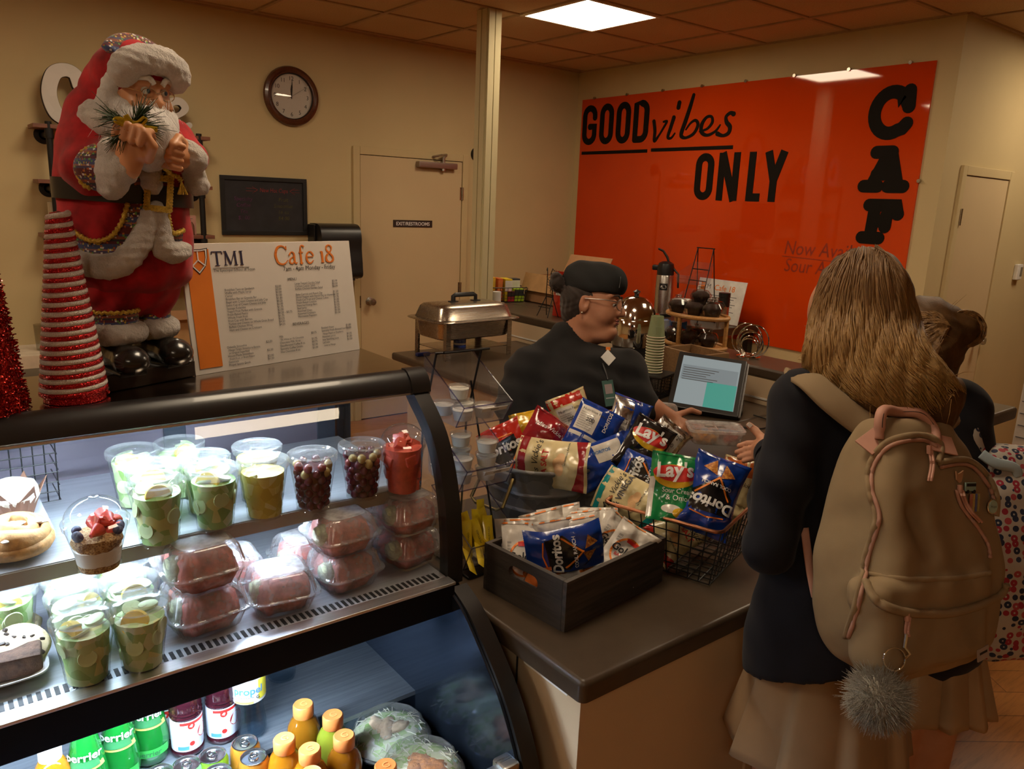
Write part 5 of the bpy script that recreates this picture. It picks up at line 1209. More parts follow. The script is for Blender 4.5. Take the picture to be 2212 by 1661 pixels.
class Bag:
 def __init__(s,name,label,w,h,t,mat,mtx,seed,group,cat='snack bag',crimp=True):
  s.w,s.h,s.t,s.sd=w,h,t,seed
  s.o=thing(name,label,cat,(0,0,0),0,group);s.o.matrix_world=mtx
  m=MB();nu,nv=22,28
  for sd in(1,-1):m.grid(lambda u,v:s.S(2*u-1,2*v-1,sd),nu,nv)
  s.body=m.build('bag_body',mat,s.o,75)
  for e in(1,-1):
   q=MB();q.grid(lambda u,v:s.S(2*u-1,e*(0.93+0.075*v+0.008*(abs(((u*30)%1)-0.5)*2)*(v>0.5)),1,0.0012),60,2);q.build('crimped_end',mat,s.o,75)
 def S(s,u,v,side,off=0.0):
  w,h,t=s.w/2,s.h/2,s.t/2
  T=t*max(0.0,1-abs(u)**2.6)**0.7*max(0.0,1-abs(v)**3.2)**0.75
  cr=(abs(v)**5)
  x=w*u*(1-0.05*(1-v*v));y=h*v*(1-0.03*(1-u*u)*0)
  nz=noise.noise(Vector((x*22+s.sd*3.1,y*22,s.sd+0.7*side)))*0.010+noise.noise(Vector((x*60,y*60+s.sd,3*side)))*0.004
  nz*=min(1.0,T/t*1.6)
  rip=0.0035*math.sin(u*11+s.sd+2*noise.noise(Vector((u*2,s.sd,0))))*abs(v)**3*(1-abs(v)**9)
  mid=0.012*noise.noise(Vector((u*1.2+s.sd,v*1.2,9)))+0.010*cr*math.sin(u*2.2+s.sd)+0.016*math.sin(s.sd*1.7)*(v*v-0.3)
  return Vector((x,y,side*(T+nz)+rip+mid+side*(off if T>0 else 0)+(off if side>0 and T<=0 else 0)))
 def stick(s,mb,mat,name,side=1,off=0.0010,L=0.008):
  q=subdiv(mb,L);q.v=[s.S(max(-1,min(1,side*p.x/(s.w/2))),max(-1,min(1,p.y/(s.h/2))),side,off+p.z*0.2)for p in q.v]
  return q.build(name,mat,s.o,80)
 def poly(s,pts,mat,name,side=1,off=0.0008):return s.stick(MB().add([(p[0],p[1],0)for p in pts],[tuple(range(len(pts)))]),mat,name,side,off)
 def rect(s,x0,y0,x1,y1,mat,name,side=1,off=0.0008):return s.poly([(x0,y0),(x1,y0),(x1,y1),(x0,y1)],mat,name,side,off)
 def text(s,body,size,x,y,mat,rot=0,side=1,off=0.0018,shear=0.0,bold=0.02,align='CENTER',sx=1.0,name='lettering'):
  m=MB();text_mb(m,body,size,0,0,0,align,Matrix.Translation((x,y,0))@Matrix.Rotation(math.radians(rot),4,'Z'),sx,shear,bold)
  return s.stick(m,mat,name,side,off,0.007)
 def nutrition(s,x0,y0,x1,y1,side=1):
  s.rect(x0,y0,x1,y1,F_WHITE,'nutrition_panel',side,0.0010)
  m=MB();text_mb(m,'Nutrition Facts',0.011,x0+0.004,y1-0.014,0);n=int((y1-y0-0.02)/0.006)
  for k in range(n):text_mb(m,'Amount per serving %d'%(k*7%90),0.0042,x0+0.004,y1-0.022-k*0.006,0)
  text_mb(m,'200',0.016,x1-0.034,y1-0.042,0);s.stick(m,INK,'nutrition_lettering',side,0.0018,0.02)
def ell(cx,cy,rx,ry,n=28,a0=0,a1=360):return[(cx+rx*math.cos(math.radians(a0+(a1-a0)*i/n)),cy+ry*math.sin(math.radians(a0+(a1-a0)*i/n)))for i in range(n if a1-a0==360 else n+1)]
def tortilla(b,mat_text=INKW):
 """blue or red corn-chip bag: black dart, white name, orange flame edge, chips"""
 w,h=b.w,b.h
 b.poly([(-w*0.36,-h*0.02),(0,-h*0.24),(w*0.40,h*0.02),(w*0.36,h*0.26),(-w*0.36,h*0.22)],F_BLACK,'black_dart')
 m=MB();m.ribbon([(-w*0.30,h*0.02),(0,-h*0.22),(w*0.34,h*0.04)],0.004,0,0.0001);b.stick(m,INKO,'flame_edge',1,0.0014);m=MB();m.ribbon([(-w*0.30,h*0.25),(0,h*0.30),(w*0.32,h*0.28)],0.003,0,0.0001);b.stick(m,INKO,'flame_edge',1,0.0014)
 b.text('Doritos',0.036*w/0.13,0,h*0.06,mat_text,0,1,0.0019,0.1,0.035)
 for x,y,r in((-w*0.12,-h*0.30,0.9),(w*0.16,-h*0.33,0.2)):b.poly([(x+w*0.17*math.cos(r+2.094*k),y+w*0.17*math.sin(r+2.094*k))for k in range(3)],CHIP,'chip_picture',1,0.0015)
 b.text('COOL RANCH',0.011,0,-h*0.14,INKW,0,1,0.0022)
def kettle(b,band,flavour='SEA SALT',inkf=INKR):
 w,h=b.w,b.h
 b.poly([(-w*0.5,-h*0.5)]+[(-w*0.5+w*i/14,-h*0.30+h*0.09*math.cos(PI*(i/14-0.5))*-1)for i in range(15)]+[(w*0.5,-h*0.5)],band,'lower_band')
 b.rect(-w*0.5,h*0.36,w*0.5,h*0.5,band,'upper_band')
 b.text("Miss Vickie's",0.026*w/0.13,0,h*0.16,INK,0,1,0.0018,0.35,0.0,sx=0.9);b.text(flavour,0.020,-w*0.06,h*0.04,inkf)
 for k,(x,y)in enumerate(((0.0,-0.10),(0.05,-0.14),(-0.06,-0.13))):b.poly(ell(w*x*2,h*y,w*0.13,h*0.06),M('potato_picture',(0.62,0.36,0.16),0.5)if 'potato_picture' not in bpy.data.materials else bpy.data.materials['potato_picture'],'potato_picture',1,0.0014+0.0003*k)
 b.text('NO ARTIFICIAL FLAVORS',0.0055,w*0.22,-h*0.22,INK)
def cracker(b):
 w,h=b.w,b.h
 b.rect(-w*0.49,h*0.465,w*0.49,h*0.49,INKO,'orange_top_edge',1,0.0012)
 m=MB();m.ribbon(ell(0,-h*0.08,w*0.36,w*0.36,36),0.0045,0,0.0001,None,False,True);b.stick(m,INKO,'orange_ring',1,0.0012)
 b.rect(-w*0.16,h*0.12,w*0.16,h*0.19,INKR,'red_banner',1,0.0016);b.text('Goldfish',0.024*w/0.10,0,-h*0.10,INK,0,1,0.0018,0.12,0.02);b.text('BAKED',0.010,-w*0.1,-h*0.18,INKR)
 b.poly(ell(w*0.10,-h*0.30,w*0.14,h*0.07),CHIP,'cracker_picture',1,0.0013);m=MB();[text_mb(m,'00%d'%k,0.006,-w*0.40,h*(0.16-0.05*k),0)for k in range(3)];b.stick(m,INKG,'small_print',1,0.0015,0.03)
def chips(b,oval):
 w,h=b.w,b.h
 b.poly(ell(0,h*0.16,w*0.44,h*0.17),F_YEL,'yellow_oval');b.poly(ell(0,h*0.20,w*0.46,h*0.12),INKR,'red_swoosh',1,0.0014);b.text("Lay's",0.046*w/0.11,0,h*0.155,INKW,6,1,0.0022,0.1,0.03)
# --- galvanised tub
GALV=mottle('galvanised',[(0.22,0.225,0.23),(0.27,0.275,0.28),(0.19,0.195,0.2),(0.32,0.32,0.32)],28,0.42,metal=0.35)
tub=thing('galvanized_tub','oval galvanised metal tub heaped with chip bags','tub',(1.385,1.512,CT),math.radians(12))
def oval(mb,prof,ax,ay,n=64):
 vs=[];fs=[]
 for k,(s_,z)in enumerate(prof):
  for i in range(n):a=2*PI*i/n;vs.append((ax*s_*math.copysign(abs(math.cos(a))**0.85,math.cos(a)),ay*s_*math.copysign(abs(math.sin(a))**0.85,math.sin(a)),z))
 for k in range(len(prof)-1):
  for i in range(n):j=(i+1)%n;fs.append((k*n+i,k*n+j,(k+1)*n+j,(k+1)*n+i))
 return mb.add(vs,fs)
m=MB();oval(m,[(0.02,0.004),(0.83,0.004),(0.85,0.0),(0.86,0.008),(0.90,0.06),(0.915,0.062),(0.915,0.068),(0.905,0.07),(0.935,0.105),(0.95,0.107),(0.95,0.113),(0.94,0.115),(0.985,0.165),(1.0,0.168),(1.012,0.172),(1.012,0.178),(1.0,0.181),(0.985,0.176),(0.94,0.12),(0.85,0.01),(0.02,0.008)],0.265,0.175);m.build('tub_body',GALV,tub,60)
for s in(-1,1):
 m=MB();m.box((s*0.272,0,0.155),(0.014,0.07,0.03),None,0.004);m.build('handle_bracket',GALV,tub)
 m=MB();m.tube([(s*0.275,-0.045,0.158),(s*0.285,-0.05,0.150),(s*0.318,-0.052,0.098),(s*0.320,-0.035,0.088),(s*0.320,0.035,0.088),(s*0.318,0.052,0.098),(s*0.285,0.05,0.150),(s*0.275,0.045,0.158)],0.0045,8);m.build('handle',M('brass_wire',(0.22,0.16,0.06),0.4,0.9)if s<0 else bpy.data.materials['brass_wire'],tub)
GT,GB,GC_,='chip bags heaped in the tub','chip bags in the wire basket','white cracker bags in the crate'
b=Bag('chip_bag','cream and red sea salt chip bag lying at the front of the tub',0.125,0.185,0.055,F_CREAM,facing(od(1195,1002,1.93),82,-22,8),1.3,GT);kettle(b,F_DRED)
b=Bag('chip_bag','bright red chip bag with one corner pointing up at the left of the tub',0.13,0.17,0.05,F_RED,facing(od(1098,985,2.02),28,-12,-18),2.1,GT);tortilla(b)
b=Bag('chip_bag','dark red chip bag behind the sea salt bag',0.12,0.16,0.05,F_DRED,facing(od(1170,955,2.06),-32,-15,5),3.4,GT);b.rect(-0.03,-0.04,0.05,-0.012,F_WHITE,'white_patch');b.text("Miss Vickie's",0.018,0,0.03,INKW,shear=0.3,bold=0)
b=Bag('chip_bag','cream and red chip bag showing its back at the rear of the tub',0.12,0.15,0.04,F_CREAM,facing(od(1240,905,2.20),22,-8,10),4.2,GT);b.rect(-0.06,0.045,0.06,0.075,F_RED,'red_band');b.rect(-0.06,-0.075,0.06,-0.04,F_RED,'red_band');b.nutrition(-0.045,-0.03,0.01,0.04)
b=Bag('chip_bag','blue chip bag with a white nutrition panel standing in the middle of the tub',0.125,0.18,0.05,F_BLUE,facing(od(1272,945,2.06),-28,-8,0),5.7,GT);b.nutrition(-0.055,0.005,0.0,0.075);b.rect(-0.06,-0.012,0.06,-0.002,F_WHITE,'white_stripe');b.poly([(0.0,-0.05),(0.03,-0.05),(0.015,-0.025)],CHIP,'chip_picture');b.text('DORITOS',0.014,0.03,0.055,INKW,90)
b=Bag('chip_bag','blue and silver chip bag standing tallest at the right of the tub',0.11,0.15,0.045,F_BLUE,facing(od(1352,918,2.12),-22,-5,10),6.1,GT);b.rect(-0.055,-0.02,0.0,0.07,F_SILVER,'silver_panel');b.nutrition(-0.052,-0.06,-0.005,0.01)
b=Bag('chip_bag','teal chip bag, only its tip showing at the rear of the tub',0.06,0.13,0.03,F_TEAL,facing(od(1196,955,2.22),10,-5,0),7.7,GT)
b=Bag('chip_bag','crumpled blue and white chip bag low against the right rim of the tub',0.12,0.15,0.05,F_BLUE,facing(od(1300,1000,1.99),-70,-25,-10),8.8,GT);b.rect(-0.05,-0.02,0.0,0.06,F_WHITE,'white_panel');b.text('DORITOS',0.012,-0.025,0.0,LBD,90)
b=Bag('chip_bag','yellow and orange chip bag, a sliver showing behind the red ones',0.10,0.14,0.04,F_YEL,facing(od(1150,942,2.14),15,-10,0),9.3,GT)
b=Bag('chip_bag','blue chip bag lying under the tall ones at the back right rim',0.12,0.16,0.05,F_BLUE,facing(od(1330,965,2.10),60,-25,0),10.2,GT)
# --- copper rimmed wire basket
COPPER=steel('copper_wire',(0.55,0.24,0.13),0.3)
wb=thing('wire_basket','black wire basket with a copper rim full of chip bags on the front counter','basket',(1.462,1.130,CT),math.radians(18));wire_basket(wb,0.190,0.142,0.145,12,9,5,0.0016,0.82,COPPER,0.0042)
b=Bag('chip_bag','black and yellow barbecue chip bag at the back of the wire basket',0.11,0.15,0.045,F_BLACK,facing(od(1390,968,1.98),-32,-12,-5),11.5,GB);chips(b,None)
b=Bag('chip_bag','silver-backed chip bag beside the black barbecue bag',0.10,0.13,0.04,F_SILVER,facing(od(1430,962,2.02),-40,-8,10),12.4,GB);b.nutrition(-0.04,-0.04,0.03,0.05)
b=Bag('chip_bag','blue chip bag tucked behind the green one in the wire basket',0.12,0.15,0.05,F_BLUE,facing(od(1390,1035,1.93),70,-25,0),13.9,GB);tortilla(b)
b=Bag('chip_bag','teal and cream chip bag lying at the left of the wire basket',0.115,0.165,0.05,F_CREAM,facing(od(1358,1078,1.87),62,-28,5),14.3,GB);kettle(b,F_TEAL,'SALT & VINEGAR',INKG)
b=Bag('chip_bag','green sour cream and onion chip bag on top of the wire basket',0.11,0.155,0.055,F_GREEN,facing(od(1452,1055,1.77),-8,-14,-6),15.8,GB);chips(b,None);b.text('Sour Cream',0.015,0.012,-0.012,INKW,bold=0.0);b.text('& Onion',0.017,0.015,-0.028,INKW,bold=0.0);b.poly(ell(0.0,-0.048,0.022,0.010),F_WHITE,'dip_picture');b.poly(ell(0.02,-0.056,0.016,0.011),F_YEL,'chip_picture',1,0.0012);b.rect(-0.055,-0.077,-0.043,0.02,F_WHITE,'white_edge')
b=Bag('chip_bag','blue chip bag lying upside down at the front right of the wire basket',0.125,0.18,0.06,F_BLUE,facing(od(1536,1070,1.76),158,12,6),16.4,GB);tortilla(b)
b=Bag('chip_bag','orange and cream chip bag standing at the far right of the wire basket',0.085,0.13,0.04,F_CREAM,facing(on(1592,1045,1.07),-14,-6,-8),17.2,GB);b.rect(-0.045,0.02,0.045,0.065,F_ORANGE,'upper_band');b.text("Miss Vickie's",0.016,0,-0.005,INK,shear=0.35,bold=0)
b=Bag('chip_bag','cream and red chip bag low in the basket seen through the front wires',0.11,0.15,0.04,F_CREAM,facing(on(1466,1160,0.985)+Vector((0.02,0.02,0)),-60,-10,0),18.9,GB);kettle(b,F_RED)
b=Bag('chip_bag','orange chip bag low in the left of the wire basket',0.10,0.13,0.04,F_ORANGE,facing(on(1385,1125,0.99)+Vector((0.03,0.02,0)),50,-20,0),19.5,GB);b.text("Miss Vickie's",0.018,0,0.01,INK,shear=0.35,bold=0)
b=Bag('chip_bag','cream chip bag low in the right of the wire basket behind the side wires',0.10,0.14,0.04,F_CREAM,facing(on(1555,1110,0.995)+Vector((0.0,0.02,0)),80,-15,0),20.3,GB);b.text("Miss Vickie's",0.018,0,0.02,INK,shear=0.35,bold=0)
# --- wooden crate
CRW=wood('dark_stained_wood',(0.026,0.021,0.018),(0.085,0.066,0.053),5,0,0.65,14,0.35)
crate=thing('wooden_crate','dark stained wooden crate with hand holes filled with cracker bags','crate',(1.098,1.143,CT),math.radians(6.5));L,D_,Hc,th=0.330,0.238,0.108,0.011
for s in(-1,1):MB().box((0,s*(D_/2-th/2),Hc/2),(L,th,Hc),None,0.0015).build('long_side',CRW,crate)
for s in(-1,1):
 bm=bmesh.new();yo,zo=D_/2-th,Hc
 outer=[(-yo,0),(yo,0),(yo,zo),(-yo,zo)];hole=[(p[0],p[1])for p in ell(0.028,0.073,0.014,0.014,8,-90,90)]+[(p[0],p[1])for p in ell(-0.028,0.073,0.014,0.014,8,90,270)]
 m=MB();n=len(hole)
 ring=[]
 for hx,hz in hole:
  a=math.atan2((hz-0.073)/(zo/2),hx/yo);c,sn=math.cos(a),math.sin(a);q=max(abs(c),abs(sn));ring.append((yo*c/q,zo/2+zo/2*sn/q))
 def lay(x):return[(x,p[0],p[1])for p in hole]+[(x,p[0],p[1])for p in ring]
 xs=s*(L/2);xi=s*(L/2-th);vs=lay(xs)+lay(xi);fs=[]
 for i in range(n):
  j=(i+1)%n;fs+=[(i,j,n+j,n+i),(2*n+i,2*n+j,3*n+j,3*n+i),(i,j,2*n+j,2*n+i),(n+i,n+j,3*n+j,3*n+i)]
 for(cy,cz)in((-yo,0),(yo,0),(yo,zo),(-yo,zo)):
  k=min(range(n),key=lambda q:(ring[q][0]-cy)**2+(ring[q][1]-cz)**2)
  for x,o_ in((xs,0),(xi,2*n)):
   vs.append((x,cy,cz));ci=len(vs)-1
   for dk in(-1,1):
    fs.append((ci,o_+n+k,o_+n+(k+dk)%n))
 m.add(vs,fs);m.build('end_side',wood('dark_stained_end',(0.022,0.018,0.016),(0.060,0.048,0.040),5,1,0.65,14,0.35)if s<0 else bpy.data.materials['dark_stained_end'],crate,smooth=False)
MB().box((0,0,0.006),(L-0.004,D_-0.004,0.008)).build('crate_floor',CRW,crate)
def gold(px,py,D,roll,pitch,yaw,sd,lab,w=0.102,h=0.135):
 b=Bag('cracker_bag',lab,w,h,0.034,F_WHITE,facing(on(px,py,0.992 if D>1.0 else 1.0)+Vector((0.0,0.012,0)),roll,pitch,yaw),sd,GC_);cracker(b)
gold(1140,1200,1.615,-2,-10,6,21.1,'white cracker bag at the front left of the crate beside the blue bag')
gold(1122,1192,1.66,2,-10,0,22.7,'white cracker bag edge at the far left of the crate, behind the front one',0.09)
gold(1190,1172,1.70,14,-12,4,23.3,'white cracker bag at the back left of the crate with its orange edge slanting')
gold(1225,1160,1.725,11,-12,0,24.8,'rearmost white cracker bag of the crate against the tub')
gold(1262,1172,1.69,7,-14,-4,25.2,'white cracker bag at the back middle of the crate')
gold(1205,1195,1.655,9,-12,6,26.9,'white cracker bag third from the left in the crate')
gold(1258,1190,1.62,12,-12,-2,27.4,'white cracker bag standing right behind the blue bag')
gold(1296,1165,1.68,2,-12,-8,28.1,'white cracker bag at the back right of the crate, its name half covered')
gold(1330,1172,1.60,-38,-12,10,29.5,'white cracker bag leaning to the right in the crate',0.095,0.12)
gold(1362,1195,1.57,-35,-14,0,30.6,'rightmost white cracker bag leaning over the edge of the crate',0.095,0.12)
b=Bag('cracker_bag','orange cracker bag low inside the crate behind the hand hole',0.10,0.13,0.03,F_ORANGE,facing(on(1150,1238,0.955),50,-70,-10),31.2,GC_)
b=Bag('chip_bag','blue chip bag with its name running upward at the front of the crate',0.105,0.165,0.045,F_BLUE,facing(on(1226,1190,1.018)+Vector((0,0.01,0)),98,4,-14),32.7,None);tortilla(b)
# --- clear sauce rack beside the case
rk=thing('sauce_rack','clear three-bin rack of dip cups and mustard packets beside the display case','rack',(0.985,1.36,CT),0.0);m=MB()
for s in(-1,1):
 x=s*0.062;m.tube([(x,0.16,0.004),(x,0.145,0.30),(x,0.09,0.485),(x,0.06,0.49)],0.0028,6);m.tube([(x,0.16,0.004),(x,-0.03,0.004)],0.0028,6);m.tube([(x,0.0,0.004),(x,0.13,0.40)],0.0025,6)
m.tube([(-0.062,0.06,0.49),(0.062,0.06,0.49)],0.0028,6);m.tube([(-0.062,0.09,0.483),(0.062,0.09,0.483)],0.0025,6);m.tube([(-0.062,0.16,0.004),(0.062,0.16,0.004)],0.0028,6);m.build('wire_stand',BLKWIRE,rk)
MB().box((0.0,0.04,0.003),(0.14,0.22,0.006),None,0.002).build('base_mat',BLACK,rk)
EDGE=clear('acrylic_edge',(0.55,0.53,0.70),1.0,0.1)
def bin_(y0,z0,zf,zb,depth,lab):
 hw=0.066;P=lambda x,y,z:Vector((x,y,z));m=MB()
 prof=[(y0+depth,zb),(y0+depth-0.01,z0+0.012),(y0+depth-0.03,z0),(y0+0.012,z0),(y0-0.018,zf)]
 m.add([P(-hw,*q)for q in prof]+[P(hw,*q)for q in prof],[(i,i+1,6+i,5+i)for i in range(4)])
 side=[prof[0],prof[1],prof[2],prof[3],prof[4]]
 for x in(-hw,hw):m.add([P(x,*q)for q in side],[tuple(range(5))])
 m.build('clear_bin',ACRYL,rk,smooth=False);e=MB()
 for x in(-hw,hw):e.tube([P(x,*prof[0]),P(x,*prof[4]),P(x,*prof[3])],0.0016,5)
 e.tube([P(-hw,*prof[4]),P(hw,*prof[4])],0.0019,5);e.tube([P(-hw,*prof[3]),P(hw,*prof[3])],0.0016,5);e.tube([P(-hw,*prof[0]),P(hw,*prof[0])],0.0016,5);e.build('bin_edge',EDGE,rk)
 if lab:
  a,b_=Vector((0.012,*prof[3])).lerp(Vector((0.012,*prof[4])),0.72),None;q=MB();t_=(Vector((0,*prof[4]))-Vector((0,*prof[3]))).normalized();nn=Vector((1,0,0)).cross(t_)
  if nn.y>0:nn=-nn
  Mx=axesM((1,0,0),t_,nn,a+nn*0.001);q.box((0.01,0,0),(0.07,0.011,0.0006));q.build('label_strip',WHITE,rk,M=Mx);q=MB();text_mb(q,lab,0.006,0.01,-0.002,0.0008,'CENTER',Mx,bold=0.02);q.build('lettering',INK,rk,smooth=False)
bin_(-0.012,0.335,0.385,0.475,0.15,'RANCH');bin_(-0.03,0.190,0.245,0.335,0.15,'CAESAR');bin_(-0.055,0.012,0.075,0.17,0.15,None)
DIP=M('ranch_dip',(0.82,0.76,0.65),0.5,var=0.06)
def dip(x,y,z,lab):
 o=thing('dip_cup',lab,'dip cup',(0.985+x,1.36+y,CT+z),0,'lidded cups of white dip')
 MB().lathe([(0,0.001),(0.020,0.001),(0.0245,0.026),(0.0245,0.028)],26).build('cup',CLEAR,o);MB().lathe([(0,0.002),(0.0192,0.002),(0.0235,0.025),(0,0.0255)],26).build('dip',DIP,o);MB().lathe([(0.0262,0.024),(0.0265,0.031),(0.0235,0.0325),(0.022,0.030),(0.006,0.030),(0.0055,0.031),(0,0.031)],28).build('lid',CLEARLID,o)
for x,y,z,lab in((-0.037,0.095,0.337,'dip cup at the back left of the top bin'),(0.008,0.10,0.369,'dip cup raised at the back middle of the top bin'),(-0.025,0.035,0.337,'dip cup at the front left of the top bin'),(0.034,0.032,0.337,'dip cup at the front right of the top bin behind the paper label'),(0.012,0.085,0.337,'dip cup under the raised one in the top bin')):dip(x,y,z,lab)
for k in range(3):dip(0.006,0.085,0.192+0.033*k,'dip cup in the back stack of the middle bin, '+['bottom','middle','top'][k])
for k in range(2):dip(-0.030,0.024,0.192+0.033*k,'dip cup in the front left stack of the middle bin, '+['bottom','top'][k])
for k in range(3):dip(0.032,0.016,0.192+0.033*k,'dip cup in the front right stack of the middle bin, '+['bottom','middle','top'][k])
for k in range(2):dip(-0.044,0.092,0.192+0.033*k,'dip cup at the back left of the middle bin, '+['bottom','top'][k])
MUST=foil('mustard_foil',(0.85,0.62,0.015),0.28);rnd=random.Random(21)
plc=['leftmost, upright at the front','at the front, second from the left','at the front, third from the left','at the front right','standing tallest in the middle','leaning left behind the front ones','at the back left','at the back right with a dark blue end','lying low at the front left','lying low at the front right','lying at the very front edge','in the middle of the back row']
for k in range(12):
 lay=k in(8,9,10);x=(-0.052+0.028*(k%4))if k<4 else(-0.045+0.03*(k%4));y=0.0+0.022*(k//4)
 o=thing('mustard_packet','yellow mustard packet in the bottom bin, '+plc[k],'packet',(0.985+x+rnd.uniform(-.005,.005),1.36+(-0.035 if lay else y),CT+(0.028+0.006*(k-8)if lay else(0.060+(0.03 if k==4 else 0.012*(k//4))))),0,'yellow mustard packets');o.rotation_euler=((-1.2 if lay else-0.35)+rnd.uniform(-.1,.1),rnd.uniform(-.2,.2)if not lay else 0.7,rnd.uniform(-.3,.3))
 m=MB();m.grid(lambda u,v:((u-0.5)*0.026,0.0045*math.sin(PI*u)**0.6*math.sin(PI*v)**0.5,(v-0.5)*0.085),8,12);m.grid(lambda u,v:((u-0.5)*0.026,-0.0045*math.sin(PI*u)**0.6*math.sin(PI*v)**0.5,(v-0.5)*0.085),8,12);m.build('packet_body',MUST,o,80)
 m=MB();text_mb(m,'MUSTARD',0.007,0,0,0,'CENTER',Matrix.Translation((0.002,-0.0052,0))@rotM(PI/2,0,0).to_4x4()@Matrix.Rotation(PI/2,4,'Z'));m.build('lettering',INK,o,smooth=False)
# --- register screen
TLp,BLp,BRp=od(1481,760,3.34),od(1427,872,3.2),od(1580,898,3.12);TRp=TLp+BRp-BLp
ex=(BRp-BLp);ey=(TLp-BLp);wS,hS=ex.length,ey.length;ex.normalize();ez=ex.cross(ey).normalized();ey=ez.cross(ex)
mon=thing('register_screen','tilted touch screen of the cash register with a teal panel','monitor',(0,0,0));mon.matrix_world=axesM(ex,ey,ez,(BLp+BRp+TLp+TRp)/4)
MB().box((0,0,-0.02),(wS,hS,0.04),None,0.006).build('housing',M('register_black',(0.015,0.013,0.012),0.4),mon);MB().box((wS/2+0.004,0,-0.022),(0.012,hS*0.96,0.026),None,0.004).build('card_reader',M('reader_grey',(0.10,0.09,0.085),0.35),mon)
bw=0.022;sw,sh=wS/2-bw,hS/2-bw
def lit(name,col,p):return emit(name,col,p)
MB().box((0,0,0.0006),(sw*2,sh*2,0.0012)).build('lit_screen',lit('screen_white',(0.50,0.60,0.62),0.42),mon);MB().box2((-sw*0.02,-sh,0.0012),(sw*0.98,sh*0.02,0.0018)).build('teal_window',lit('screen_teal',(0.04,0.48,0.38),0.5),mon);MB().box2((-sw*0.95,sh*0.02,0.0012),(sw*0.95,sh*0.62,0.0017)).build('list_window',lit('screen_grey',(0.36,0.44,0.47),0.4),mon)
m=MB()
for k in range(6):text_mb(m,'',0.010,0,0,0)if False else m.ribbon([(-sw*0.9,sh*0.5-k*0.012),(-sw*0.9+sw*(1.2-0.13*(k*5%4)),sh*0.5-k*0.012)],0.003,0.0017,0.0019,None,False)
m.build('screen_lettering',INKG,mon,smooth=False)
m=MB();ba=on(1580,905,CT);m.box((0,-hS*0.28,-0.07),(0.09,0.06,0.08),None,0.01);m.build('neck',BLACK,mon)
bs=MB().box((0,0,0),(0.22,0.18,0.03),None,0.012).build('foot',BLACK,mon);bs.matrix_parent_inverse=mon.matrix_world.inverted();bs.location=Vector((ba.x+0.07,ba.y+0.13,CT+0.0155));bs.rotation_euler=(0,0,math.atan2(ex.y,ex.x))
m=MB();m.tube(spline([(ba.x+0.12,ba.y-0.02,CT+0.005),(ba.x+0.10,ba.y-0.12,CT+0.004),(ba.x-0.02,ba.y-0.16,CT+0.004),(ba.x-0.08,ba.y-0.10,CT+0.004)],8),0.003,6);tag(m.build('power_cable',BLACK),'thin black cable on the counter below the register screen','cable')
# --- deli containers
DELI=clear('frosted_deli',(0.86,0.82,0.78),0.8,0.2,haze=0.4)
def deli(o,w,d,h,full):
 m=MB();rloft(m,[(-w*0.30,0.001),(-0.014,0.001),(-0.010,0.004),(0.0,h)],(w/2,d/2),48,6);m.build('tub',DELI,o,60)
 m=MB();rloft(m,[(-0.002,h-0.006),(0.005,h-0.006),(0.005,h+0.002),(-0.003,h+0.003),(-0.006,h),(-w*0.3,h)],(w/2,d/2),48,6);m.build('lid',DELI,o,50)
hc=on(1545,922,1.035);o=thing('deli_container','clear lidded container of mango and red fruit held out over the counter','container',(hc.x,hc.y,0.985),-0.72);deli(o,0.175,0.125,0.050,True);HELD=o
m=MB();rnd=random.Random(4)
for k in range(22):m.box((rnd.uniform(-.065,-.005),rnd.uniform(-.042,.035),rnd.uniform(0.008,0.034)),(0.016,0.018,0.014),rotM(rnd.random(),rnd.random(),rnd.random()*3),0.003)
m.build('mango_cube',M('mango',(0.75,0.34,0.02),0.4),o);m=MB()
for k in range(12):m.box((rnd.uniform(.012,.065),rnd.uniform(-.042,.035),rnd.uniform(0.008,0.026)),(0.018,0.018,0.014),rotM(rnd.random(),rnd.random(),rnd.random()*3),0.003)
m.build('red_fruit',M('red_fruit',(0.40,0.06,0.03),0.4),o)
MB().box((0.003,0,0.022),(0.002,0.10,0.04)).build('divider',DELI,o);MB().box((0.0,0.0,0.0525),(0.004,0.115,0.002)).build('lid_rib',DELI,o)
lc=on(1410,958,CT);o=thing('deli_container','clear rounded container standing on edge behind the chip bags','container',(lc.x,lc.y,CT+0.002),0);deli(o,0.125,0.165,0.05,False);o.matrix_world=Matrix.Translation((lc.x,lc.y,CT+0.088))@axesM((0.79,-0.61,0),(-0.10,-0.13,0.985),(-0.60,-0.78,-0.16))
MB().box((0,0,0.02),(0.11,0.002,0.034)).build('divider',DELI,o)
# ---- things on top of the case
FIG=Vector((0.335,1.56,CTOP))
def L(px,py,dy=0.0):return ony(px,py,FIG.y+dy)-FIG
fg=thing('holiday_figurine','tall bearded holiday figurine in a red velvet coat with white fur and black belt','figurine',FIG)
VELVET=cloth('red_velvet',(0.36,0.008,0.012),900,0.8,0.12,0.1,22,0.45);WFUR=fur('white_fur',(0.72,0.66,0.60));DSKIN=M('doll_skin',(0.56,0.25,0.11),0.45,var=0.1);BELT=M('belt_black',(0.008,0.008,0.008),0.35);BOOT=M('boot_black',(0.012,0.011,0.010),0.25,coat=0.3)
t=NT('woven_braid');v=t.coord('Object',(1,1,1));sp=t.new('ShaderNodeSeparateXYZ');t.link(v,sp.inputs[0])
mz=t.new('ShaderNodeMath',operation='MULTIPLY');mz.inputs[1].default_value=22.0;t.link(sp.outputs['Z'],mz.inputs[0]);fz=t.new('ShaderNodeMath',operation='FRACT');t.link(mz.outputs[0],fz.inputs[0])
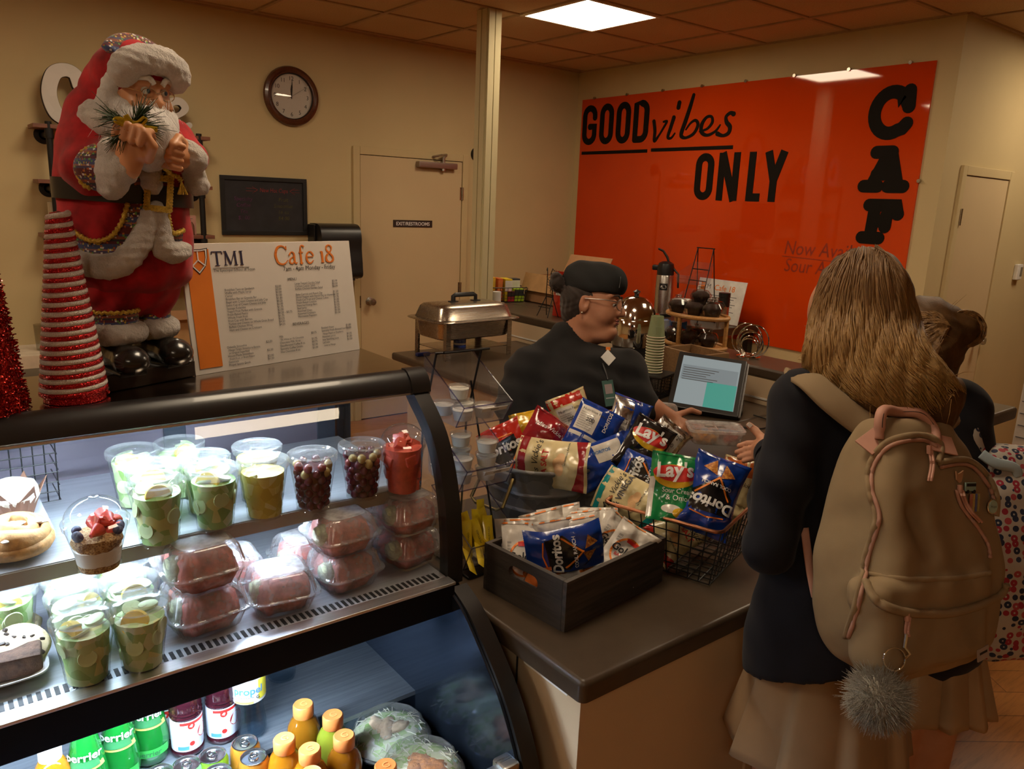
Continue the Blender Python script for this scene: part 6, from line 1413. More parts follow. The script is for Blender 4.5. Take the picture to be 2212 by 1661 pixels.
bands=t.ramp(fz.outputs[0],[(0.0,(0.10,0.008,0.012)),(0.28,(0.06,0.05,0.12)),(0.36,(0.30,0.12,0.10)),(0.42,(0.05,0.07,0.18)),(0.62,(0.09,0.01,0.03)),(0.72,(0.02,0.02,0.03)),(0.80,(0.22,0.05,0.02)),(0.9,(0.05,0.04,0.10))],'CONSTANT')
vo=t.vor(t.coord('Object',(1,1,1)),330,'F1','Color',0.25);s2=t.new('ShaderNodeSeparateColor');t.link(vo,s2.inputs[0])
spk=t.ramp(s2.outputs[0],[(0.0,(0.06,0.01,0.02)),(0.62,(0.55,0.38,0.04)),(0.84,(0.10,0.30,0.06)),(0.89,(0.65,0.62,0.60)),(0.95,(0.45,0.10,0.02))],'CONSTANT');gt=t.new('ShaderNodeMath',operation='GREATER_THAN');gt.inputs[1].default_value=0.78;t.link(s2.outputs[0],gt.inputs[0])
t.base(t.mix(gt.outputs[0],bands,spk));t.set(rough=0.7,sheen=0.2);t.bump(t.noise(v,600,2),0.3,0.002);WOVEN=t.m
xc=L(268,400).x;RX,RY=0.101,0.088
def sc(z):return float(np.interp(z,[0.10,0.16,0.20,0.27,0.34,0.40,0.45,0.50],[0.95,1.04,1.05,1.02,1.0,0.96,0.80,0.50]))
def F(px,py,off=0.0):
 p=L(px,py)
 for _ in range(3):
  k=sc(p.z);q=max(0.0,1-((p.x-xc)/(RX*k+0.007))**2);p=L(px,py,-(RY*k+0.008)*math.sqrt(q)-off)
 return p
s=SDF((-0.20,-0.17,0.10),(0.20,0.16,0.60),0.0045)
zz=np.linspace(0.185,0.44,12)
for z0,z1 in zip(zz[:-1],zz[1:]):
 zm=(z0+z1)/2;s.ell((xc,0,zm),(RX*sc(zm),RY*sc(zm),0.045),0.03)
s.ell(L(208,335,0.015),(0.05,0.06,0.11),0.03);s.ell(L(228,265,0.01),(0.058,0.06,0.07),0.03);s.ell(L(335,325,0.02),(0.052,0.055,0.08),0.03)
s.chain([L(204,300,-0.02),L(200,362,-0.065),L(238,350,-0.115)],[0.042,0.040,0.034],0.02)
s.chain([L(385,300,-0.01),L(410,345,-0.05),L(405,345,-0.09)],[0.032,0.028,0.025],0.015)
s.warp(lambda X,Y,Z:0.0022*np.sin(X*70+Z*35)*np.sin(Z*40+Y*30)+0.0012*np.sin(X*150-Z*60));s.build('coat',VELVET,fg)
s=SDF((-0.17,-0.14,0.02),(0.15,0.14,0.24),0.004)
for a,b in(((248,560,0.0),(250,690,-0.035)),((325,545,0.0),(325,675,0.005))):s.chain([L(*a),L((a[0]+b[0])/2-3,(a[1]+b[1])/2,-0.02),L(*b)],[0.056,0.05,0.035],0.015)
s.ell(L(285,545),(0.075,0.06,0.03),0.02);s.warp(lambda X,Y,Z:0.0028*np.sin(X*120+5*np.sin(Z*25)));s.build('trousers',VELVET,fg)
legs=[((247,686),-0.042,0.0385,(207,292)),((325,676),-0.002,0.034,(292,358))]
for(cx_,cy_),dy,r,_ in legs:
 c=L(cx_,cy_,dy);z=c.z
 MB().lathe([(r*0.98,-0.013),(r*1.02,-0.012),(r*1.04,0.012),(r,0.014)],30,c).build('woven_cuff',WOVEN,fg)
 m=MB();m.tube([(c.x+r*1.05*math.cos(a)*(1+0.0),c.y+r*1.05*math.sin(a),z+0.014+0.0016*math.sin(26*a))for a in[2*PI*i/104 for i in range(104)]],0.0032,6,closed=True);m.build('gold_braid',GOLD,fg)
 s=SDF((c.x-0.08,c.y-0.08,z-0.06),(c.x+0.08,c.y+0.08,z+0.02),0.003);R=r*0.92
 q=[(c.x+R*math.cos(a),c.y+R*math.sin(a),z-0.026)for a in[2*PI*i/16 for i in range(17)]]
 s.chain(q,[0.0165]*17,0.01);s.ell((c.x,c.y,z-0.026),(R,R,0.014),0.005);s.warp(lambda X,Y,Z:0.0012*np.sin(X*330+Z*120)*np.sin(Y*310+Z*160));s.build('fur_cuff',WFUR,fg)
for(a,t_,b)in(((250,738,-0.03),(284,786,-0.105),(245,785,-0.025)),((322,722,0.01),(380,775,-0.06),(325,768,0.015))):
 s=SDF((-0.16,-0.18,0.02),(0.16,0.10,0.14),0.0032);A,Tt,B=L(*a),L(*t_),L(*b);A.z=0.115;B.z=0.058;Tt.z=0.054
 s.cap(A,B,0.026,0.025,0.01);s.cap(B,Tt,0.025,0.026,0.018);s.ell(Tt,(0.030,0.032,0.021),0.012);s.cut(lambda X,Y,Z:0.0325-Z)
 bo=s.build('boot',BOOT,fg);m=MB();d=(Tt-B)
 for k in range(4):
  p=A.lerp(B,0.35+0.2*k)+d.normalized()*0.026;n_=Vector((-d.y,d.x,0)).normalized();m.tube([p-n_*0.014+Vector((0,0,0.003)),p+d.normalized()*0.003,p+n_*0.014+Vector((0,0,-0.002))],0.0018,5)
 m.build('laces',BELT,bo);m=MB();m.box((B+Tt)/2+Vector((0,0,-0.024)),(0.10,0.048,0.008),Matrix.Rotation(math.atan2(d.y,d.x),3,'Z'),0.003);m.build('sole',BELT,bo)
ang=math.atan2(0.057,0.15);fm=Vector((0.336,1.4895,0));nb=Vector((-math.sin(ang),math.cos(ang),0));bc=fm+nb*0.078
MB().box((bc.x-FIG.x,bc.y-FIG.y,0.016),(0.185,0.156,0.031),Matrix.Rotation(ang,3,'Z'),0.003).build('base_plate',M('figurine_base_dark',(0.035,0.025,0.020),0.25),fg)
def strip(pa,pb,off,name,mat,n=24):
 A=[F(q.x,q.y,off)for q in spline([(a,b,0)for a,b in pa],n//(len(pa)-1))];B=[F(q.x,q.y,off)for q in spline([(a,b,0)for a,b in pb],n//(len(pb)-1))];k=min(len(A),len(B));m=MB();vs=[]
 W=4
 ga=[(a,b)for a,b in zip([q for q in spline([(a,b,0)for a,b in pa],n//(len(pa)-1))],[q for q in spline([(a,b,0)for a,b in pb],n//(len(pb)-1))])]
 for a,b in ga:
  for j in range(W+1):c=a.lerp(b,j/W);vs.append(F(c.x,c.y,off))
 m.add(vs,[(i*(W+1)+j,i*(W+1)+j+1,(i+1)*(W+1)+j+1,(i+1)*(W+1)+j)for i in range(len(ga)-1)for j in range(W)]);return m.build(name,mat,fg,180)
strip([(162,502),(195,520),(235,514),(262,482),(276,440)],[(165,535),(205,550),(255,540),(292,500),(308,440)],0.008,'woven_panel',WOVEN)
strip([(360,452),(366,480),(372,505),(394,498),(394,498)],[(335,452),(345,490),(360,525),(392,520),(392,520)],0.008,'woven_panel',WOVEN)
strip([(285,310),(287,350),(290,400)],[(312,310),(312,350),(310,400)],0.008,'woven_panel',WOVEN,12);strip([(335,335),(338,365),(345,395)],[(355,330),(360,360),(365,395)],0.008,'woven_panel',WOVEN,12)
def braid(pts,off=0.012,r=0.0042,closed=False):
 q=[F(a.x,a.y,off)for a in spline([(a,b,0)for a,b in pts],14,closed)];m=MB();m.tube(q,[r*(1+0.28*math.sin(i*1.9))for i in range(len(q))],7,closed);m.build('gold_braid',GOLD,fg,180)
braid([(160,500),(195,520),(235,514),(262,482),(276,438)]);braid([(362,452),(366,480),(374,504),(397,497)]);braid([(352,345),(358,362),(363,382)],0.012,0.0035)
def furstrip(segs,name='fur_trim'):
 s=SDF((-0.2,-0.2,0.05),(0.2,0.1,0.56),0.0035)
 for pts,r,off in segs:
  q=[F(a.x,a.y,off)for a in spline([(a,b,0)for a,b in pts],6)];n=len(q);rr=[float(np.interp(i/(n-1),np.linspace(0,1,len(r)),r))for i in range(n)]
  s.chain(q,rr,0.006)
 s.warp(lambda X,Y,Z:0.0014*np.sin(X*300+Z*150)*np.sin(Y*280+Z*170)+0.001*np.sin(Z*420));s.build(name,WFUR,fg)
furstrip([([(170,562),(205,575),(255,572),(295,535),(318,490),(326,452)],[0.017,0.019,0.020,0.019,0.018,0.013],0.004)]);furstrip([([(336,452),(344,500),(352,535),(376,545),(396,540)],[0.015,0.018,0.018,0.017,0.014],0.004)]);furstrip([([(318,300),(322,350),(326,398)],[0.016,0.017,0.018],0.003)])
def belt(off,name,mat,z_fn,hh):
 m=MB();n=72;vs=[]
 for i in range(n):
  a=2*PI*i/n;x=math.cos(a);z=z_fn(x);k=sc(z)
  for dz,o in((-hh,off),(hh,off)):vs.append((xc+(RX*k+o)*math.cos(a),(RY*k+o)*math.sin(a),z+dz))
 m.add(vs,[(2*i,2*((i+1)%n),2*((i+1)%n)+1,2*i+1)for i in range(n)]);return m.build(name,mat,fg)
zb=L(330,420,-0.08).z;belt(0.014,'belt',BELT,lambda x:zb-0.006*x,0.0175)
bk=F(343,418,0.020);m=MB();Mb=facing(bk,-3,0,18);hw,hh=0.0185,0.027
for a,b in(((-hw,-hh),(-hw+0.006,hh)),((hw-0.006,-hh),(hw,hh)),((-hw,hh-0.006),(hw,hh)),((-hw,-hh),(hw,-hh+0.006))):m.box2((a[0],a[1],-0.002),(b[0],b[1],0.003),0.001)
for k in range(9):
 for y in(-hh-0.002,hh+0.002):m.cyl((-hw+k*hw/4,y,-0.002),(-hw+k*hw/4,y,0.003),0.0028,n=8)
for k in range(11):
 for x in(-hw-0.002,hw+0.002):m.cyl((x,-hh+k*hh/5,-0.002),(x,-hh+k*hh/5,0.003),0.0028,n=8)
m.build('buckle',GOLD,fg,M=Mb)
def furblob(fn,lo,hi,name='fur_cuff',h=0.0035,amp=0.0014):
 s=SDF(lo,hi,h);fn(s);s.warp(lambda X,Y,Z:amp*np.sin(X*320+Z*140)*np.sin(Y*290+Z*170)+amp*0.6*np.sin(Z*420+X*90));return s.build(name,WFUR,fg)
BX=((-0.22,-0.25,0.2),(0.2,0.1,0.62))
s=SDF((-0.18,-0.2,0.2),(0.0,0.0,0.45),0.0035);s.chain([L(203,365,-0.105),L(236,362,-0.125)],[0.030,0.031],0.01);s.ell(L(215,362,-0.11),(0.03,0.03,0.038),0.01);s.build('woven_cuff',WOVEN,fg)
q=[L(205+27*math.cos(a)-10,363+42*math.sin(a),-0.118-0.01*math.cos(a))for a in[PI/2+PI*i/30 for i in range(31)]];m=MB();m.tube(q,[0.0042*(1+0.28*math.sin(i*1.9))for i in range(31)],7);m.build('gold_braid',GOLD,fg,180)
furblob(lambda s:(s.chain([L(238,322,-0.145),L(240,370,-0.15),L(240,405,-0.14)],[0.019,0.022,0.021],0.01),s.cap(L(255,395,-0.155),L(280,350,-0.155),0.017,0.012,0.012),s.ell(L(262,368,-0.155),(0.026,0.028,0.020),0.012)),*BX)
def fist(c,dirs,knuck,name='hand',sz=1.0):
 """closed doll hand: palm block, four curled fingers of different length and a thumb across them"""
 s=SDF(tuple(c-Vector((0.06,0.06,0.06))),tuple(c+Vector((0.06,0.06,0.06))),0.0022);ax_,ay_,az_=dirs
 s.cap(c-ax_*0.032*sz,c-ax_*0.005,0.014*sz,0.017*sz,0.008);s.box(c,(0.016*sz,0.021*sz,0.011*sz),0.008,0.006,[[ax_[i],ay_[i],az_[i]]for i in range(3)])
 for k,ln in enumerate((0.95,1.05,1.0,0.85)):
  o_=ay_*((k-1.5)*0.0108*sz);a=c+ax_*0.014*sz+o_+az_*0.004;b=c+ax_*(0.024*ln)*sz+o_-az_*0.004;d=c+ax_*(0.020*ln)*sz+o_-az_*0.020*sz;e=c+ax_*0.004*sz+o_-az_*0.022*sz
  s.chain([a,b,d,e],[0.0066*sz,0.0064*sz,0.0058*sz,0.0052*sz],0.0012)
 th=[c-ax_*0.012*sz+ay_*0.020*sz,c+ax_*0.006+ay_*0.026*sz-az_*0.012,c+ax_*0.020*sz+ay_*0.014*sz-az_*0.024];s.chain(th,[0.0075*sz,0.007*sz,0.0058*sz],0.002)
 return s.build(name,DSKIN,fg)
V3=Vector
fist(L(292,312,-0.175),(V3((0.25,-0.15,0.95)).normalized(),V3((0.70,-0.55,-0.25)).normalized(),V3((0.60,0.75,-0.05)).normalized()),None,sz=1.22)
s=SDF((-0.12,-0.25,0.2),(0.1,0.0,0.5),0.003);s.cap(L(256,356,-0.148),L(284,325,-0.172),0.015,0.019);s.build('wrist',DSKIN,fg)
furblob(lambda s:(s.chain([L(392,322,-0.10),L(412,350,-0.09),L(425,395,-0.075)],[0.017,0.021,0.019],0.01),s.ell(L(428,403,-0.075),(0.02,0.02,0.016),0.01),s.cap(L(402,330,-0.112),L(416,345,-0.10),0.023,0.022,0.01),s.ell(L(421,343,-0.116),(0.022,0.022,0.02),0.01)),*BX)
fist(L(378,335,-0.125),(V3((-0.90,-0.35,0.15)).normalized(),V3((0.15,-0.15,0.97)).normalized(),V3((0.30,-0.93,-0.2)).normalized()*-1),None,sz=1.12)
m=MB();p=L(424,338,-0.115);m.lathe([(0,0.002),(0.012,0.001),(0.0125,-0.002),(0,-0.002)],24,M=facing(p,0,0,35));m.build('press_badge',INKR,fg);m=MB();text_mb(m,'PRESS',0.0055,0,-0.002,0.0022,'CENTER',facing(p,8,0,35),bold=0.02);m.build('lettering',INKW,fg,smooth=False)
m=MB();q=spline([L(340,300,-0.13),L(356,315,-0.15),L(350,350,-0.13),L(368,375,-0.115),L(384,382,-0.115),L(392,392,-0.115)],10);m.tube(q,[0.0042*(1+0.25*math.sin(i*1.6))for i in range(len(q))],7);m.build('gold_cord',GOLD,fg,180);m=MB()
for k in range(14):e=Vector((random.uniform(-.008,.008),random.uniform(-.006,.006),-0.022));m.tube([q[-1],q[-1]+e*0.5,q[-1]+e],0.0012,4)
m.build('tassel',GOLD,fg)
m=MB();rnd=random.Random(8);c0=L(285,268,-0.185)
for(tx,ty)in((228,245),(240,255),(312,232),(318,240),(248,300),(245,305),(335,272),(330,285),(290,240)):
 tip=L(tx,ty,-0.19);ax0=tip-c0;n_=46 if abs(ty-240)>6 or tx!=290 else 8
 for k in range(n_):
  t_=rnd.uniform(0.0,0.75);b=c0+ax0*t_;d=ax0.normalized()*0.018+Vector((rnd.gauss(0,.008),rnd.gauss(0,.006),rnd.gauss(0,.008)));m.tube([b,b+d*rnd.uniform(0.8,1.4)],[0.0008,0.0004],3)
m.build('pine_sprig',M('pine_green',(0.025,0.05,0.012),0.5,var=0.5,vs=90),fg);m=MB()
for pts in([(285,268),(268,268),(250,260),(258,258),(285,266)],[(285,268),(300,266),(312,256),(308,264),(286,270)],[(284,266),(276,256),(271,248)],[(290,270),(315,276),(340,280)]):
 q=spline([L(a,b,-0.197)for a,b in pts],6);m.tube(q,0.0042,6,flat=0.25,up=(0,1,0))
m.build('gold_bow',M('gold_ribbon',(0.62,0.45,0.03),0.3,0.6,var=0.3,vs=200),fg)
hc=L(302,205,-0.05)
FX=Vector((0.86,-0.16,0.0)).normalized();FYv=Vector((0.36,-0.92,-0.12)).normalized();FX=Vector((-FYv.y,FYv.x,0)).normalized();FZ=FYv.cross(FX)*-1 if FYv.cross(FX).z<0 else FYv.cross(FX)
def hp(x,y,z):return hc+FX*x+FYv*y+FZ*z
s=SDF(tuple(hc-Vector((0.07,0.08,0.07))),tuple(hc+Vector((0.07,0.07,0.07))),0.0024);s.ell(hc,(0.047,0.047,0.055),0)
s.ell(hp(0,0.045,-0.012),(0.011,0.013,0.011),0.008);s.cap(hp(0,0.042,0.012),hp(0,0.05,-0.008),0.006,0.008,0.006);s.ell(hp(-0.009,0.045,-0.014),(0.006,0.006,0.005),0.004);s.ell(hp(0.009,0.045,-0.014),(0.006,0.006,0.005),0.004)
for sx in(-1,1):s.ell(hp(sx*0.024,0.032,-0.014),(0.015,0.014,0.013),0.008);s.ell(hp(sx*0.017,0.044,0.008),(0.010,0.008,0.007),0.006,None,'sub');s.cap(hp(sx*0.008,0.044,0.020),hp(sx*0.028,0.036,0.020),0.005,0.005,0.006);s.cap(hp(sx*0.009,0.0415,0.003),hp(sx*0.026,0.036,0.003),0.0035,0.003,0.003)
s.ell(hp(-0.046,0.0,-0.008),(0.010,0.012,0.018),0.004);s.ell(hp(0.046,0.0,-0.008),(0.010,0.012,0.018),0.004);s.build('head',DSKIN,fg)
EYEW=M('eye_white',(0.70,0.68,0.62),0.15);EYEB=M('eye_blue_grey',(0.05,0.08,0.11),0.1)
for sx in(-1,1):
 e=hp(sx*0.0165,0.0385,0.0085);bm=bmesh.new();bmesh.ops.create_uvsphere(bm,u_segments=16,v_segments=10,radius=0.0072);m=MB();m.bm(bm,Matrix.Translation(e));ey_=m.build('eye',EYEW,fg,180);bm=bmesh.new();bmesh.ops.create_uvsphere(bm,u_segments=14,v_segments=8,radius=0.0045);m=MB();m.bm(bm,Matrix.Translation(e+FYv*0.0038+FX*0.0014));m.build('iris',EYEB,ey_,180)
 m=MB();q=spline([hp(sx*0.008,0.050,0.020),hp(sx*0.016,0.047,0.0285),hp(sx*0.030,0.038,0.027),hp(sx*0.034,0.034,0.020)],5);m.tube(q,[0.0042]*3+[0.0048]*(len(q)-6)+[0.003]*3,8);m.build('eyebrow',M('brow_white',(0.72,0.68,0.62),0.6,bump=0.4,bs=300)if sx<0 else bpy.data.materials['brow_white'],fg,180)
 m=MB();m.tube([hp(sx*0.017+0.0135*math.cos(a),0.050,0.004+0.0085*math.sin(a))for a in[2*PI*i/28 for i in range(28)]],0.0008,5,closed=True);m.tube([hp(sx*0.0305,0.05,0.006),hp(sx*0.045,0.03,0.008),hp(sx*0.050,0.005,0.008)],0.0008,5)
 if sx>0:m.tube([hp(-0.0035,0.050,0.006),hp(0,0.054,0.008),hp(0.0035,0.050,0.006)],0.0008,5)
 m.build('spectacles',M('gold_wire',(0.70,0.52,0.30),0.25,0.9)if sx<0 else bpy.data.materials['gold_wire'],fg)
s=SDF((-0.14,-0.22,0.24),(0.16,0.1,0.58),0.0036)
for sx in(-1,1):s.cap(hp(sx*0.006,0.052,-0.026),hp(sx*0.034,0.038,-0.034),0.009,0.011,0.006)
s.ell(hp(0,0.026,-0.050),(0.040,0.034,0.034),0.012);s.chain([hp(0,0.035,-0.055),L(318,290,-0.12),L(322,330,-0.125),L(318,352,-0.12)],[0.036,0.042,0.030,0.010],0.012)
s.cap(hp(0.03,0.02,-0.035),L(360,300,-0.09),0.022,0.014,0.015);s.cap(hp(-0.035,0.015,-0.03),L(258,262,-0.08),0.022,0.018,0.012)
s.cap(hp(-0.046,-0.002,0.02),L(225,255,-0.05),0.016,0.022,0.012)
s.warp(lambda X,Y,Z:0.0022*np.sin(X*230+12*np.sin(Z*25))*np.sin(Y*190+Z*20));bd=s.build('beard',fur('beard_white',(0.74,0.70,0.66),160,0.8),fg);m=MB();rnd=random.Random(6)
for k in range(160):
 px_,py_=rnd.uniform(225,368),rnd.uniform(215,300);b=L(px_,py_,-0.10-0.05*(1-abs(px_-310)/90));d=Vector((rnd.gauss(0.0,.012)+(px_-305)*0.00012,rnd.gauss(-.006,.008),-rnd.uniform(.02,.055)));m.tube([b,b+d*0.5+Vector((rnd.gauss(0,.004),0,0)),b+d],[0.0007,0.0006,0.0002],3)
m.build('beard_strand',bpy.data.materials['beard_white'],bd)
s=SDF((-0.16,-0.12,0.35),(0.12,0.14,0.62),0.0045);s.ell(hp(0,-0.022,0.030),(0.064,0.062,0.058),0.0);s.ell(L(186,192,0.0),(0.012,0.014,0.016),0.012);s.chain([L(222,175,0.0),L(212,230,-0.01),L(208,265,0.0)],[0.030,0.032,0.045],0.015);s.warp(lambda X,Y,Z:0.0018*np.sin(X*60+Z*50));s.build('hat',VELVET,fg)
m=MB();q=[hp(0.066*math.cos(a),-0.006+0.0*math.sin(a),0.0)for a in(0,)];
arcq=[hp(0.060*math.cos(a),0.006-0.018*abs(math.sin(a)),0.040+0.046*math.sin(a))for a in[PI*(0.15+0.7*i/20)for i in range(21)]];m.tube(arcq,0.013,8,flat=0.5);m.build('woven_band',WOVEN,fg,180)
def brim(s):
 q=[hp(0.050*math.cos(a),0.028+0.012*math.sin(a),0.035+0.024*math.sin(a))for a in[PI*(-0.12+1.24*i/16)for i in range(17)]];s.chain(q,[0.017+0.003*math.sin(PI*i/16)for i in range(17)],0.012)
furblob(brim,tuple(hc-Vector((0.11,0.11,0.11))),tuple(hc+Vector((0.11,0.11,0.13))),'fur_brim')
furblob(lambda s:(s.cap(L(205,250,-0.045),L(235,268,-0.085),0.026,0.022),s.cap(L(235,268,-0.085),L(262,300,-0.11),0.022,0.014,0.01)),*BX,name='fur_collar')
RG=glitter('red_glitter',(0.30,0.004,0.006),(0.75,0.02,0.02),1300);WG=glitter('white_glitter',(0.60,0.52,0.46),(0.85,0.80,0.74),1500,0.35);bpy.data.materials['white_glitter'].node_tree.nodes['Principled BSDF'].inputs['Metallic'].default_value=0.0
o=thing('glitter_cone','red and white striped glitter cone tree beside the figurine','cone tree',(0.203,1.442,CTOP));N=19;Hh=0.312
for ph,mt,nm in((0.0,RG,'red_coil'),(0.5,WG,'white_coil')):
 m=MB();q=[];n=N*30
 for k in range(n+1):
  t_=(k/30+ph)/(N+0.5);a=2*PI*k/30;r=0.0485*(1-t_)+0.0135*t_;q.append((r*math.cos(a),r*math.sin(a),0.006+t_*(Hh-0.012)))
 m.tube(q,0.0052,8);m.build(nm,mt,o,180)
MB().lathe([(0,0.001),(0.047,0.001),(0.0125,Hh-0.006),(0,Hh-0.003)],24).build('core',RG,o)
o=thing('tinsel_cone','red tinsel cone tree at the left edge of the picture','cone tree',(0.066,1.432,CTOP));TINS=glitter('tinsel_red',(0.22,0.003,0.003),(0.70,0.03,0.015),420,0.2);m=MB();rnd=random.Random(3);HT=0.60
m.lathe([(0,0),(0.066,0),(0.066,0.004),(0.004,HT),(0,HT)],30)
for k in range(3200):
 t_=rnd.random()**1.3*0.6;a=rnd.uniform(-PI*0.95,PI*0.15);r=0.067*(1-t_);c=Vector((r*math.cos(a),r*math.sin(a),t_*HT+0.004));d=Vector((math.cos(a)*0.6+rnd.gauss(0,.5),math.sin(a)*0.6+rnd.gauss(0,.5),rnd.gauss(0,.7))).normalized()*rnd.uniform(.004,.009);w_=d.orthogonal().normalized()*0.0011
 m.add([c-w_,c+w_,c+d+w_,c+d-w_],[(0,1,2,3)])
m.build('tinsel',TINS,o,smooth=False)
BLm,BRm=Vector((0.423,1.525,CTOP)),Vector((0.826,1.631,CTOP));ex=(BRm-BLm).normalized();upv=Vector((-ex.y,ex.x,0))*0.035+Vector((0,0,0.25));hB=upv.length;upn=upv.normalized();nz=ex.cross(upn)
wB=(BRm-BLm).length;o=thing('menu_board','large white Cafe 18 menu board standing on the display case','menu board',(0,0,0));o.matrix_world=axesM(ex,upn,nz,(BLm+BRm)/2+upv/2)
MB().box((0,0,-0.003),(wB,hB,0.005),None,0.001).build('board',M('board_white',(0.72,0.66,0.60),0.5,var=0.03),o)
U=lambda x,y:(-wB/2+x*wB,hB/2-y*hB)
ob=INKO;z1=0.0006
def quadB(x0,y0,x1,y1,mt,nm,z=z1):a=U(x0,y0);b=U(x1,y1);return MB().box2((a[0],b[1],0),(b[0],a[1],z)).build(nm,mt,o,smooth=False)
quadB(0.025,0.045,0.142,0.955,INKO,'orange_stripe')
sh=[(-0.42,0.5),(-0.15,0.46),(0.15,0.46),(0.42,0.5),(0.40,0.15),(0.30,-0.2),(0.0,-0.5),(-0.30,-0.2),(-0.40,0.15)];ccx,ccy=U(0.083,0.135);S_=0.045
m=MB();m.ribbon([(ccx+a*S_,ccy+b*S_)for a,b in sh],0.0042,z1,z1+0.0004,None,False,True);m.build('crest_outline',INK,o,smooth=False);m=MB();m.ribbon([(ccx+a*S_*0.97,ccy+b*S_*0.97)for a,b in sh],0.0022,z1+0.0004,z1+0.0008,None,False,True)
m.ribbon([(ccx,ccy+0.44*S_),(ccx,ccy+0.05*S_),(ccx+0.3*S_,ccy-0.2*S_)],0.0024,z1+0.0004,z1+0.0008);m.ribbon([(ccx,ccy+0.05*S_),(ccx-0.3*S_,ccy-0.2*S_)],0.0024,z1+0.0004,z1+0.0008);m.build('crest_lines',INKW,o,smooth=False)
SER={
 'T':[([(0.5,0),(0.5,1)],.15),([(0.05,0.97),(0.95,0.97)],.08),([(0.06,0.97),(0.04,0.78)],.06),([(0.94,0.97),(0.96,0.78)],.06),([(0.3,0.02),(0.7,0.02)],.05)],
 'M':[([(0.12,0),(0.16,1)],.07),([(0.16,1),(0.5,0.05)],.15),([(0.5,0.05),(0.86,1)],.06),([(0.86,1),(0.9,0)],.15),([(0.0,0.02),(0.26,0.02)],.05),([(0.76,0.02),(1.04,0.02)],.05),([(0.02,0.98),(0.2,0.98)],.05),([(0.84,0.98),(1.0,0.98)],.05)],
 'I':[([(0.5,0),(0.5,1)],.16),([(0.25,0.02),(0.75,0.02)],.05),([(0.25,0.98),(0.75,0.98)],.05)],
 'C':[([(0.95,0.8),(0.75,0.96),(0.5,1.0),(0.22,0.88),(0.06,0.5),(0.2,0.12),(0.5,0.0),(0.78,0.05),(0.98,0.2)],(.05,.07,.09,.14,.18,.14,.09,.07,.04)),([(0.95,0.78),(0.95,1.0)],.05)],
 'a':[([(0.12,0.5),(0.3,0.64),(0.52,0.64),(0.66,0.5),(0.66,0.12),(0.8,0.02),(0.95,0.06)],(.11,.06,.07,.13,.14,.08,.04)),([(0.66,0.4),(0.3,0.32),(0.1,0.16),(0.22,0.02),(0.45,0.04),(0.66,0.2)],(.05,.07,.13,.08,.06,.05))],
 'f':[([(0.9,0.95),(0.7,1.02),(0.5,0.95),(0.42,0.7),(0.42,0.0)],(.11,.06,.08,.14,.14)),([(0.15,0.62),(0.8,0.62)],.06),([(0.2,0.02),(0.68,0.02)],.05)],
 'e':[([(0.1,0.36),(0.9,0.38),(0.78,0.58),(0.5,0.65),(0.2,0.52),(0.1,0.3),(0.25,0.06),(0.55,0.0),(0.9,0.14)],(.05,.05,.1,.06,.1,.14,.12,.08,.04))],
 '1':[([(0.5,0),(0.5,0.62)],.16),([(0.2,0.63),(0.58,0.63)],.06),([(0.22,0.02),(0.78,0.02)],.05)],
 '8':[([(0.5,0.56),(0.22,0.72),(0.22,0.9),(0.5,1.0),(0.78,0.9),(0.78,0.72),(0.5,0.54),(0.14,0.36),(0.12,0.12),(0.5,0.0),(0.88,0.12),(0.86,0.34),(0.5,0.56)],(.1,.1,.12,.06,.1,.08,.1,.14,.16,.06,.16,.12,.1))],
}
def serif(mb,ch,x0,y0,w_,h_,z0,z1_,M_=None):
 for pts,wd in SER[ch]:
  q=[(a.x,a.y)for a in spline([(x0+p[0]*w_,y0+p[1]*h_,0)for p in pts],6)]if len(pts)>2 else[(x0+p[0]*w_,y0+p[1]*h_)for p in pts];n=len(q)
  ww=[float(np.interp(i/(n-1),np.linspace(0,1,len(wd)),wd))*h_*0.9 for i in range(n)]if isinstance(wd,tuple)else wd*h_*0.9
  mb.ribbon(q,ww,z0,z1_,M_,len(pts)>2)
def word(txt,x,y,w_,h_,mt,nm,wid):
 m=MB()
 for ch in txt:
  if ch!=' ':serif(m,ch,x,y,w_*wid.get(ch,1),h_,0,z1,None)
  x+=w_*(wid.get(ch,1)*1.08 if ch!=' ' else 0.45)
 m.build(nm,mt,o,smooth=False)
a=U(0.152,0.175);word('TMI',a[0],a[1],0.026,0.028,M('navy_ink',(0.02,0.015,0.05),0.6),'school_lettering',{'T':0.95,'M':1.15,'I':0.6})
a=U(0.505,0.185);word('Cafe 18',a[0],a[1],0.030,0.038,INKO,'title_lettering',{'C':1.05,'a':0.75,'f':0.62,'e':0.75,'1':0.5,'8':0.78})
def tx(m,s_,x,y,sz,al='LEFT',z=z1,**kw):a=U(x,y);text_mb(m,s_,sz,a[0],a[1],z,al,**kw)
m=MB();tx(m,'The Episcopal School of Texas',0.155,0.222,0.0082,sx=0.93);a=U(0.155,0.192);b=U(0.35,0.192);m.ribbon([a,b],0.0005,0,z1,None,False);m.build('school_lettering',INK,o,smooth=False)
m=MB();tx(m,'7am - 4pm Monday - Friday',0.545,0.242,0.0135,sx=0.93);tx(m,'MENU',0.565,0.325,0.0085);tx(m,'BEVERAGES',0.565,0.705,0.0085);m.build('hours_lettering',INK,o,smooth=False)
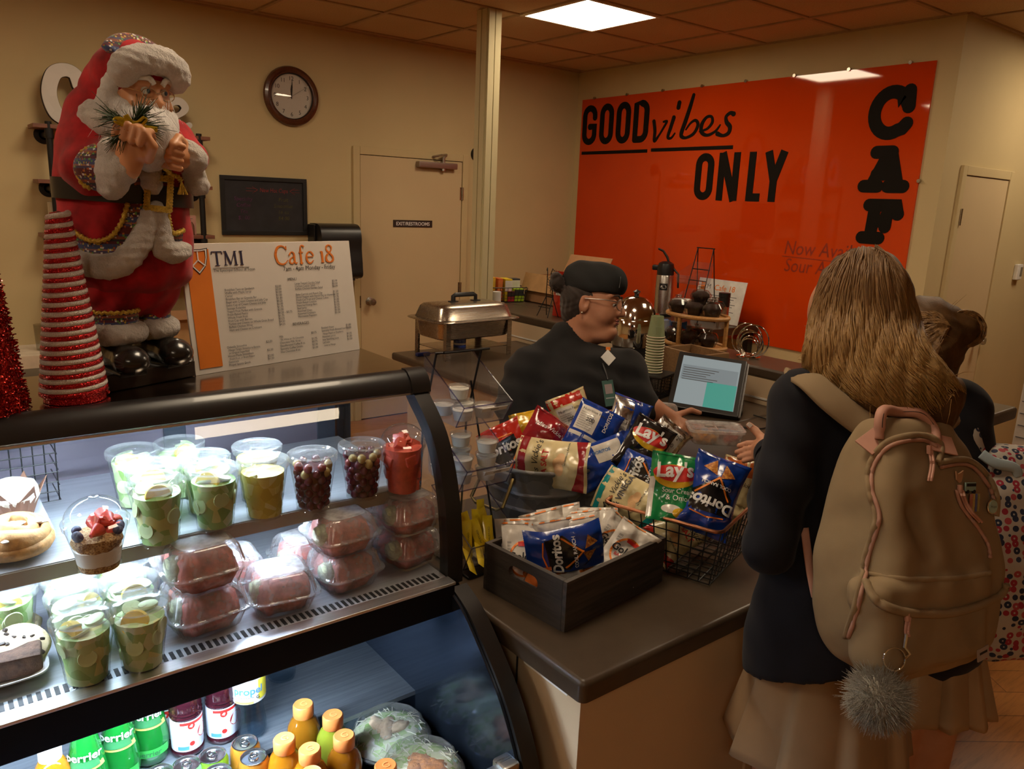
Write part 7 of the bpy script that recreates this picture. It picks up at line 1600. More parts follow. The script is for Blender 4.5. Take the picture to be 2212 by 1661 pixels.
m=MB();it=['Breakfast Taco or Sandwich','Waffle with Maple Syrup','Cereal','Breakfast Bar or Granola Bar','Bagel with Cream Cheese and Jelly Cup','Extra Cup of Cream Cheese and Jelly','Sausage Kolachke','Yogurt Fruit Parfait with Granola','Fresh-Baked Pastry','Whole Fresh Fruit','Fruit Cup with Berries','Turkey and Cheese on Whole Grain Bread','Buffalo Chicken Wrap','Ham and Cheese on Croissant'];pr=['$2.00','$2.00','$1.00','$1.00','$1.00','$0.25','$2.00','$1.75','$2.00','$0.50 - $0.75','$1.75','$3.25','$4.50','$4.25']
for k in range(14):tx(m,it[k],0.20,0.375+0.0245*k,0.0067,sx=0.9);tx(m,pr[k],0.485,0.373+0.0245*k,0.0067)
i2=['Large Tossed Garden Salad','Chicken Caesar Salad','Buffalo Chicken Garden Salad','','Baby Carrots and Ranch Dip','Sliced Veggies with Ranch Dip or Hummus','Fresh-Cut Fruit and Cheese Cubes','Fresh-Baked Cookies','Assorted Energy Bars','Beef Jerky','Assorted Chips','Assorted Crackers','Microwave Popcorn'];p2=['$3.99','$5.50','$5.99','','$1.50','$1.50','$1.75','$1.50','$1.95','$1.25','$1.25','$1.00','$1.50']
for k in range(13):
 if i2[k]:tx(m,i2[k],0.605,0.362+0.0235*k,0.0067,sx=0.92);tx(m,p2[k],0.85,0.360+0.0235*k,0.0067)
for k,(a_,b_)in enumerate((('Odwalla Smoothie','$3.00'),('  Mango Tango, Strawberry Banana,',''),('  or Original Superfood',''),('House-Made Smoothies','$2.50'),('  Fresh Fruit or Brain Power',''),('Gatorade','$2.00'),('Propel Sports Drink','$1.50'))):tx(m,a_,0.175,0.825+0.0235*k,0.0066 if a_[0]!=' ' else 0.0058,sx=0.92);tx(m,b_,0.395,0.82+0.0235*k,0.0067)if b_ else None
for k,(a_,b_)in enumerate((('Milk','$0.75'),('  2% White or 1% Chocolate',''),('Chocolate Milk 16 oz.','$1.75'),('Decaffeinated Coffee 8 oz.','$0.75'),('Specialty Coffee Drinks','$2.00'),('Hot Chocolate 8 oz.','$1.00'))):tx(m,a_,0.475,0.795+0.026*k,0.0066 if a_[0]!=' ' else 0.0058,sx=0.92);tx(m,b_,0.675,0.795+0.026*k,0.0067)if b_ else None
for k,(a_,b_)in enumerate((('Bottled Water','$1.00'),('Specialty Fresh-Brewed Iced Tea','$1.50'),('  Mango Peach or Raspberry',''),('Assorted Juices','$1.95'),('Izze Sparkling Juice','$1.50'),('LaCroix','$1.50'),('  Lime or Mango',''))):tx(m,a_,0.745,0.765+0.026*k,0.0066 if a_[0]!=' ' else 0.0058,sx=0.92);tx(m,b_,0.915,0.765+0.026*k,0.0067)if b_ else None
m.build('menu_lettering',INKG,o,smooth=False)
m=MB();m.box((0,-hB/2+0.012,-0.03),(0.10,0.004,0.05));m.build('easel_foot',WHITE,o)
# ---- on the clock wall
WM=lambda x,z,dy=0.0:Matrix.Translation((x,CLY-dy,z))@rotM(PI/2,0,0).to_4x4()
o=thing('wall_clock','round dark wooden wall clock showing twelve','clock',(2.224,CLY,2.378));LW=rotM(PI/2,0,0).to_4x4();CW=M('mahogany',(0.09,0.028,0.012),0.3,var=0.3,vs=40,coat=0.3)
MB().lathe([(0.0,0.0),(0.19,0.0),(0.196,0.012),(0.190,0.030),(0.172,0.040),(0.160,0.030),(0.152,0.032),(0.146,0.020),(0.146,0.012)],64,M=LW).build('clock_case',CW,o);MB().lathe([(0.150,0.028),(0.147,0.031),(0.144,0.022)],64,M=LW).build('bezel',BLACK,o)
MB().lathe([(0,0.014),(0.147,0.014)],48,M=LW).build('clock_face',M('clock_white',(0.62,0.57,0.50),0.5,var=0.03),o);m=MB()
for h in range(1,13):a=PI/2-h*PI/6;text_mb(m,str(h),0.038,0.116*math.cos(a),0.116*math.sin(a)-0.013,0.0148,'CENTER',LW)
for k in range(60):a=2*PI*k/60;m.box((0.138*math.cos(a),0.138*math.sin(a),0.0146),(0.005,0.0012,0.0004),Matrix.Rotation(a,3,'Z'))if False else None
m.build('numerals',INK,o,smooth=False);m=MB();m.ribbon([(0,-0.01),(0.0,0.045),(0,0.072)],[0.006,0.012,0.002],0.016,0.0168,LW);m.build('hour_hand',INK,o,smooth=False);m=MB();m.ribbon([(0,-0.015),(0.004,0.06),(0.006,0.105)],[0.005,0.009,0.002],0.0175,0.0182,LW);m.build('minute_hand',INK,o,smooth=False);m=MB();m.ribbon([(-0.03,-0.02),(0.11,0.07)],0.0012,0.0185,0.019,LW);m.build('second_hand',INKG,o,smooth=False)
MB().lathe([(0,0.0265),(0.10,0.0255),(0.147,0.022)],48,M=LW).build('clock_glass',clear('clock_glass',(0.97,0.97,0.97),1.2,0.01),o)
o=thing('chalkboard','black framed chalkboard with faint coloured chalk writing','chalkboard',(2.018,CLY,1.638));m=MB()
for a in(((-0.302,0,0.168),(0.302,0,0.196)),((-0.302,0,-0.196),(0.302,0,-0.168)),((-0.302,0,-0.168),(-0.274,0,0.168)),((0.274,0,-0.168),(0.302,0,0.168))):m.box2((a[0][0],-0.018,a[0][2]),(a[1][0],0,a[1][2]),0.002)
m.build('frame',M('frame_black',(0.012,0.012,0.013),0.4),o);MB().box2((-0.276,-0.008,-0.17),(0.276,0,0.17)).build('slate',M('slate',(0.022,0.022,0.026),0.8,var=0.25,vs=9),o)
LB2=Matrix.Translation((0,-0.0085,0))@LW;CHK=lambda n,c:M(n,c,0.9,var=0.5,vs=60)
m=MB();text_mb(m,'New Hot Cups',0.040,-0.035,0.095,0,'LEFT',LB2,shear=0.1,sx=0.8);m.ribbon([(-0.13,0.118),(-0.06,0.116)],0.002,0,0.0003,LB2);m.ribbon([(-0.13,0.100),(-0.06,0.100)],0.002,0,0.0003,LB2);m.ribbon([(-0.085,0.128),(-0.05,0.108),(-0.085,0.085)],0.002,0,0.0003,LB2);m.ribbon([(0.25,0.118),(0.19,0.116)],0.002,0,0.0003,LB2);m.ribbon([(0.25,0.100),(0.19,0.100)],0.002,0,0.0003,LB2);m.ribbon([(0.215,0.128),(0.18,0.108),(0.215,0.085)],0.002,0,0.0003,LB2);m.build('chalk_heading',CHK('chalk_red',(0.22,0.025,0.025)),o,smooth=False)
m=MB();[text_mb(m,s_,0.036,-0.15,0.035-0.042*k,0,'CENTER',LB2,shear=0.12)for k,s_ in enumerate(('Specialty','Coffee','Tea','$3.00'))];m.build('chalk_list',CHK('chalk_magenta',(0.085,0.018,0.07)),o,smooth=False);m=MB();[text_mb(m,s_,0.036,0.13,0.035-0.042*k,0,'CENTER',LB2,shear=0.12)for k,s_ in enumerate(('Fruit','Smoothie','16 oz','$4.00'))];m.build('chalk_list',CHK('chalk_olive',(0.075,0.065,0.012)),o,smooth=False)
o=thing('towel_dispenser','black paper towel dispenser on the wall beside the door','dispenser',(2.50,CLY,1.13));m=MB();pr=[(0.0,0.0),(-0.20,0.02),(-0.215,0.10),(-0.20,0.22),(-0.20,0.31),(-0.175,0.375),(-0.12,0.40),(0.0,0.40)]
ps=[(p.x,p.y)for p in spline([(a,b,0)for a,b in pr],5)];m.prism(ps,-0.155,0.155,axesM((0,1,0),(0,0,1),(1,0,0)));m.build('cover',BLACK,o,50);MB().box2((-0.175,-0.11,0.0),(-0.155,0,0.395),0.008).build('side_rim',BLKSAT,o);MB().box2((0.155,-0.11,0.0),(0.175,0,0.395),0.008).build('side_rim',BLKSAT,o);MB().box2((-0.12,-0.16,-0.005),(0.12,-0.06,0.02)).build('paper_slot',INKG,o)
PB=M('pipe_black',(0.014,0.013,0.013),0.45,0.4);SW=wood('shelf_wood',(0.13,0.045,0.025),(0.24,0.09,0.05),5,0,0.5,10)
o=thing('pipe_shelf','wall shelf of black pipes and reddish wooden boards behind the figurine','shelf',(0,0,0));ZS=[2.035,1.735,1.43,1.13,0.70,0.527]
for x in(0.722,1.535):
 MB().tube([(x,5.19,0.0),(x,5.19,2.07)],0.017,12).build('upright_pipe',PB,o)
 for z in ZS:
  m=MB();m.tube([(x,5.19,z-0.03),(x,CLY,z-0.03)],0.0165,10);m.lathe([(0,0),(0.05,0),(0.05,0.008),(0.028,0.012),(0.026,0.03)],24,M=Matrix.Translation((x,CLY,z-0.03))@LW);m.build('wall_flange',PB,o)
  m=MB();m.cyl((x,5.19,z-0.055),(x,5.19,z-0.005),0.022,n=14);m.build('pipe_fitting',PB,o)
for z in ZS:MB().box2((0.645,5.175,z-0.002),(1.60,CLY-0.02,z+0.02),0.002).build('shelf_board',SW,o)
RUST=mottle('distressed_white_metal',[(0.60,0.565,0.515),(0.62,0.58,0.53),(0.59,0.555,0.505),(0.61,0.57,0.52)],12,0.45);DARKE=M('rusted_edge',(0.04,0.03,0.025),0.8)
def metal_letter(lab,x,z,segs):
 o=thing('metal_letter',lab,'letter',(x,5.27,z),0,'distressed white metal letters on the top board');m=MB();n=MB()
 for pts,w_ in segs:
  q=[(p.x,p.y)for p in spline([(a,b,0)for a,b in pts],8)];nn=len(q);ww=[float(np.interp(i/(nn-1),np.linspace(0,1,len(w_)),w_))for i in range(nn)]
  m.ribbon(q,ww,-0.016,0.020,LW);n.ribbon(q,[a*1.05 for a in ww],-0.022,0.0165,LW)
 m.build('letter_face',RUST,o,smooth=False);n.build('letter_rim',DARKE,o,smooth=False)
TZ=ZS[0]+0.02
metal_letter('large distressed white metal letter C on the top board',0.835,TZ,[([(0.075,0.235),(0.05,0.29),(0.0,0.305),(-0.055,0.275),(-0.085,0.175),(-0.06,0.07),(0.0,0.038),(0.05,0.055),(0.085,0.10)],(0.085,0.07,0.07,0.075,0.075,0.075,0.07,0.07,0.05))])
metal_letter('distressed white metal letter e on the top board, right of the figurine',1.43,TZ,[([(-0.045,0.10),(0.02,0.125),(0.05,0.165),(0.02,0.20),(-0.035,0.185),(-0.06,0.12),(-0.04,0.05),(0.01,0.030),(0.07,0.065)],(0.03,0.03,0.045,0.045,0.045,0.05,0.05,0.05,0.035))])
metal_letter('distressed white metal letter f, only its top showing behind the figurine',1.265,TZ,[([(0.075,0.265),(0.06,0.32),(0.02,0.335),(-0.01,0.28),(-0.02,0.15),(-0.02,0.02)],(0.06,0.055,0.05,0.055,0.055,0.055)),([(-0.07,0.20),(0.0,0.205),(0.04,0.20)],(0.035,0.035,0.035))])
o=thing('glass_jar','glass jar of brown sweets on the shelf right of the figurine','jar',(1.355,5.27,ZS[3]+0.0205));MB().lathe([(0,0),(0.058,0),(0.062,0.01),(0.062,0.12),(0.05,0.14)],28).build('jar_body',clear('jar_glass',(0.85,0.85,0.83),1,0.05),o);MB().lathe([(0,0.003),(0.056,0.003),(0.056,0.10),(0,0.11)],24).build('jar_contents',mottle('sweets',[(0.15,0.07,0.04),(0.5,0.45,0.4),(0.25,0.12,0.06),(0.6,0.5,0.42)],60),o);MB().lathe([(0.052,0.135),(0.052,0.155),(0,0.158)],24).build('lid',steel('jar_lid',(0.3,0.3,0.3),0.4),o)
o=thing('cardboard_box','brown cardboard box on the low shelf behind the menu board','box',(1.40,5.29,ZS[4]+0.0205));m=MB();m.box2((-0.15,-0.09,0),(0.15,0.09,0.20));m.build('carton',bpy.data.materials['cardboard_light'],o);m=MB();m.box((0.0,-0.10,0.225),(0.30,0.10,0.004),rotM(0.5,0,0));m.build('flap',CARD,o)
tag(MB().box2((1.18,5.2,0.55),(1.62,5.38,0.67),0.004).build('storage_bin',M('bin_blue',(0.02,0.10,0.30),0.4)),'blue plastic storage bin below the cardboard box on the pipe shelf','bin')
o=thing('paper_card','pink printed card standing on the shelf right of the figurine','card',(1.455,5.24,ZS[2]+0.0205));MB().box2((-0.05,-0.001,0),(0.05,0.001,0.12)).build('card_sheet',M('card_pink',(0.50,0.25,0.20),0.6),o);m=MB();[m.ribbon([(-0.04,0.10-0.012*k),(0.03-0.01*(k%3),0.10-0.012*k)],0.003,0.001,0.0014,LW,False)for k in range(6)];m.build('print_lettering',INKG,o,smooth=False)
tag(MB().box2((0.70,5.22,ZS[2]+0.0205),(0.82,5.34,ZS[2]+0.20),0.004).build('carton',M('carton_pale',(0.55,0.50,0.38),0.6)),'pale carton on the shelf left of the figurine','carton')
tag(MB().lathe([(0,0),(0.02,0),(0.02,0.06),(0.01,0.08),(0,0.082)],18).build('spice_bottle',M('spice_brown',(0.2,0.08,0.04),0.4),None,loc=(1.47,5.23,ZS[2]+0.0205)),'small brown bottle beside the pink card','bottle')
for k in range(2):
 o=thing('glass_tumbler',['clear glass tumbler low behind the tinsel cone, left one','clear glass tumbler low behind the tinsel cone, right one'][k],'glass',(0.62+0.09*k if k else 0.56,4.9,0.84),0,None);MB().lathe([(0,0),(0.035,0),(0.04,0.14),(0.038,0.14),(0.033,0.004),(0,0.004)],24).build('glass_body',bpy.data.materials['jar_glass'],o)
tag(MB().box2((0.3,4.75,0.0),(0.85,5.1,0.838),0.004).build('side_cabinet',M('side_cabinet_paint',(0.55,0.47,0.36),0.6)),'pale side cabinet behind the display case at the far left','cabinet')
# ---- people
class Fig:
 """figure modelled in a frame at depth D: x to the picture's right, y up, z towards the viewer"""
 def __init__(s,px,py,D):
  s.D=D;s.o=od(px,py,D);s.M=Matrix.Translation(s.o)@axesM(_r,_u,-_f);s.I=s.M.inverted();s.dn=(s.I.to_3x3()@Vector((0,0,-1))).normalized()
 def __call__(s,px,py,dz=0.0):return s.I@od(px,py,s.D-dz)
 def w(s,p):return s.I@Vector(p)
 def floor(s,p,z=0.0):
  q=s.M@Vector(p);return s.I@Vector((q.x,q.y,z))
 def on(s,S,px,py,off=0.0):
  """point on the front of a distance field under a pixel"""
  o_=s.I@Vector((0,0,CAMZ));d=(s(px,py,0.0)-o_);L_=d.length;d/=L_
  t_=np.arange(L_-0.45,L_+0.45,S.h*0.5);P=(np.array(o_)[None]+t_[:,None]*np.array(d)[None]-S.lo)/S.h;I_=np.rint(P).astype(int);ok=np.all((I_>=0)&(I_<S.n),1)
  v=np.full(len(t_),1.0);I_=I_[ok];v[ok]=S.V[I_[:,0],I_[:,1],I_[:,2]];k=np.nonzero(v<0)[0]
  if not len(k):k=[int(np.argmin(v))];
  p=o_+d*float(t_[k[0]]);return p+S.nrm(p)*off
def person(name,label,fg):
 o=thing(name,label,'person',(0,0,0));o.matrix_world=fg.M;return o
def setroot(o,fg):pass
def hand(s,wrist,palm,pn,fingers,thumb,r=0.0092,k=0.004,pw=0.038):
 """palm between wrist and knuckle line, four finger chains, a thumb chain from the side of the palm"""
 kn=[Vector(f[0])for f in fingers];wv=Vector(wrist)
 for q in kn:s.cap(wv.lerp(q,0.25),q,0.0155,0.0105,0.008)
 s.cap(wv,wv.lerp((kn[1]+kn[2])/2,0.5),0.021,0.017,0.01)
 for i,f in enumerate(fingers):
  n=len(f);s.chain([Vector(q)for q in f],[r*(1.04-0.12*j)*(0.88 if i==3 else 1)for j in range(n)],0.0016)
 t=[wv.lerp(Vector(thumb[0]),0.45)]+[Vector(q)for q in thumb];s.chain(t,[0.0150]+[r*1.18-0.0008*j for j in range(len(thumb))],0.004)
SKIN1=skin('skin_warm',(0.43,0.20,0.115));SKIN2=skin('skin_fair',(0.46,0.23,0.14))
HAIRD=cloth('dark_hair',(0.022,0.012,0.008),700,0.55,0.2,0.5,30,0.5);JACK=cloth('black_jacket',(0.010,0.009,0.009),900,0.85,0.05,0.15,9,0.2)
# ---- person at the register
cf=Fig(1290,760,2.70);ch=person('person','person in black chef jacket and cap holding out a clear container behind the counter',cf)
f=Vector((0.93,-0.13,0.34)).normalized();u=Vector((0.10,0.99,0.05));u=(u-f*u.dot(f)).normalized();sd=f.cross(u)
hcn=cf(1281,652,0.0)
def hq(a,b,c):return hcn+f*a+u*b+sd*c
RH=[[f[i],u[i],sd[i]]for i in range(3)]
S=SDF((-0.42,-0.30,-0.34),(0.44,0.36,0.42),0.0052)
H=SDF(tuple(hcn-Vector((0.17,0.20,0.15))),tuple(hcn+Vector((0.18,0.17,0.15))),0.0032)
def headsdf(H):
 H.ell(hq(-0.012,0.020,0),(0.094,0.098,0.073),0,RH)
 H.ell(hq(0.028,-0.030,0),(0.066,0.085,0.060),0.03,RH)
 for e in(-1,1):
  H.ell(hq(0.050,-0.040,e*0.034),(0.030,0.034,0.025),0.02,RH);H.cap(hq(-0.005,-0.068,e*0.047),hq(0.062,-0.098,e*0.015),0.017,0.016,0.02)
  H.cap(hq(0.082,0.024,e*0.012),hq(0.070,0.022,e*0.046),0.010,0.008,0.012);H.ell(hq(0.088,0.002,e*0.031),(0.012,0.014,0.019),0.010,RH,'sub');H.ell(hq(0.0735,0.001,e*0.031),(0.0135,0.0135,0.0165),0.003,RH)
  H.ell(hq(0.093,-0.036,e*0.012),(0.011,0.008,0.009),0.006,RH);H.ell(hq(-0.010,-0.012,e*0.074),(0.019,0.031,0.009),0.005,RH);H.ell(hq(-0.004,-0.008,e*0.081),(0.008,0.015,0.006),0.004,RH,'sub')
 H.cap(hq(0.086,0.012,0),hq(0.108,-0.030,0),0.009,0.0115,0.012);H.ell(hq(0.104,-0.033,0),(0.013,0.011,0.012),0.006,RH)
 H.cap(hq(0.088,-0.054,-0.016),hq(0.088,-0.054,0.016),0.0065,0.0065,0.006);H.cap(hq(0.0905,-0.0555,-0.008),hq(0.0905,-0.0555,0.008),0.0065,0.0065,0.004);H.cap(hq(0.0885,-0.0665,-0.011),hq(0.0885,-0.0665,0.011),0.0075,0.0075,0.004);H.ell(hq(0.097,-0.0608,0),(0.010,0.0018,0.022),0.002,RH,'sub')
 H.ell(hq(0.076,-0.098,0),(0.022,0.019,0.026),0.014,RH);H.ell(hq(0.035,-0.118,0),(0.048,0.023,0.042),0.025,RH)
 H.cap(hq(-0.025,-0.05,0),hq(-0.045,-0.19,0.0),0.058,0.062,0.03)
headsdf(H);headsdf(S)
S.ell(cf(1240,850,0.0),(0.17,0.13,0.11),0.05)
elN,wrN=cf(1122,930,0.11),cf(1290,903,0.21)
S.chain([elN,cf(1200,918,0.17),wrN],[0.044,0.041,0.029],0.01)
elF,wrF=cf(1372,876,0.05),cf(1449,903,0.06)
S.chain([elF,cf(1408,884,0.06),wrF],[0.044,0.040,0.028],0.01)
c_=lambda px,py,dz:cf(px,py,dz)
hand(S,wrF,None,None,[[c_(1482,912,0.06),c_(1497,935,0.075),c_(1512,952,0.055),c_(1524,956,0.04)],[c_(1480,920,0.075),c_(1492,943,0.09),c_(1506,959,0.075),c_(1518,962,0.055)],[c_(1476,926,0.088),c_(1486,949,0.102),c_(1498,963,0.09),c_(1510,966,0.07)],[c_(1470,928,0.10),c_(1479,948,0.112),c_(1489,960,0.10),c_(1498,963,0.085)]],[c_(1473,893,0.035),c_(1493,886,0.02),c_(1511,892,0.012)])
hand(S,wrN,None,None,[[c_(1322,905,0.22),c_(1340,915,0.21),c_(1352,925,0.20)],[c_(1322,912,0.23),c_(1340,925,0.22),c_(1350,935,0.21)],[c_(1319,918,0.24),c_(1335,932,0.23),c_(1344,942,0.22)],[c_(1315,922,0.25),c_(1328,936,0.245),c_(1335,944,0.235)]],[c_(1312,893,0.20),c_(1328,890,0.19),c_(1340,896,0.185)])
S.V=np.where(np.isfinite(S.V),S.V,1);body=S.build('body',SKIN1,ch)
S2=H;
S2.build('face',SKIN1,body)
J=SDF((-0.46,-0.62,-0.32),(0.40,0.20,0.36),0.007)
J.cap(cf(1150,800,-0.01),cf(1345,800,0.0),0.082,0.078,0.0);J.ell(cf(1243,860,0.0),(0.205,0.165,0.15),0.05);J.ell(cf(1238,960,0.0),(0.222,0.20,0.165),0.06);J.ell(cf(1238,1060,-0.02),(0.225,0.20,0.17),0.05)
J.cap(cf(1228,735,-0.01),cf(1250,790,0.0),0.062,0.10,0.04);J.cap(cf(1212,728,-0.02),cf(1150,795,-0.01),0.038,0.06,0.04)
J.chain([cf(1138,806,0.03),cf(1113,880,0.075),cf(1122,930,0.11),cf(1160,926,0.14)],[0.078,0.066,0.058,0.056],0.03)
J.chain([cf(1352,806,0.01),cf(1368,846,0.035),cf(1374,876,0.05),cf(1394,880,0.056)],[0.072,0.062,0.055,0.052],0.025)
J.warp(lambda X,Y,Z:0.004*np.sin(X*40+Y*55+3*np.sin(Z*20))*np.sin(Y*30-X*25)+0.0025*np.sin(Y*85+X*30))
J.cap(hq(-0.03,-0.10,0),hq(-0.045,-0.20,0),0.062,0.066,0.0,'sub')
J.build('jacket',JACK,ch)
m=MB();q=[]
for i in range(25):
 a=math.radians(-150+300*i/24);q.append(hq(-0.034+0.075*math.cos(a+0.0),-0.135-0.035*math.cos(a),0.072*math.sin(a)))
vs=[]
for p in q:vs+=[p+u*0.012-f*0.000,p-u*0.040+(p-hq(-0.034,-0.135,0)).normalized()*0.012]
m.add(vs,[(2*i,2*i+2,2*i+3,2*i+1)for i in range(24)]);co=m.build('collar',JACK,ch,180);md=co.modifiers.new('thickness','SOLIDIFY');md.thickness=0.006
P_=SDF((-0.35,-1.25,-0.36),(0.30,-0.25,0.30),0.011)
for e in(-1,1):
 a=cf(1238+e*55,1055,-0.02);b=cf.floor(a,0.04);P_.chain([a,a.lerp(b,0.5),b],[0.105,0.078,0.060],0.03)
tr_=P_.build('trousers',JACK,ch)
m=MB()
for e in(-1,1):
 b=cf.floor(cf(1238+e*55,1055,-0.02),0.04);g=cf.I.to_3x3()@Vector((0.35,-0.93,0));m=MB();bm=bmesh.new();bmesh.ops.create_uvsphere(bm,u_segments=18,v_segments=10,radius=1)
 up_=-cf.dn;rt=g.cross(up_);Mx=axesM(rt*0.045,g*0.125,up_*0.038,b+g*0.05);m.bm(bm,Mx);m.build('shoe',BLACK,ch,180)
K=SDF(tuple(hcn-Vector((0.16,0.05,0.14))),tuple(hcn+Vector((0.16,0.18,0.14))),0.0036);K.ell(hq(-0.006,0.062,0),(0.104,0.070,0.083),0,RH);K.cap(hq(0.055,0.075,0),hq(-0.06,0.085,0),0.055,0.052,0.03);K.ell(hq(-0.004,0.045,0),(0.103,0.045,0.081),0.01,RH)
n0,p0=(u+f*-0.06).normalized(),hq(0,0.028,0);K.cut(lambda X,Y,Z:-((X-p0.x)*n0.x+(Y-p0.y)*n0.y+(Z-p0.z)*n0.z));K.warp(lambda X,Y,Z:0.0012*np.sin(X*90+Y*70))
cp=K.build('chef_cap',cloth('cap_black',(0.013,0.013,0.013),800,0.8),ch);p=hq(0.094,0.072,0.038);MB().box((0,0,0),(0.012,0.038,0.002),None,0.001).build('cap_patch',M('patch_grey',(0.16,0.16,0.16),0.7),cp,M=axesM((f*0.4-sd*-0.9).normalized(),u,(f*0.85+sd*0.5).normalized(),p))
Hs=SDF(tuple(hcn-Vector((0.19,0.19,0.14))),tuple(hcn+Vector((0.14,0.12,0.14))),0.0036);Hs.ell(hq(-0.026,0.010,0),(0.092,0.104,0.079),0,RH);Hs.ell(hq(-0.055,-0.045,0),(0.050,0.055,0.055),0.02,RH)
for e in(-1,1):Hs.ell(hq(0.030,-0.035,e*0.08),(0.052,0.047,0.035),0.006,RH,'sub')
pf=hq(0.044,0.0,0);Hs.cut(lambda X,Y,Z:((X-pf.x)*f.x+(Y-pf.y)*f.y+(Z-pf.z)*f.z));Hs.ell(cf(1205,612,-0.01),(0.030,0.033,0.032),0.012);Hs.ell(cf(1200,596,0.0),(0.017,0.015,0.02),0.008);Hs.warp(lambda X,Y,Z:0.0018*np.sin(X*220+4*np.sin(Y*60))*np.cos(Y*110+Z*160));hr=Hs.build('hair',HAIRD,ch)
m=MB();rnd=random.Random(5);cb=cf(1205,612,-0.01)
for k in range(60):
 a=rnd.uniform(0,6.28);d=Vector((math.cos(a),math.sin(a),rnd.uniform(-.3,.8))).normalized();e_=Vector((rnd.gauss(0,1),rnd.gauss(0,1),rnd.gauss(0,1))).normalized();m.tube([cb+d*0.029,cb+d*0.036+e_*0.006,cb+d*0.034+e_*0.018],[0.0012,0.001,0.0003],4)
m.build('loose_strand',HAIRD,hr)
for e in(-1,1):
 bm=bmesh.new();bmesh.ops.create_uvsphere(bm,u_segments=14,v_segments=8,radius=0.0118);m=MB();m.bm(bm,Matrix.Translation(hq(0.0775,-0.002,e*0.031)));ey_=m.build('eye',EYEW,body,180);bm=bmesh.new();bmesh.ops.create_uvsphere(bm,u_segments=12,v_segments=8,radius=0.0065);m=MB();m.bm(bm,Matrix.Translation(hq(0.0845,-0.005,e*0.031)));m.build('iris',M('iris_brown',(0.03,0.015,0.008),0.1)if e<0 else bpy.data.materials['iris_brown'],ey_,180)
 m=MB();m.grid(lambda a,b:hq(0.0772+0.0135*math.cos(1.1*(b-0.25))*math.cos((a-0.5)*2.2),0.000+0.0135*math.sin(1.25*(b-0.02)),e*0.031+0.0145*math.sin((a-0.5)*2.2)),10,6);m.build('eyelid',SKIN1,body,180)
 m=MB();q=spline([hq(0.096,0.020,e*0.014),hq(0.093,0.027,e*0.030),hq(0.080,0.022,e*0.047)],5);m.tube(q,[0.003]*(len(q)-3)+[0.0022,0.0016,0.001],6);m.build('eyebrow',HAIRD,body)
 m=MB();m.tube([hq(0.108-0.016*(math.cos(a)*0.5+0.5 if e*math.cos(a)>2 else 0)-0.010*abs(math.cos(a))*(1 if math.cos(a)>0 else 0.2),-0.005+0.019*math.sin(a),e*(0.032+0.0235*math.cos(a)))for a in[2*PI*i/28 for i in range(28)]],0.0016,6,closed=True)
 m.tube([hq(0.097,0.004,e*0.0555),hq(0.06,0.006,e*0.078),hq(-0.008,0.004,e*0.083)],0.0016,6)
 if e>0:m.tube([hq(0.108,0.001,-0.009),hq(0.111,0.003,0),hq(0.108,0.001,0.009)],0.0014,6)
 m.build('spectacles',M('frame_grey',(0.16,0.13,0.11),0.3,0.6)if e<0 else bpy.data.materials['frame_grey'],ch)
 bm=bmesh.new();bmesh.ops.create_uvsphere(bm,u_segments=10,v_segments=6,radius=0.0042);m=MB();m.bm(bm,Matrix.Translation(hq(-0.012,-0.045,e*0.082)));m.build('earring',CHROME,ch)
m=MB();m.tube(spline([hq(0.094,-0.058,-0.019),hq(0.0985,-0.0545,0.0),hq(0.094,-0.058,0.019)],5),[0.0015]+[0.0032]*9+[0.0015],6,flat=0.8);m.tube(spline([hq(0.094,-0.064,-0.017),hq(0.097,-0.068,0.0),hq(0.094,-0.064,0.017)],5),[0.0015]+[0.0036]*9+[0.0015],6,flat=0.8);m.build('lips',M('lip_rose',(0.33,0.10,0.085),0.4),body,180)
p=cf.on(J,1312,775,0.006);m=MB();m.box((0,0,0),(0.040,0.040,0.002),Matrix.Rotation(0.75,3,'Z'),0.0005);m.build('name_badge',WHITE,ch,M=Matrix.Translation(p)@Euler((-0.2,0.35,0)).to_matrix().to_4x4());m=MB();m.box((0,0,0),(0.016,0.012,0.003),None,0.001);m.build('badge_clip',INKO,ch,M=Matrix.Translation(cf.on(J,1312,757,0.007)))
p2=cf.on(J,1312,852,0.010);Mc=Matrix.Translation(p2)@Euler((-0.1,0.3,0.12)).to_matrix().to_4x4();idc=MB().box((0,0,0),(0.040,0.086,0.0025),None,0.001).build('id_card',M('card_green',(0.06,0.13,0.11),0.4),ch,M=Mc);MB().box((0,0.014,0.0016),(0.026,0.032,0.0006)).build('card_photo',M('card_photo',(0.30,0.24,0.24),0.5),idc,M=Mc);MB().box((0,-0.016,0.0016),(0.030,0.004,0.0006)).build('card_line',M('card_line',(0.3,0.34,0.33),0.5),idc,M=Mc)
m=MB();m.tube([p2+Vector((-0.005,0.045,0.002)),cf.on(J,1308,812,0.006),cf.on(J,1300,785,0.005)],0.0035,6,flat=0.4);m.build('lanyard',BLACK,ch)
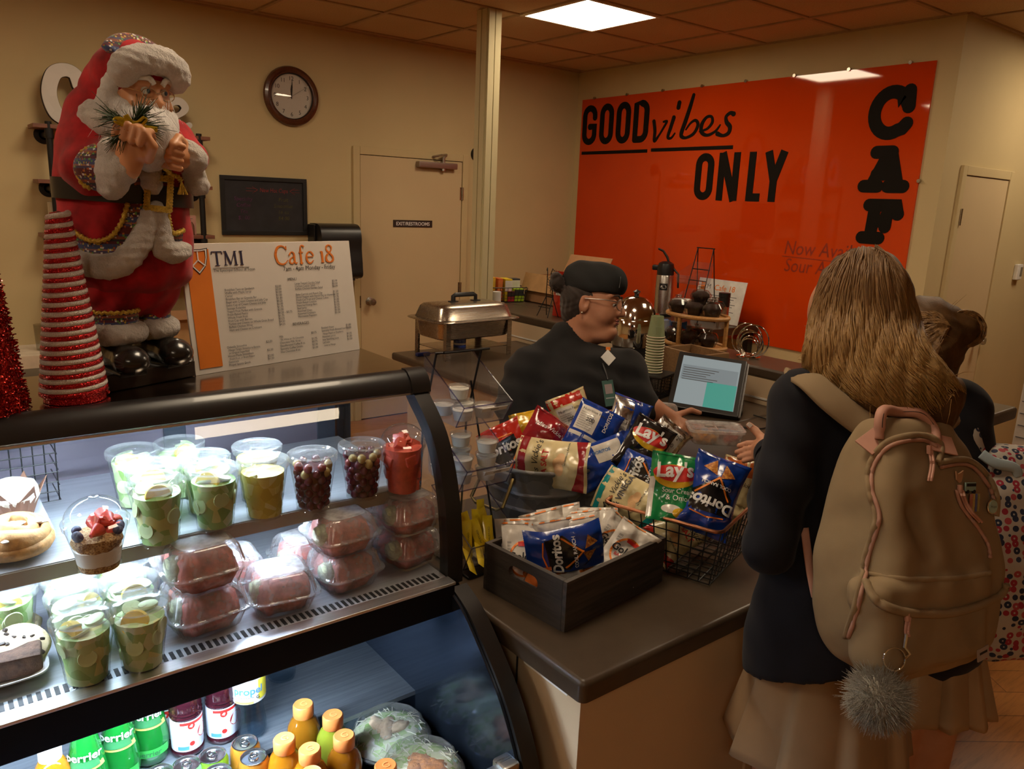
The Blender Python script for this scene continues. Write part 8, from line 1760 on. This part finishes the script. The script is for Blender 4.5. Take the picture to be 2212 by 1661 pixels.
# ---- customer with the tan backpack
NAVY=cloth('navy_blazer',(0.0055,0.006,0.0105),900,0.85,0.05,0.12,10,0.2);KHAKI=cloth('khaki_cotton',(0.27,0.175,0.095),1100,0.9,0.05,0.12,8,0.12)
g1=Fig(1880,1000,1.42);p1=person('person','person with long fair hair, navy blazer and khaki pleated skirt at the counter',g1)
J=SDF((-0.30,-0.50,-0.42),(0.26,0.22,0.10),0.0062)
J.cap(g1(1735,862,-0.06),g1(2000,862,-0.12),0.058,0.056,0.0);J.ell(g1(1850,960,-0.09),(0.165,0.15,0.105),0.05);J.ell(g1(1815,1150,-0.09),(0.150,0.19,0.105),0.05);J.ell(g1(1792,1425,-0.09),(0.165,0.25,0.125),0.05)
J.chain([g1(1728,882,-0.05),g1(1690,1040,-0.02),g1(1660,1185,-0.01)],[0.056,0.047,0.043],0.025);J.chain([g1(1660,1185,-0.01),g1(1662,1080,-0.21),g1(1668,985,-0.36)],[0.043,0.040,0.034],0.02)
J.cap(g1(1850,840,-0.08),g1(1858,790,-0.09),0.062,0.05,0.03)
hem=g1(1790,1462,0);J.warp(lambda X,Y,Z:0.0018*np.sin(X*45+Y*40+2*np.sin(Z*25))*np.sin(Y*33-X*20)+0.0012*np.sin(Y*75+Z*60+X*40));J.cut(lambda X,Y,Z:hem.y+0.05*(X-hem.x)*0-Y+0.03*((X-hem.x)/0.15));J.build('blazer',NAVY,p1)
wc=g1(1800,1352,-0.10);dn=g1.dn;sxv=Vector((1,0,0));szv=dn.cross(sxv)*-1;szv.normalize();hemL=0.175
def skirt(fg,wc,rx,rz,fx,fz,Lh,nP,mat,parent,name='skirt',ph=0.0):
 dn=fg.dn;sx=(Vector((1,0,0))-dn*dn.x).normalized();sz=sx.cross(dn)*-1
 if sz.z<0:sz=-sz
 n=nP*12;m=MB();vs=[];rows=14
 for j in range(rows+1):
  t_=j/rows
  for i in range(n):
   a=2*PI*i/n+ph;fr=(i%12)/12;pl=(fr*1.0 if fr<0.82 else(1-fr)/0.18*0.82)-0.4;amp=0.006+0.026*t_
   R=Vector((math.cos(a)*(rx+fx*t_+pl*amp),math.sin(a)*(rz+fz*t_+pl*amp),0));vs.append(wc+sx*R.x+sz*R.y+dn*(Lh*t_+0.006*t_*math.sin(a*3)+0.004*math.sin(a*nP)*t_))
 m.add(vs,[(j*n+i,j*n+(i+1)%n,(j+1)*n+(i+1)%n,(j+1)*n+i)for j in range(rows)for i in range(n)]);o=m.build(name,mat,parent,60);md=o.modifiers.new('thickness','SOLIDIFY');md.thickness=0.003;return o
skirt(g1,wc,0.125,0.10,0.055,0.045,0.262,9,KHAKI,p1,ph=0.25)
B=SDF((-0.36,-1.38,-0.75),(0.30,0.42,0.16),0.0085)
hc1=g1(1862,640,-0.10);B.ell(hc1,(0.072,0.085,0.088),0);B.ell(hc1+Vector((-0.03,-0.03,-0.05)),(0.055,0.075,0.055),0.03);B.cap(hc1,g1(1852,830,-0.09),0.055,0.052,0.02);B.ell(g1(1840,1000,-0.09),(0.12,0.16,0.075),0.05);B.ell(g1(1805,1350,-0.11),(0.10,0.11,0.06),0.03)
B.chain([g1(1735,892,-0.06),g1(1698,1040,-0.03),g1(1666,1180,-0.02),g1(1664,1075,-0.22),g1(1664,985,-0.37)],[0.036,0.032,0.030,0.028,0.025],0.01)
for(hx,hz,kx,fx_)in((1718,-0.12,1712,1705),(1870,-0.10,1870,1870)):
 a=g1(hx,1440,hz);b=g1.floor(a,0.46);c=g1.floor(a,0.07);kn=b-Vector((0,0,0.01));B.chain([a,kn,a.lerp(c,0.78)+Vector((0,0,0.012)),c],[0.060,0.052,0.050,0.034],0.02)
B.build('body',SKIN2,p1)
Hd=SDF(tuple(g1(1618,958,-0.45)-Vector((0.12,0.10,0.10))),tuple(g1(1618,958,-0.45)+Vector((0.12,0.10,0.12))),0.0028);wr1=g1(1658,968,-0.40);h_=lambda px,py,dz:g1(px,py,dz);Hd.cap(g1(1664,985,-0.365),wr1,0.027,0.024,0.01)
hand(Hd,wr1,None,None,[[h_(1636,958,-0.45),h_(1615,958,-0.475),h_(1597,963,-0.48)],[h_(1634,968,-0.44),h_(1611,971,-0.465),h_(1592,977,-0.47)],[h_(1634,978,-0.435),h_(1613,983,-0.455),h_(1597,988,-0.46)],[h_(1637,987,-0.43),h_(1620,992,-0.445),h_(1607,996,-0.45)]],[h_(1644,944,-0.455),h_(1632,930,-0.475),h_(1619,919,-0.48)],0.0085)
hd_=Hd.build('reaching_hand',SKIN2,p1);m=MB();m.box((0,0,0),(0.010,0.012,0.003),None,0.001);m.build('thumb_nail',M('nail_white',(0.70,0.62,0.55),0.3),hd_,M=Matrix.Translation(h_(1619,918,-0.471))@Euler((0,0,0.8)).to_matrix().to_4x4())
m=MB();m.lathe([(0.040,-0.012),(0.0415,0.0),(0.040,0.012),(0.036,0.012),(0.036,-0.012),(0.040,-0.012)],28);ax_=(wr1-g1(1664,985,-0.365)).normalized();xx=ax_.orthogonal().normalized();m.build('cuff',NAVY,p1,M=axesM(xx,ax_.cross(xx),ax_,g1(1668,982,-0.362)))
for(hx,hz)in((1718,-0.12),(1870,-0.10)):
 c=g1.floor(g1(hx,1440,hz),0.07);fwd=(g1.I.to_3x3()@Vector((0.45,0.89,0))).normalized();up_=-g1.dn;rt=fwd.cross(up_);m=MB();bm=bmesh.new();bmesh.ops.create_uvsphere(bm,u_segments=18,v_segments=10,radius=1);m.bm(bm,axesM(rt*0.042,fwd*0.115,up_*0.036,g1.floor(c,0.036)+fwd*0.05));m.build('shoe',BLACK,p1,180)
 m=MB();kn=g1.floor(c,0.36);m.tube([kn,kn.lerp(c,0.35),kn.lerp(c,0.9)],[0.058,0.060,0.040],18);m.build('sock',M('sock_blue',(0.01,0.12,0.42),0.8),p1,180)
t=NT('fair_hair');v=t.coord('Object',(60,4,60));n=t.noise(v,5,4,0.7);vg=t.coord('Object');sp=t.new('ShaderNodeSeparateXYZ');t.link(vg,sp.inputs[0]);mr=t.new('ShaderNodeMapRange');mr.inputs['From Min'].default_value=0.36;mr.inputs['From Max'].default_value=0.02;t.link(sp.outputs['Y'],mr.inputs['Value'])
ca=t.ramp(n,[(0.3,(0.12,0.058,0.019)),(0.7,(0.27,0.145,0.05))]);cb_=t.ramp(n,[(0.3,(0.28,0.145,0.036)),(0.7,(0.60,0.36,0.11))]);t.base(t.mix(mr.outputs[0],ca,cb_));t.set(rough=0.42,spec=0.5,aniso=0.4);t.bump(n,0.5,0.004);FAIR=t.m
G=SDF((-0.20,-0.02,-0.26),(0.24,0.43,0.14),0.005)
G.ell(g1(1862,640,-0.095),(0.081,0.094,0.098),0);G.cap(g1(1862,650,-0.07),g1(1852,760,-0.06),0.072,0.080,0.04);G.cap(g1(1820,660,-0.08),g1(1796,770,-0.06),0.046,0.042,0.03);G.cap(g1(1905,660,-0.07),g1(1928,790,-0.02),0.040,0.060,0.03)
G.cap(g1(1790,775,-0.04),g1(1805,812,-0.01),0.036,0.026,0.03);G.chain([g1(1850,760,-0.03),g1(1890,840,0.015),g1(1940,882,0.03)],[0.06,0.046,0.032],0.04);G.chain([g1(1930,790,0.0),g1(1985,840,0.03),g1(2015,875,0.03),g1(2030,905,0.025)],[0.058,0.046,0.036,0.020],0.04);G.ell(g1(2045,842,0.02),(0.026,0.026,0.026),0.03)
G.ell(g1(1775,640,-0.17),(0.03,0.05,0.03),0.02,None,'sub');G.warp(lambda X,Y,Z:0.0018*np.sin(X*190+6*np.sin(Y*14)+Z*60)+0.001*np.sin(X*400+Y*20));hair1=G.build('hair',cloth('hair_base_shaded',(0.085,0.042,0.014),300,0.6,0.0,0.3,20,0.4),p1)  # base colour darkened to carry the shade between the strands
guides=[[(1840,543),(1788,590),(1764,650),(1750,720),(1743,775),(1757,822)],[(1800,585),(1770,640),(1757,700),(1744,765),(1745,805),(1772,838)],[(1815,565),(1782,630),(1768,700),(1755,770),(1762,815),(1800,845)],[(1835,548),(1806,640),(1798,720),(1800,780),(1830,830),(1890,880)],[(1862,537),(1845,640),(1842,730),(1855,800),(1895,862),(1960,905)],[(1885,542),(1885,640),(1895,730),(1915,800),(1960,860),(2005,915)],[(1910,556),(1925,640),(1938,720),(1960,790),(2005,835),(2035,885)],[(1928,575),(1952,650),(1962,720),(1985,780),(2030,815),(2062,850)],[(1888,537),(1942,582),(1966,650),(1985,730),(2024,792),(2070,838)],[(1892,537),(1950,592),(1975,662),(2000,742),(2045,802),(2082,858)]]
rnd=random.Random(12);m=MB()
for k in range(2300):
 gq=rnd.uniform(0,len(guides)-1.001);i0=int(gq);fr=gq-i0;wob=rnd.uniform(0,6.28);amp=rnd.uniform(0,7);off=rnd.uniform(0.0,0.006);t0=rnd.uniform(0,0.3)*(rnd.random()<0.6);t1_=rnd.uniform(0.7,1.0)
 P0=[(a[0]*(1-fr)+b[0]*fr,a[1]*(1-fr)+b[1]*fr,0)for a,b in zip(guides[i0],guides[i0+1])];q=spline(P0,5);n_=len(q);q=q[int(t0*n_):max(int(t1_*n_),int(t0*n_)+4)];L_=[]
 for j,a in enumerate(q):
  tt=j/len(q);p=g1.on(G,a.x+amp*tt*math.sin(tt*7+wob),a.y+amp*0.4*math.cos(tt*6+wob),off)
  L_.append(p)
 if all((L_[j+1]-L_[j]).length<0.05 for j in range(len(L_)-1)):m.tube(L_,[0.0004+0.0008*math.sin(PI*min(1,0.15+j/len(L_)))for j in range(len(L_))],4,caps=False)
for k in range(90):
 a=rnd.choice(guides)[rnd.randrange(3,6)];p=g1.on(G,a[0]+rnd.gauss(0,12),a[1]+rnd.gauss(0,10),0.002);d=Vector((rnd.gauss(0.01,.02),rnd.gauss(-.02,.02),rnd.uniform(0,.01)));m.tube([p,p+d*0.6+Vector((0,.004,.004)),p+d],[0.0007,0.0005,0.0002],3)
m.build('hair_strand',FAIR,hair1,180)
# ---- tan backpack
TAN=cloth('tan_canvas',(0.29,0.21,0.12),1400,0.9,0.0,0.22,9,0.12);PINK=M('salmon_leather',(0.52,0.27,0.20),0.6,var=0.12);ZIP=M('zip_salmon',(0.42,0.22,0.16),0.5)
bp=thing('backpack','tan canvas backpack with pink handle and zips worn by the fair haired person','backpack',(0,0,0));bp.matrix_world=g1.M
ya=math.radians(28);nB=Vector((math.sin(ya),0,math.cos(ya)));wB_=Vector((math.cos(ya),0,-math.sin(ya)));RB=[[wB_[i],(0,1,0)[i],nB[i]]for i in range(3)]
Bk=SDF((-0.16,-0.42,-0.12),(0.30,0.12,0.24),0.0048)
lv=[(1410,0.112,0.050),(1370,0.140,0.072),(1300,0.152,0.082),(1220,0.150,0.082),(1140,0.142,0.076),(1060,0.128,0.068),(990,0.108,0.056),(940,0.085,0.040)]
cxs={1410:1968,1370:1962,1300:1960,1220:1962,1140:1962,1060:1960,990:1958,940:1950}
for py in range(940,1412,12):
 ks=sorted(cxs);hw_=float(np.interp(py,ks,[dict((a[0],a[1])for a in lv)[q]for q in ks]));dp=float(np.interp(py,ks,[dict((a[0],a[2])for a in lv)[q]for q in ks]));Bk.box(g1(float(np.interp(py,ks,[cxs[q]for q in ks])),py,0.055),(hw_,0.030,dp),0.024,0.012,RB)
Bk.box(g1(1985,1345,0.130),(0.138,0.070,0.040),0.03,0.012,RB);Bk.box(g1(1990,1268,0.128),(0.146,0.028,0.040),0.022,0.008,RB)
Bk.warp(lambda X,Y,Z:0.0028*np.sin(X*38+Y*30+1.3)*np.sin(Y*18-X*35)+0.0012*np.sin(X*85-Y*30)*np.sin(Y*60));Bk.cap(g1(1975,1105,0.16),g1(2010,1190,0.16),0.010,0.006,0.03,'sub');Bk.cap(g1(1900,1040,0.12),g1(1915,1160,0.12),0.008,0.005,0.03,'sub')
bmain=Bk.build('main_body',TAN,bp)
def onb(pts,n=8,off=0.002):return[g1.on(Bk,a.x,a.y,off)for a in spline([(a,b,0)for a,b in pts],n)]
def clean(L_):return[p for i,p in enumerate(L_)if i==0 or(p-L_[i-1]).length<0.06]
def line(pts,r,mat,name,off=0.002,flat=1.0,par=None):m=MB();m.tube(clean(onb(pts,8,off)),r,6,flat=flat,up=(0,0,1)if flat!=1 else None);return m.build(name,mat,par or bp,180)
line([(1838,1378),(1862,1290),(1880,1200),(1903,1120),(1888,1060),(1890,1010),(1925,965),(1985,952),(2018,968)],0.0036,ZIP,'main_zip',0.004);line([(1832,1378),(1856,1288),(1873,1200),(1896,1120),(1881,1060),(1882,1005),(1920,956),(1985,942),(2028,962),(2022,1000)],0.006,TAN,'zip_flap',0.004,0.7)
line([(2028,1010),(2085,1005),(2120,1035),(2140,1075),(2142,1110)],0.0034,ZIP,'main_zip',0.004);line([(2024,1000),(2085,995),(2128,1030),(2148,1075),(2146,1115)],0.006,TAN,'zip_flap',0.004,0.7);line([(2062,1060),(2075,1095),(2105,1135),(2130,1175),(2135,1205)],0.0032,ZIP,'pocket_zip',0.003)
line([(1872,1258),(1900,1300),(1960,1322),(2060,1322),(2150,1290),(2170,1262)],0.0075,TAN,'pocket_flap_edge',0.003,0.7);line([(1876,1242),(1960,1252),(2060,1250),(2140,1238)],0.005,TAN,'pocket_top_seam',0.001,0.6)
for pts in([(2000,975),(2004,1005),(1998,1040)],[(2066,1058),(2080,1095),(2108,1128)],[(1952,1330),(1948,1360),(1950,1372)]):
 q=clean(onb(pts,5,0.006));m=MB();m.tube(q,0.0022,6);m.tube([p+Vector((0.004,0,0.001))for p in q],0.0022,6);m.cyl(q[0]-Vector((0,.006,0)),q[0]+Vector((0,.008,0)),0.0042,n=8);m.build('zip_pull',PINK,bp)
hq1=spline([g1.on(Bk,1902,950,0.004),g1.on(Bk,1908,915,0.012)+Vector((0,.010,.004)),g1(1940,890,0.075),g1(1985,893,0.075),g1(2012,920,0.07),g1.on(Bk,2018,955,0.006)],7);m=MB();m.tube(hq1,[0.0075]*3+[0.0095]*(len(hq1)-6)+[0.0075]*3,10);hnd=m.build('carry_handle',PINK,bp,180)
m=MB();m.tube([p+Vector((0,0.001,0.0092))for p in hq1[3:-3]],0.0007,4);m.build('stitching',INK,hnd)
for pts,rz_ in(((1893,950),0.55),((2030,960),-0.2)):
 p=g1.on(Bk,*pts,0.003);m=MB();m.box((0,0,0),(0.056,0.036,0.003),None,0.001);m.build('handle_patch',PINK,bp,M=Matrix.Translation(p)@Euler((-0.65,0.25,rz_)).to_matrix().to_4x4())
p=g1.on(Bk,2120,1408,0.003);m=MB();m.box((0,0,0),(0.030,0.022,0.002));lt=m.build('brand_label',M('label_grey',(0.36,0.30,0.27),0.7),bp,M=Matrix.Translation(p)@Euler((0.15,0.45,0.2)).to_matrix().to_4x4());m=MB();m.ribbon([(-0.010,0.002),(0.010,0.002)],0.004,0.001,0.0014,None,False);m.build('lettering',INK,lt,smooth=False,M=Matrix.Translation(p)@Euler((0.15,0.45,0.2)).to_matrix().to_4x4())
strapm=cloth('strap_canvas',(0.25,0.18,0.105),1200,0.9)
def strap(pts,w_,name,mat=strapm):m=MB();q=spline(pts,6);m.tube(q,w_,10,flat=0.28,up=(0.0,0.25,1));return m.build(name,mat,bp,180)
strap([g1(1712,822,-0.13),g1(1720,815,-0.06),g1(1750,822,0.0),g1(1795,862,0.035),g1(1850,905,0.05),g1(1890,930,0.06)],0.026,'shoulder_strap');strap([g1(1738,1140,-0.005),g1(1750,1230,0.012),g1(1762,1290,0.03)],0.008,'lower_strap',PINK);strap([g1(2040,905,0.02),g1(2060,890,-0.04),g1(2055,900,-0.12)],0.024,'shoulder_strap')
def pin(px,py,mb,mat,name,lab):
 p=g1.on(Bk,px,py,0.005);o=mb.build(name,mat,None);o.matrix_world=g1.M@Matrix.Translation(p)@Euler((0,0.45,-0.05)).to_matrix().to_4x4();tag(o,lab,'pin');return o
m=MB();m.prism([(-0.010,0.009),(-0.004,0.004),(0.002,0.006),(0.009,0.010),(0.008,0.0),(0.005,-0.009),(0.0,-0.011),(-0.007,-0.006)],-0.001,0.0015);pin(2066,1030,m,M('enamel_peach',(0.45,0.25,0.14),0.25),'enamel_pin','small peach face enamel pin, topmost on the tan backpack')
m=MB();m.box((0,0,0),(0.028,0.015,0.003),None,0.0012);o=pin(2090,1052,m,M('enamel_mint',(0.25,0.38,0.34),0.25),'enamel_pin','mint camper van enamel pin on the tan backpack');m=MB();m.box((0.0,0.0032,0.0018),(0.024,0.005,0.0006));m.build('van_window',INK,o);m=MB();[m.cyl((x,-0.008,-0.001),(x,-0.008,0.002),0.0032,n=12)for x in(-0.008,0.009)];m.build('van_wheel',INK,o)
o=None
for k,c in enumerate(((0.4,0.15,0.1),(0.5,0.35,0.1),(0.1,0.12,0.3),(0.35,0.3,0.1))):
 m=MB();m.cyl((k*0.0062-0.009,0.004,0),(k*0.0062-0.009,0.013,0),0.0028,n=8);m.box((k*0.0062-0.009,-0.002,0),(0.0054,0.014,0.003));m.box((k*0.0062-0.009,-0.012,0),(0.0046,0.010,0.0028))
 if o is None:o=pin(2098,1083,m,M('enamel_group%d'%k,c,0.3),'enamel_pin','enamel pin of a row of small figures below the van pin')
 else:m.build('small_figure',M('enamel_group%d'%k,c,0.3),o)
m=MB();m.lathe([(0,0.002),(0.011,0.002),(0.0118,0.0),(0.011,-0.001)],24);o=pin(2138,1094,m,M('charm_mint',(0.35,0.50,0.44),0.2),'round_charm','round mint charm at the right edge of the tan backpack');m=MB();text_mb(m,'Hope',0.007,0,-0.002,0.0023,'CENTER');m.build('lettering',INK,o,smooth=False);m=MB();m.tube([(0.0122*math.cos(a),0.0122*math.sin(a),0.0)for a in[2*PI*i/24 for i in range(24)]],0.0012,6,closed=True);m.build('charm_rim',CHROME,o)
kc=thing('fur_keychain','pale grey fur ball on a silver key ring hanging from the tan backpack','key chain',(0,0,0));kc.matrix_world=g1.M;a0=g1.on(Bk,1948,1366,0.008);rz0=a0.z
m=MB();m.tube([a0,a0+Vector((-0.004,-0.02,0.002)),a0+Vector((0.003,-0.03,0.003)),a0+Vector((-0.005,-0.036,0.003))],0.0028,7);m.build('clasp',CHROME,kc);rc=g1(1932,1424,rz0+0.004);m=MB();m.tube([rc+Vector((0.0165*math.cos(a),0.0175*math.sin(a),0))for a in[2*PI*i/32 for i in range(32)]],0.0012,6,closed=True);m.build('key_ring',CHROME,kc);m=MB();m.tube([rc+Vector((0,-0.017,0)),rc+Vector((-0.004,-0.03,0)),rc+Vector((-0.006,-0.046,0))],0.002,6);m.build('chain',CHROME,kc)
pc=g1(1897,1507,rz0);FURG=fur('grey_fur',(0.36,0.33,0.27),300,0.6);bm=bmesh.new();bmesh.ops.create_icosphere(bm,subdivisions=3,radius=0.036);m=MB();m.bm(bm,Matrix.Translation(pc));rnd=random.Random(4)
for k in range(2200):
 d=Vector((rnd.gauss(0,1),rnd.gauss(0,1),rnd.gauss(0,1))).normalized();e_=Vector((rnd.gauss(0,.3),rnd.gauss(-.15,.3),rnd.gauss(0,.3)));m.tube([pc+d*0.033,pc+d*0.043+e_*0.006,pc+d*rnd.uniform(.047,.056)+e_*0.014],[0.0007,0.0005,0.0002],3,caps=False)
m.build('fur_ball',FURG,kc,180)
# ---- second customer behind, hair in a bun
g2=Fig(2060,1000,1.76);p2_=person('person','person with a messy bun and navy blazer, mostly hidden behind the tan backpack',g2)
J=SDF((-0.34,-0.56,-0.25),(0.22,0.30,0.22),0.009);J.cap(g2(1960,868,-0.02),g2(2068,880,0.0),0.07,0.066,0);J.ell(g2(2005,1000,0),(0.135,0.17,0.11),0.05);J.ell(g2(2010,1220,0),(0.115,0.20,0.11),0.05);J.ell(g2(2005,1370,0),(0.115,0.10,0.115),0.05);J.chain([g2(2068,890,0.0),g2(2085,1040,0.01),g2(2080,1180,-0.02)],[0.062,0.05,0.045],0.02);J.warp(lambda X,Y,Z:0.004*np.sin(X*40+Y*45)*np.sin(Y*30));J.build('blazer',NAVY,p2_)
skirt(g2,g2(2010,1345,0.0),0.10,0.085,0.055,0.045,0.19,12,cloth('khaki_shade',(0.34,0.23,0.13),1100,0.9),p2_,ph=0.1)
B=SDF((-0.30,-1.45,-0.30),(0.20,0.46,0.30),0.010);hc2=g2(1990,745,-0.02);B.ell(hc2,(0.075,0.10,0.088),0);B.cap(hc2,g2(2000,870,0),0.052,0.055,0.02);B.ell(g2(2005,1000,0),(0.10,0.15,0.07),0.04);B.ell(g2(2008,1370,-0.02),(0.078,0.085,0.055),0.03)
for hx in(1962,2040):
 a=g2(hx,1430,-0.01);c=g2.floor(a,0.07);B.chain([a,g2.floor(a,0.45),g2.floor(a,0.30)+Vector((0,0,0.01)),c],[0.055,0.048,0.048,0.034],0.015)
B.build('body',SKIN2,p2_)
for hx in(1962,2040):
 a=g2(hx,1430,0.02);c=g2.floor(a,0.07);m=MB();kn=g2.floor(a,0.33);m.tube([kn,kn.lerp(c,0.35),kn.lerp(c,0.95)],[0.057,0.058,0.040],18);m.build('sock',bpy.data.materials['sock_blue'],p2_,180);fwd=(g2.I.to_3x3()@Vector((0.7,0.7,0))).normalized();up_=-g2.dn;rt=fwd.cross(up_);m=MB();bm=bmesh.new();bmesh.ops.create_uvsphere(bm,u_segments=18,v_segments=10,radius=1);m.bm(bm,axesM(rt*0.042,fwd*0.115,up_*0.036,g2.floor(c,0.036)+fwd*0.05));m.build('shoe',BLACK,p2_,180)
t=NT('bun_hair');v=t.coord('Object',(30,30,6));n=t.noise(v,4,4,0.7);t.base(t.ramp(n,[(0.3,(0.10,0.048,0.016)),(0.7,(0.30,0.16,0.05))]));t.set(rough=0.5);t.bump(n,0.6,0.004);BUNM=t.m
G2=SDF((-0.26,0.05,-0.20),(0.14,0.48,0.24),0.006);G2.ell(g2(1992,738,-0.01),(0.088,0.105,0.098),0);G2.cap(g2(2000,770,0.03),g2(2020,810,0.04),0.06,0.04,0.03);G2.ell(g2(2072,712,0.03),(0.042,0.040,0.042),0.015);G2.ell(g2(2052,690,0.03),(0.026,0.026,0.03),0.012);G2.ell(g2(2056,676,0.03),(0.016,0.014,0.02),0.01);G2.warp(lambda X,Y,Z:0.003*np.sin(X*120+5*np.sin(Y*40))*np.cos(Y*130+Z*80));h2=G2.build('hair',bpy.data.materials['hair_base_shaded'],p2_)  # same darkened base, shade under the strands put into its colour
m=MB();rnd=random.Random(2)
for k in range(900):
 if k<330:
  c0=g2(2072,712,0.03);a=rnd.uniform(0,6.28);r=rnd.uniform(.030,.044);ph=rnd.uniform(0,3);q=[c0+Vector((r*math.cos(a+t_),r*math.sin(a+t_)*0.95,0.03*math.sin(ph+t_)))for t_ in np.linspace(0,rnd.uniform(1.0,2.4),8)]
 else:
  x0,y0=rnd.uniform(1945,2015),rnd.uniform(672,800);q=[g2.on(G2,x0+(2052-x0)*t_,y0+(705-y0)*t_-10*math.sin(PI*t_),0.002)for t_ in np.linspace(0,1,8)]
 m.tube(q,[0.0006]+[0.0014]*6+[0.0005],4,caps=False)
for k in range(50):
 p=g2(rnd.uniform(2030,2095),rnd.uniform(672,735),0.05);d=Vector((rnd.gauss(.005,.02),rnd.gauss(.0,.025),rnd.gauss(0,.01)));m.tube([p,p+d*0.6,p+d*1.1+Vector((0,-.006,0))],[0.0007,0.0005,0.0002],3)
m.build('hair_strand',BUNM,h2,180)
t=NT('floral_print');v=t.coord('Object');col=t.vor(v,62,'F1','Color',0.55);s1=t.new('ShaderNodeSeparateColor');t.link(col,s1.inputs[0]);dist=t.vor(v,62,'F1','Distance',0.55)
cell=t.ramp(s1.outputs[0],[(0.0,(0.30,0.02,0.04)),(0.30,(0.012,0.02,0.05)),(0.62,(0.35,0.05,0.06)),(0.8,(0.02,0.03,0.07))],'CONSTANT');md_=t.ramp(dist,[(0.0,(0.0,)),(0.40,(0.0,)),(0.46,(1.0,))])if False else None
gt=t.new('ShaderNodeMath',operation='GREATER_THAN');gt.inputs[1].default_value=0.47;t.link(dist,gt.inputs[0]);ct=t.new('ShaderNodeMath',operation='LESS_THAN');ct.inputs[1].default_value=0.14;t.link(dist,ct.inputs[0])
t.base(t.mix(ct.outputs[0],t.mix(gt.outputs[0],cell,(0.42,0.38,0.33)),(0.40,0.36,0.32)));t.set(rough=0.85);FLOR=t.m
fb=thing('backpack','floral red, navy and white backpack worn by the person with the bun','backpack',(0,0,0));fb.matrix_world=g2.M;Fk=SDF((-0.04,-0.54,-0.18),(0.36,0.12,0.26),0.007)
for py,hw_,dp in((1360,0.095,0.06),(1280,0.115,0.08),(1180,0.118,0.085),(1090,0.105,0.075),(1020,0.08,0.055)):Fk.box(g2(2185,py,0.05),(hw_,0.06,dp),0.04,0.05)
Fk.warp(lambda X,Y,Z:0.005*np.sin(X*40+Y*35)*np.sin(Y*30+Z*30));Fk.build('main_body',FLOR,fb)
def fstrap(pts,w_,mt,nm):m=MB();m.tube(spline(pts,6),w_,10,flat=0.3,up=(0,0.2,1));m.build(nm,mt,fb,180)
fstrap([g2(2082,878,0.06),g2(2100,930,0.085),g2(2118,985,0.085),g2(2140,1030,0.08)],0.016,FLOR,'shoulder_strap');fstrap([g2(2120,980,0.10),g2(2150,1000,0.11),g2(2190,1010,0.11),g2(2200,1030,0.11)],0.012,M('pale_blue_canvas',(0.32,0.40,0.44),0.8),'carry_handle')
# ---- things at the right edge
sc_=thing('paper_cabinet','dark cabinet with white paper slips at the right edge','cabinet',(4.10,1.06,0.0),0);MB().box2((-0.2,-0.35,0.0),(0.2,0.2,0.70),0.005).build('cabinet_body',BLACK,sc_);MB().box2((-0.2,-0.35,0.702),(0.2,0.2,1.05),0.005).build('slip_rack',M('rack_pale',(0.45,0.40,0.34),0.6),sc_)
m=MB();[m.box2((-0.202,-0.34,0.73+0.055*k),(-0.2,0.19,0.734+0.055*k))for k in range(6)];m.build('slip_lines',INKG,sc_)
o=thing('bar_stool','black stool under the end of the raised ledge','stool',(3.35,1.22,0));MB().lathe([(0,0.70),(0.15,0.70),(0.16,0.72),(0.15,0.745),(0,0.75)],28).build('seat',BLACK,o)
for a in(0.8,2.37,3.94,5.5):MB().tube([(0.11*math.cos(a),0.11*math.sin(a),0.70),(0.17*math.cos(a),0.17*math.sin(a),0.0)],0.013,8).build('leg',BLKSAT,o)
MB().tube([(0.14*math.cos(a),0.14*math.sin(a),0.28)for a in[2*PI*i/24 for i in range(24)]],0.008,6,closed=True).build('foot_ring',BLKSAT,o)
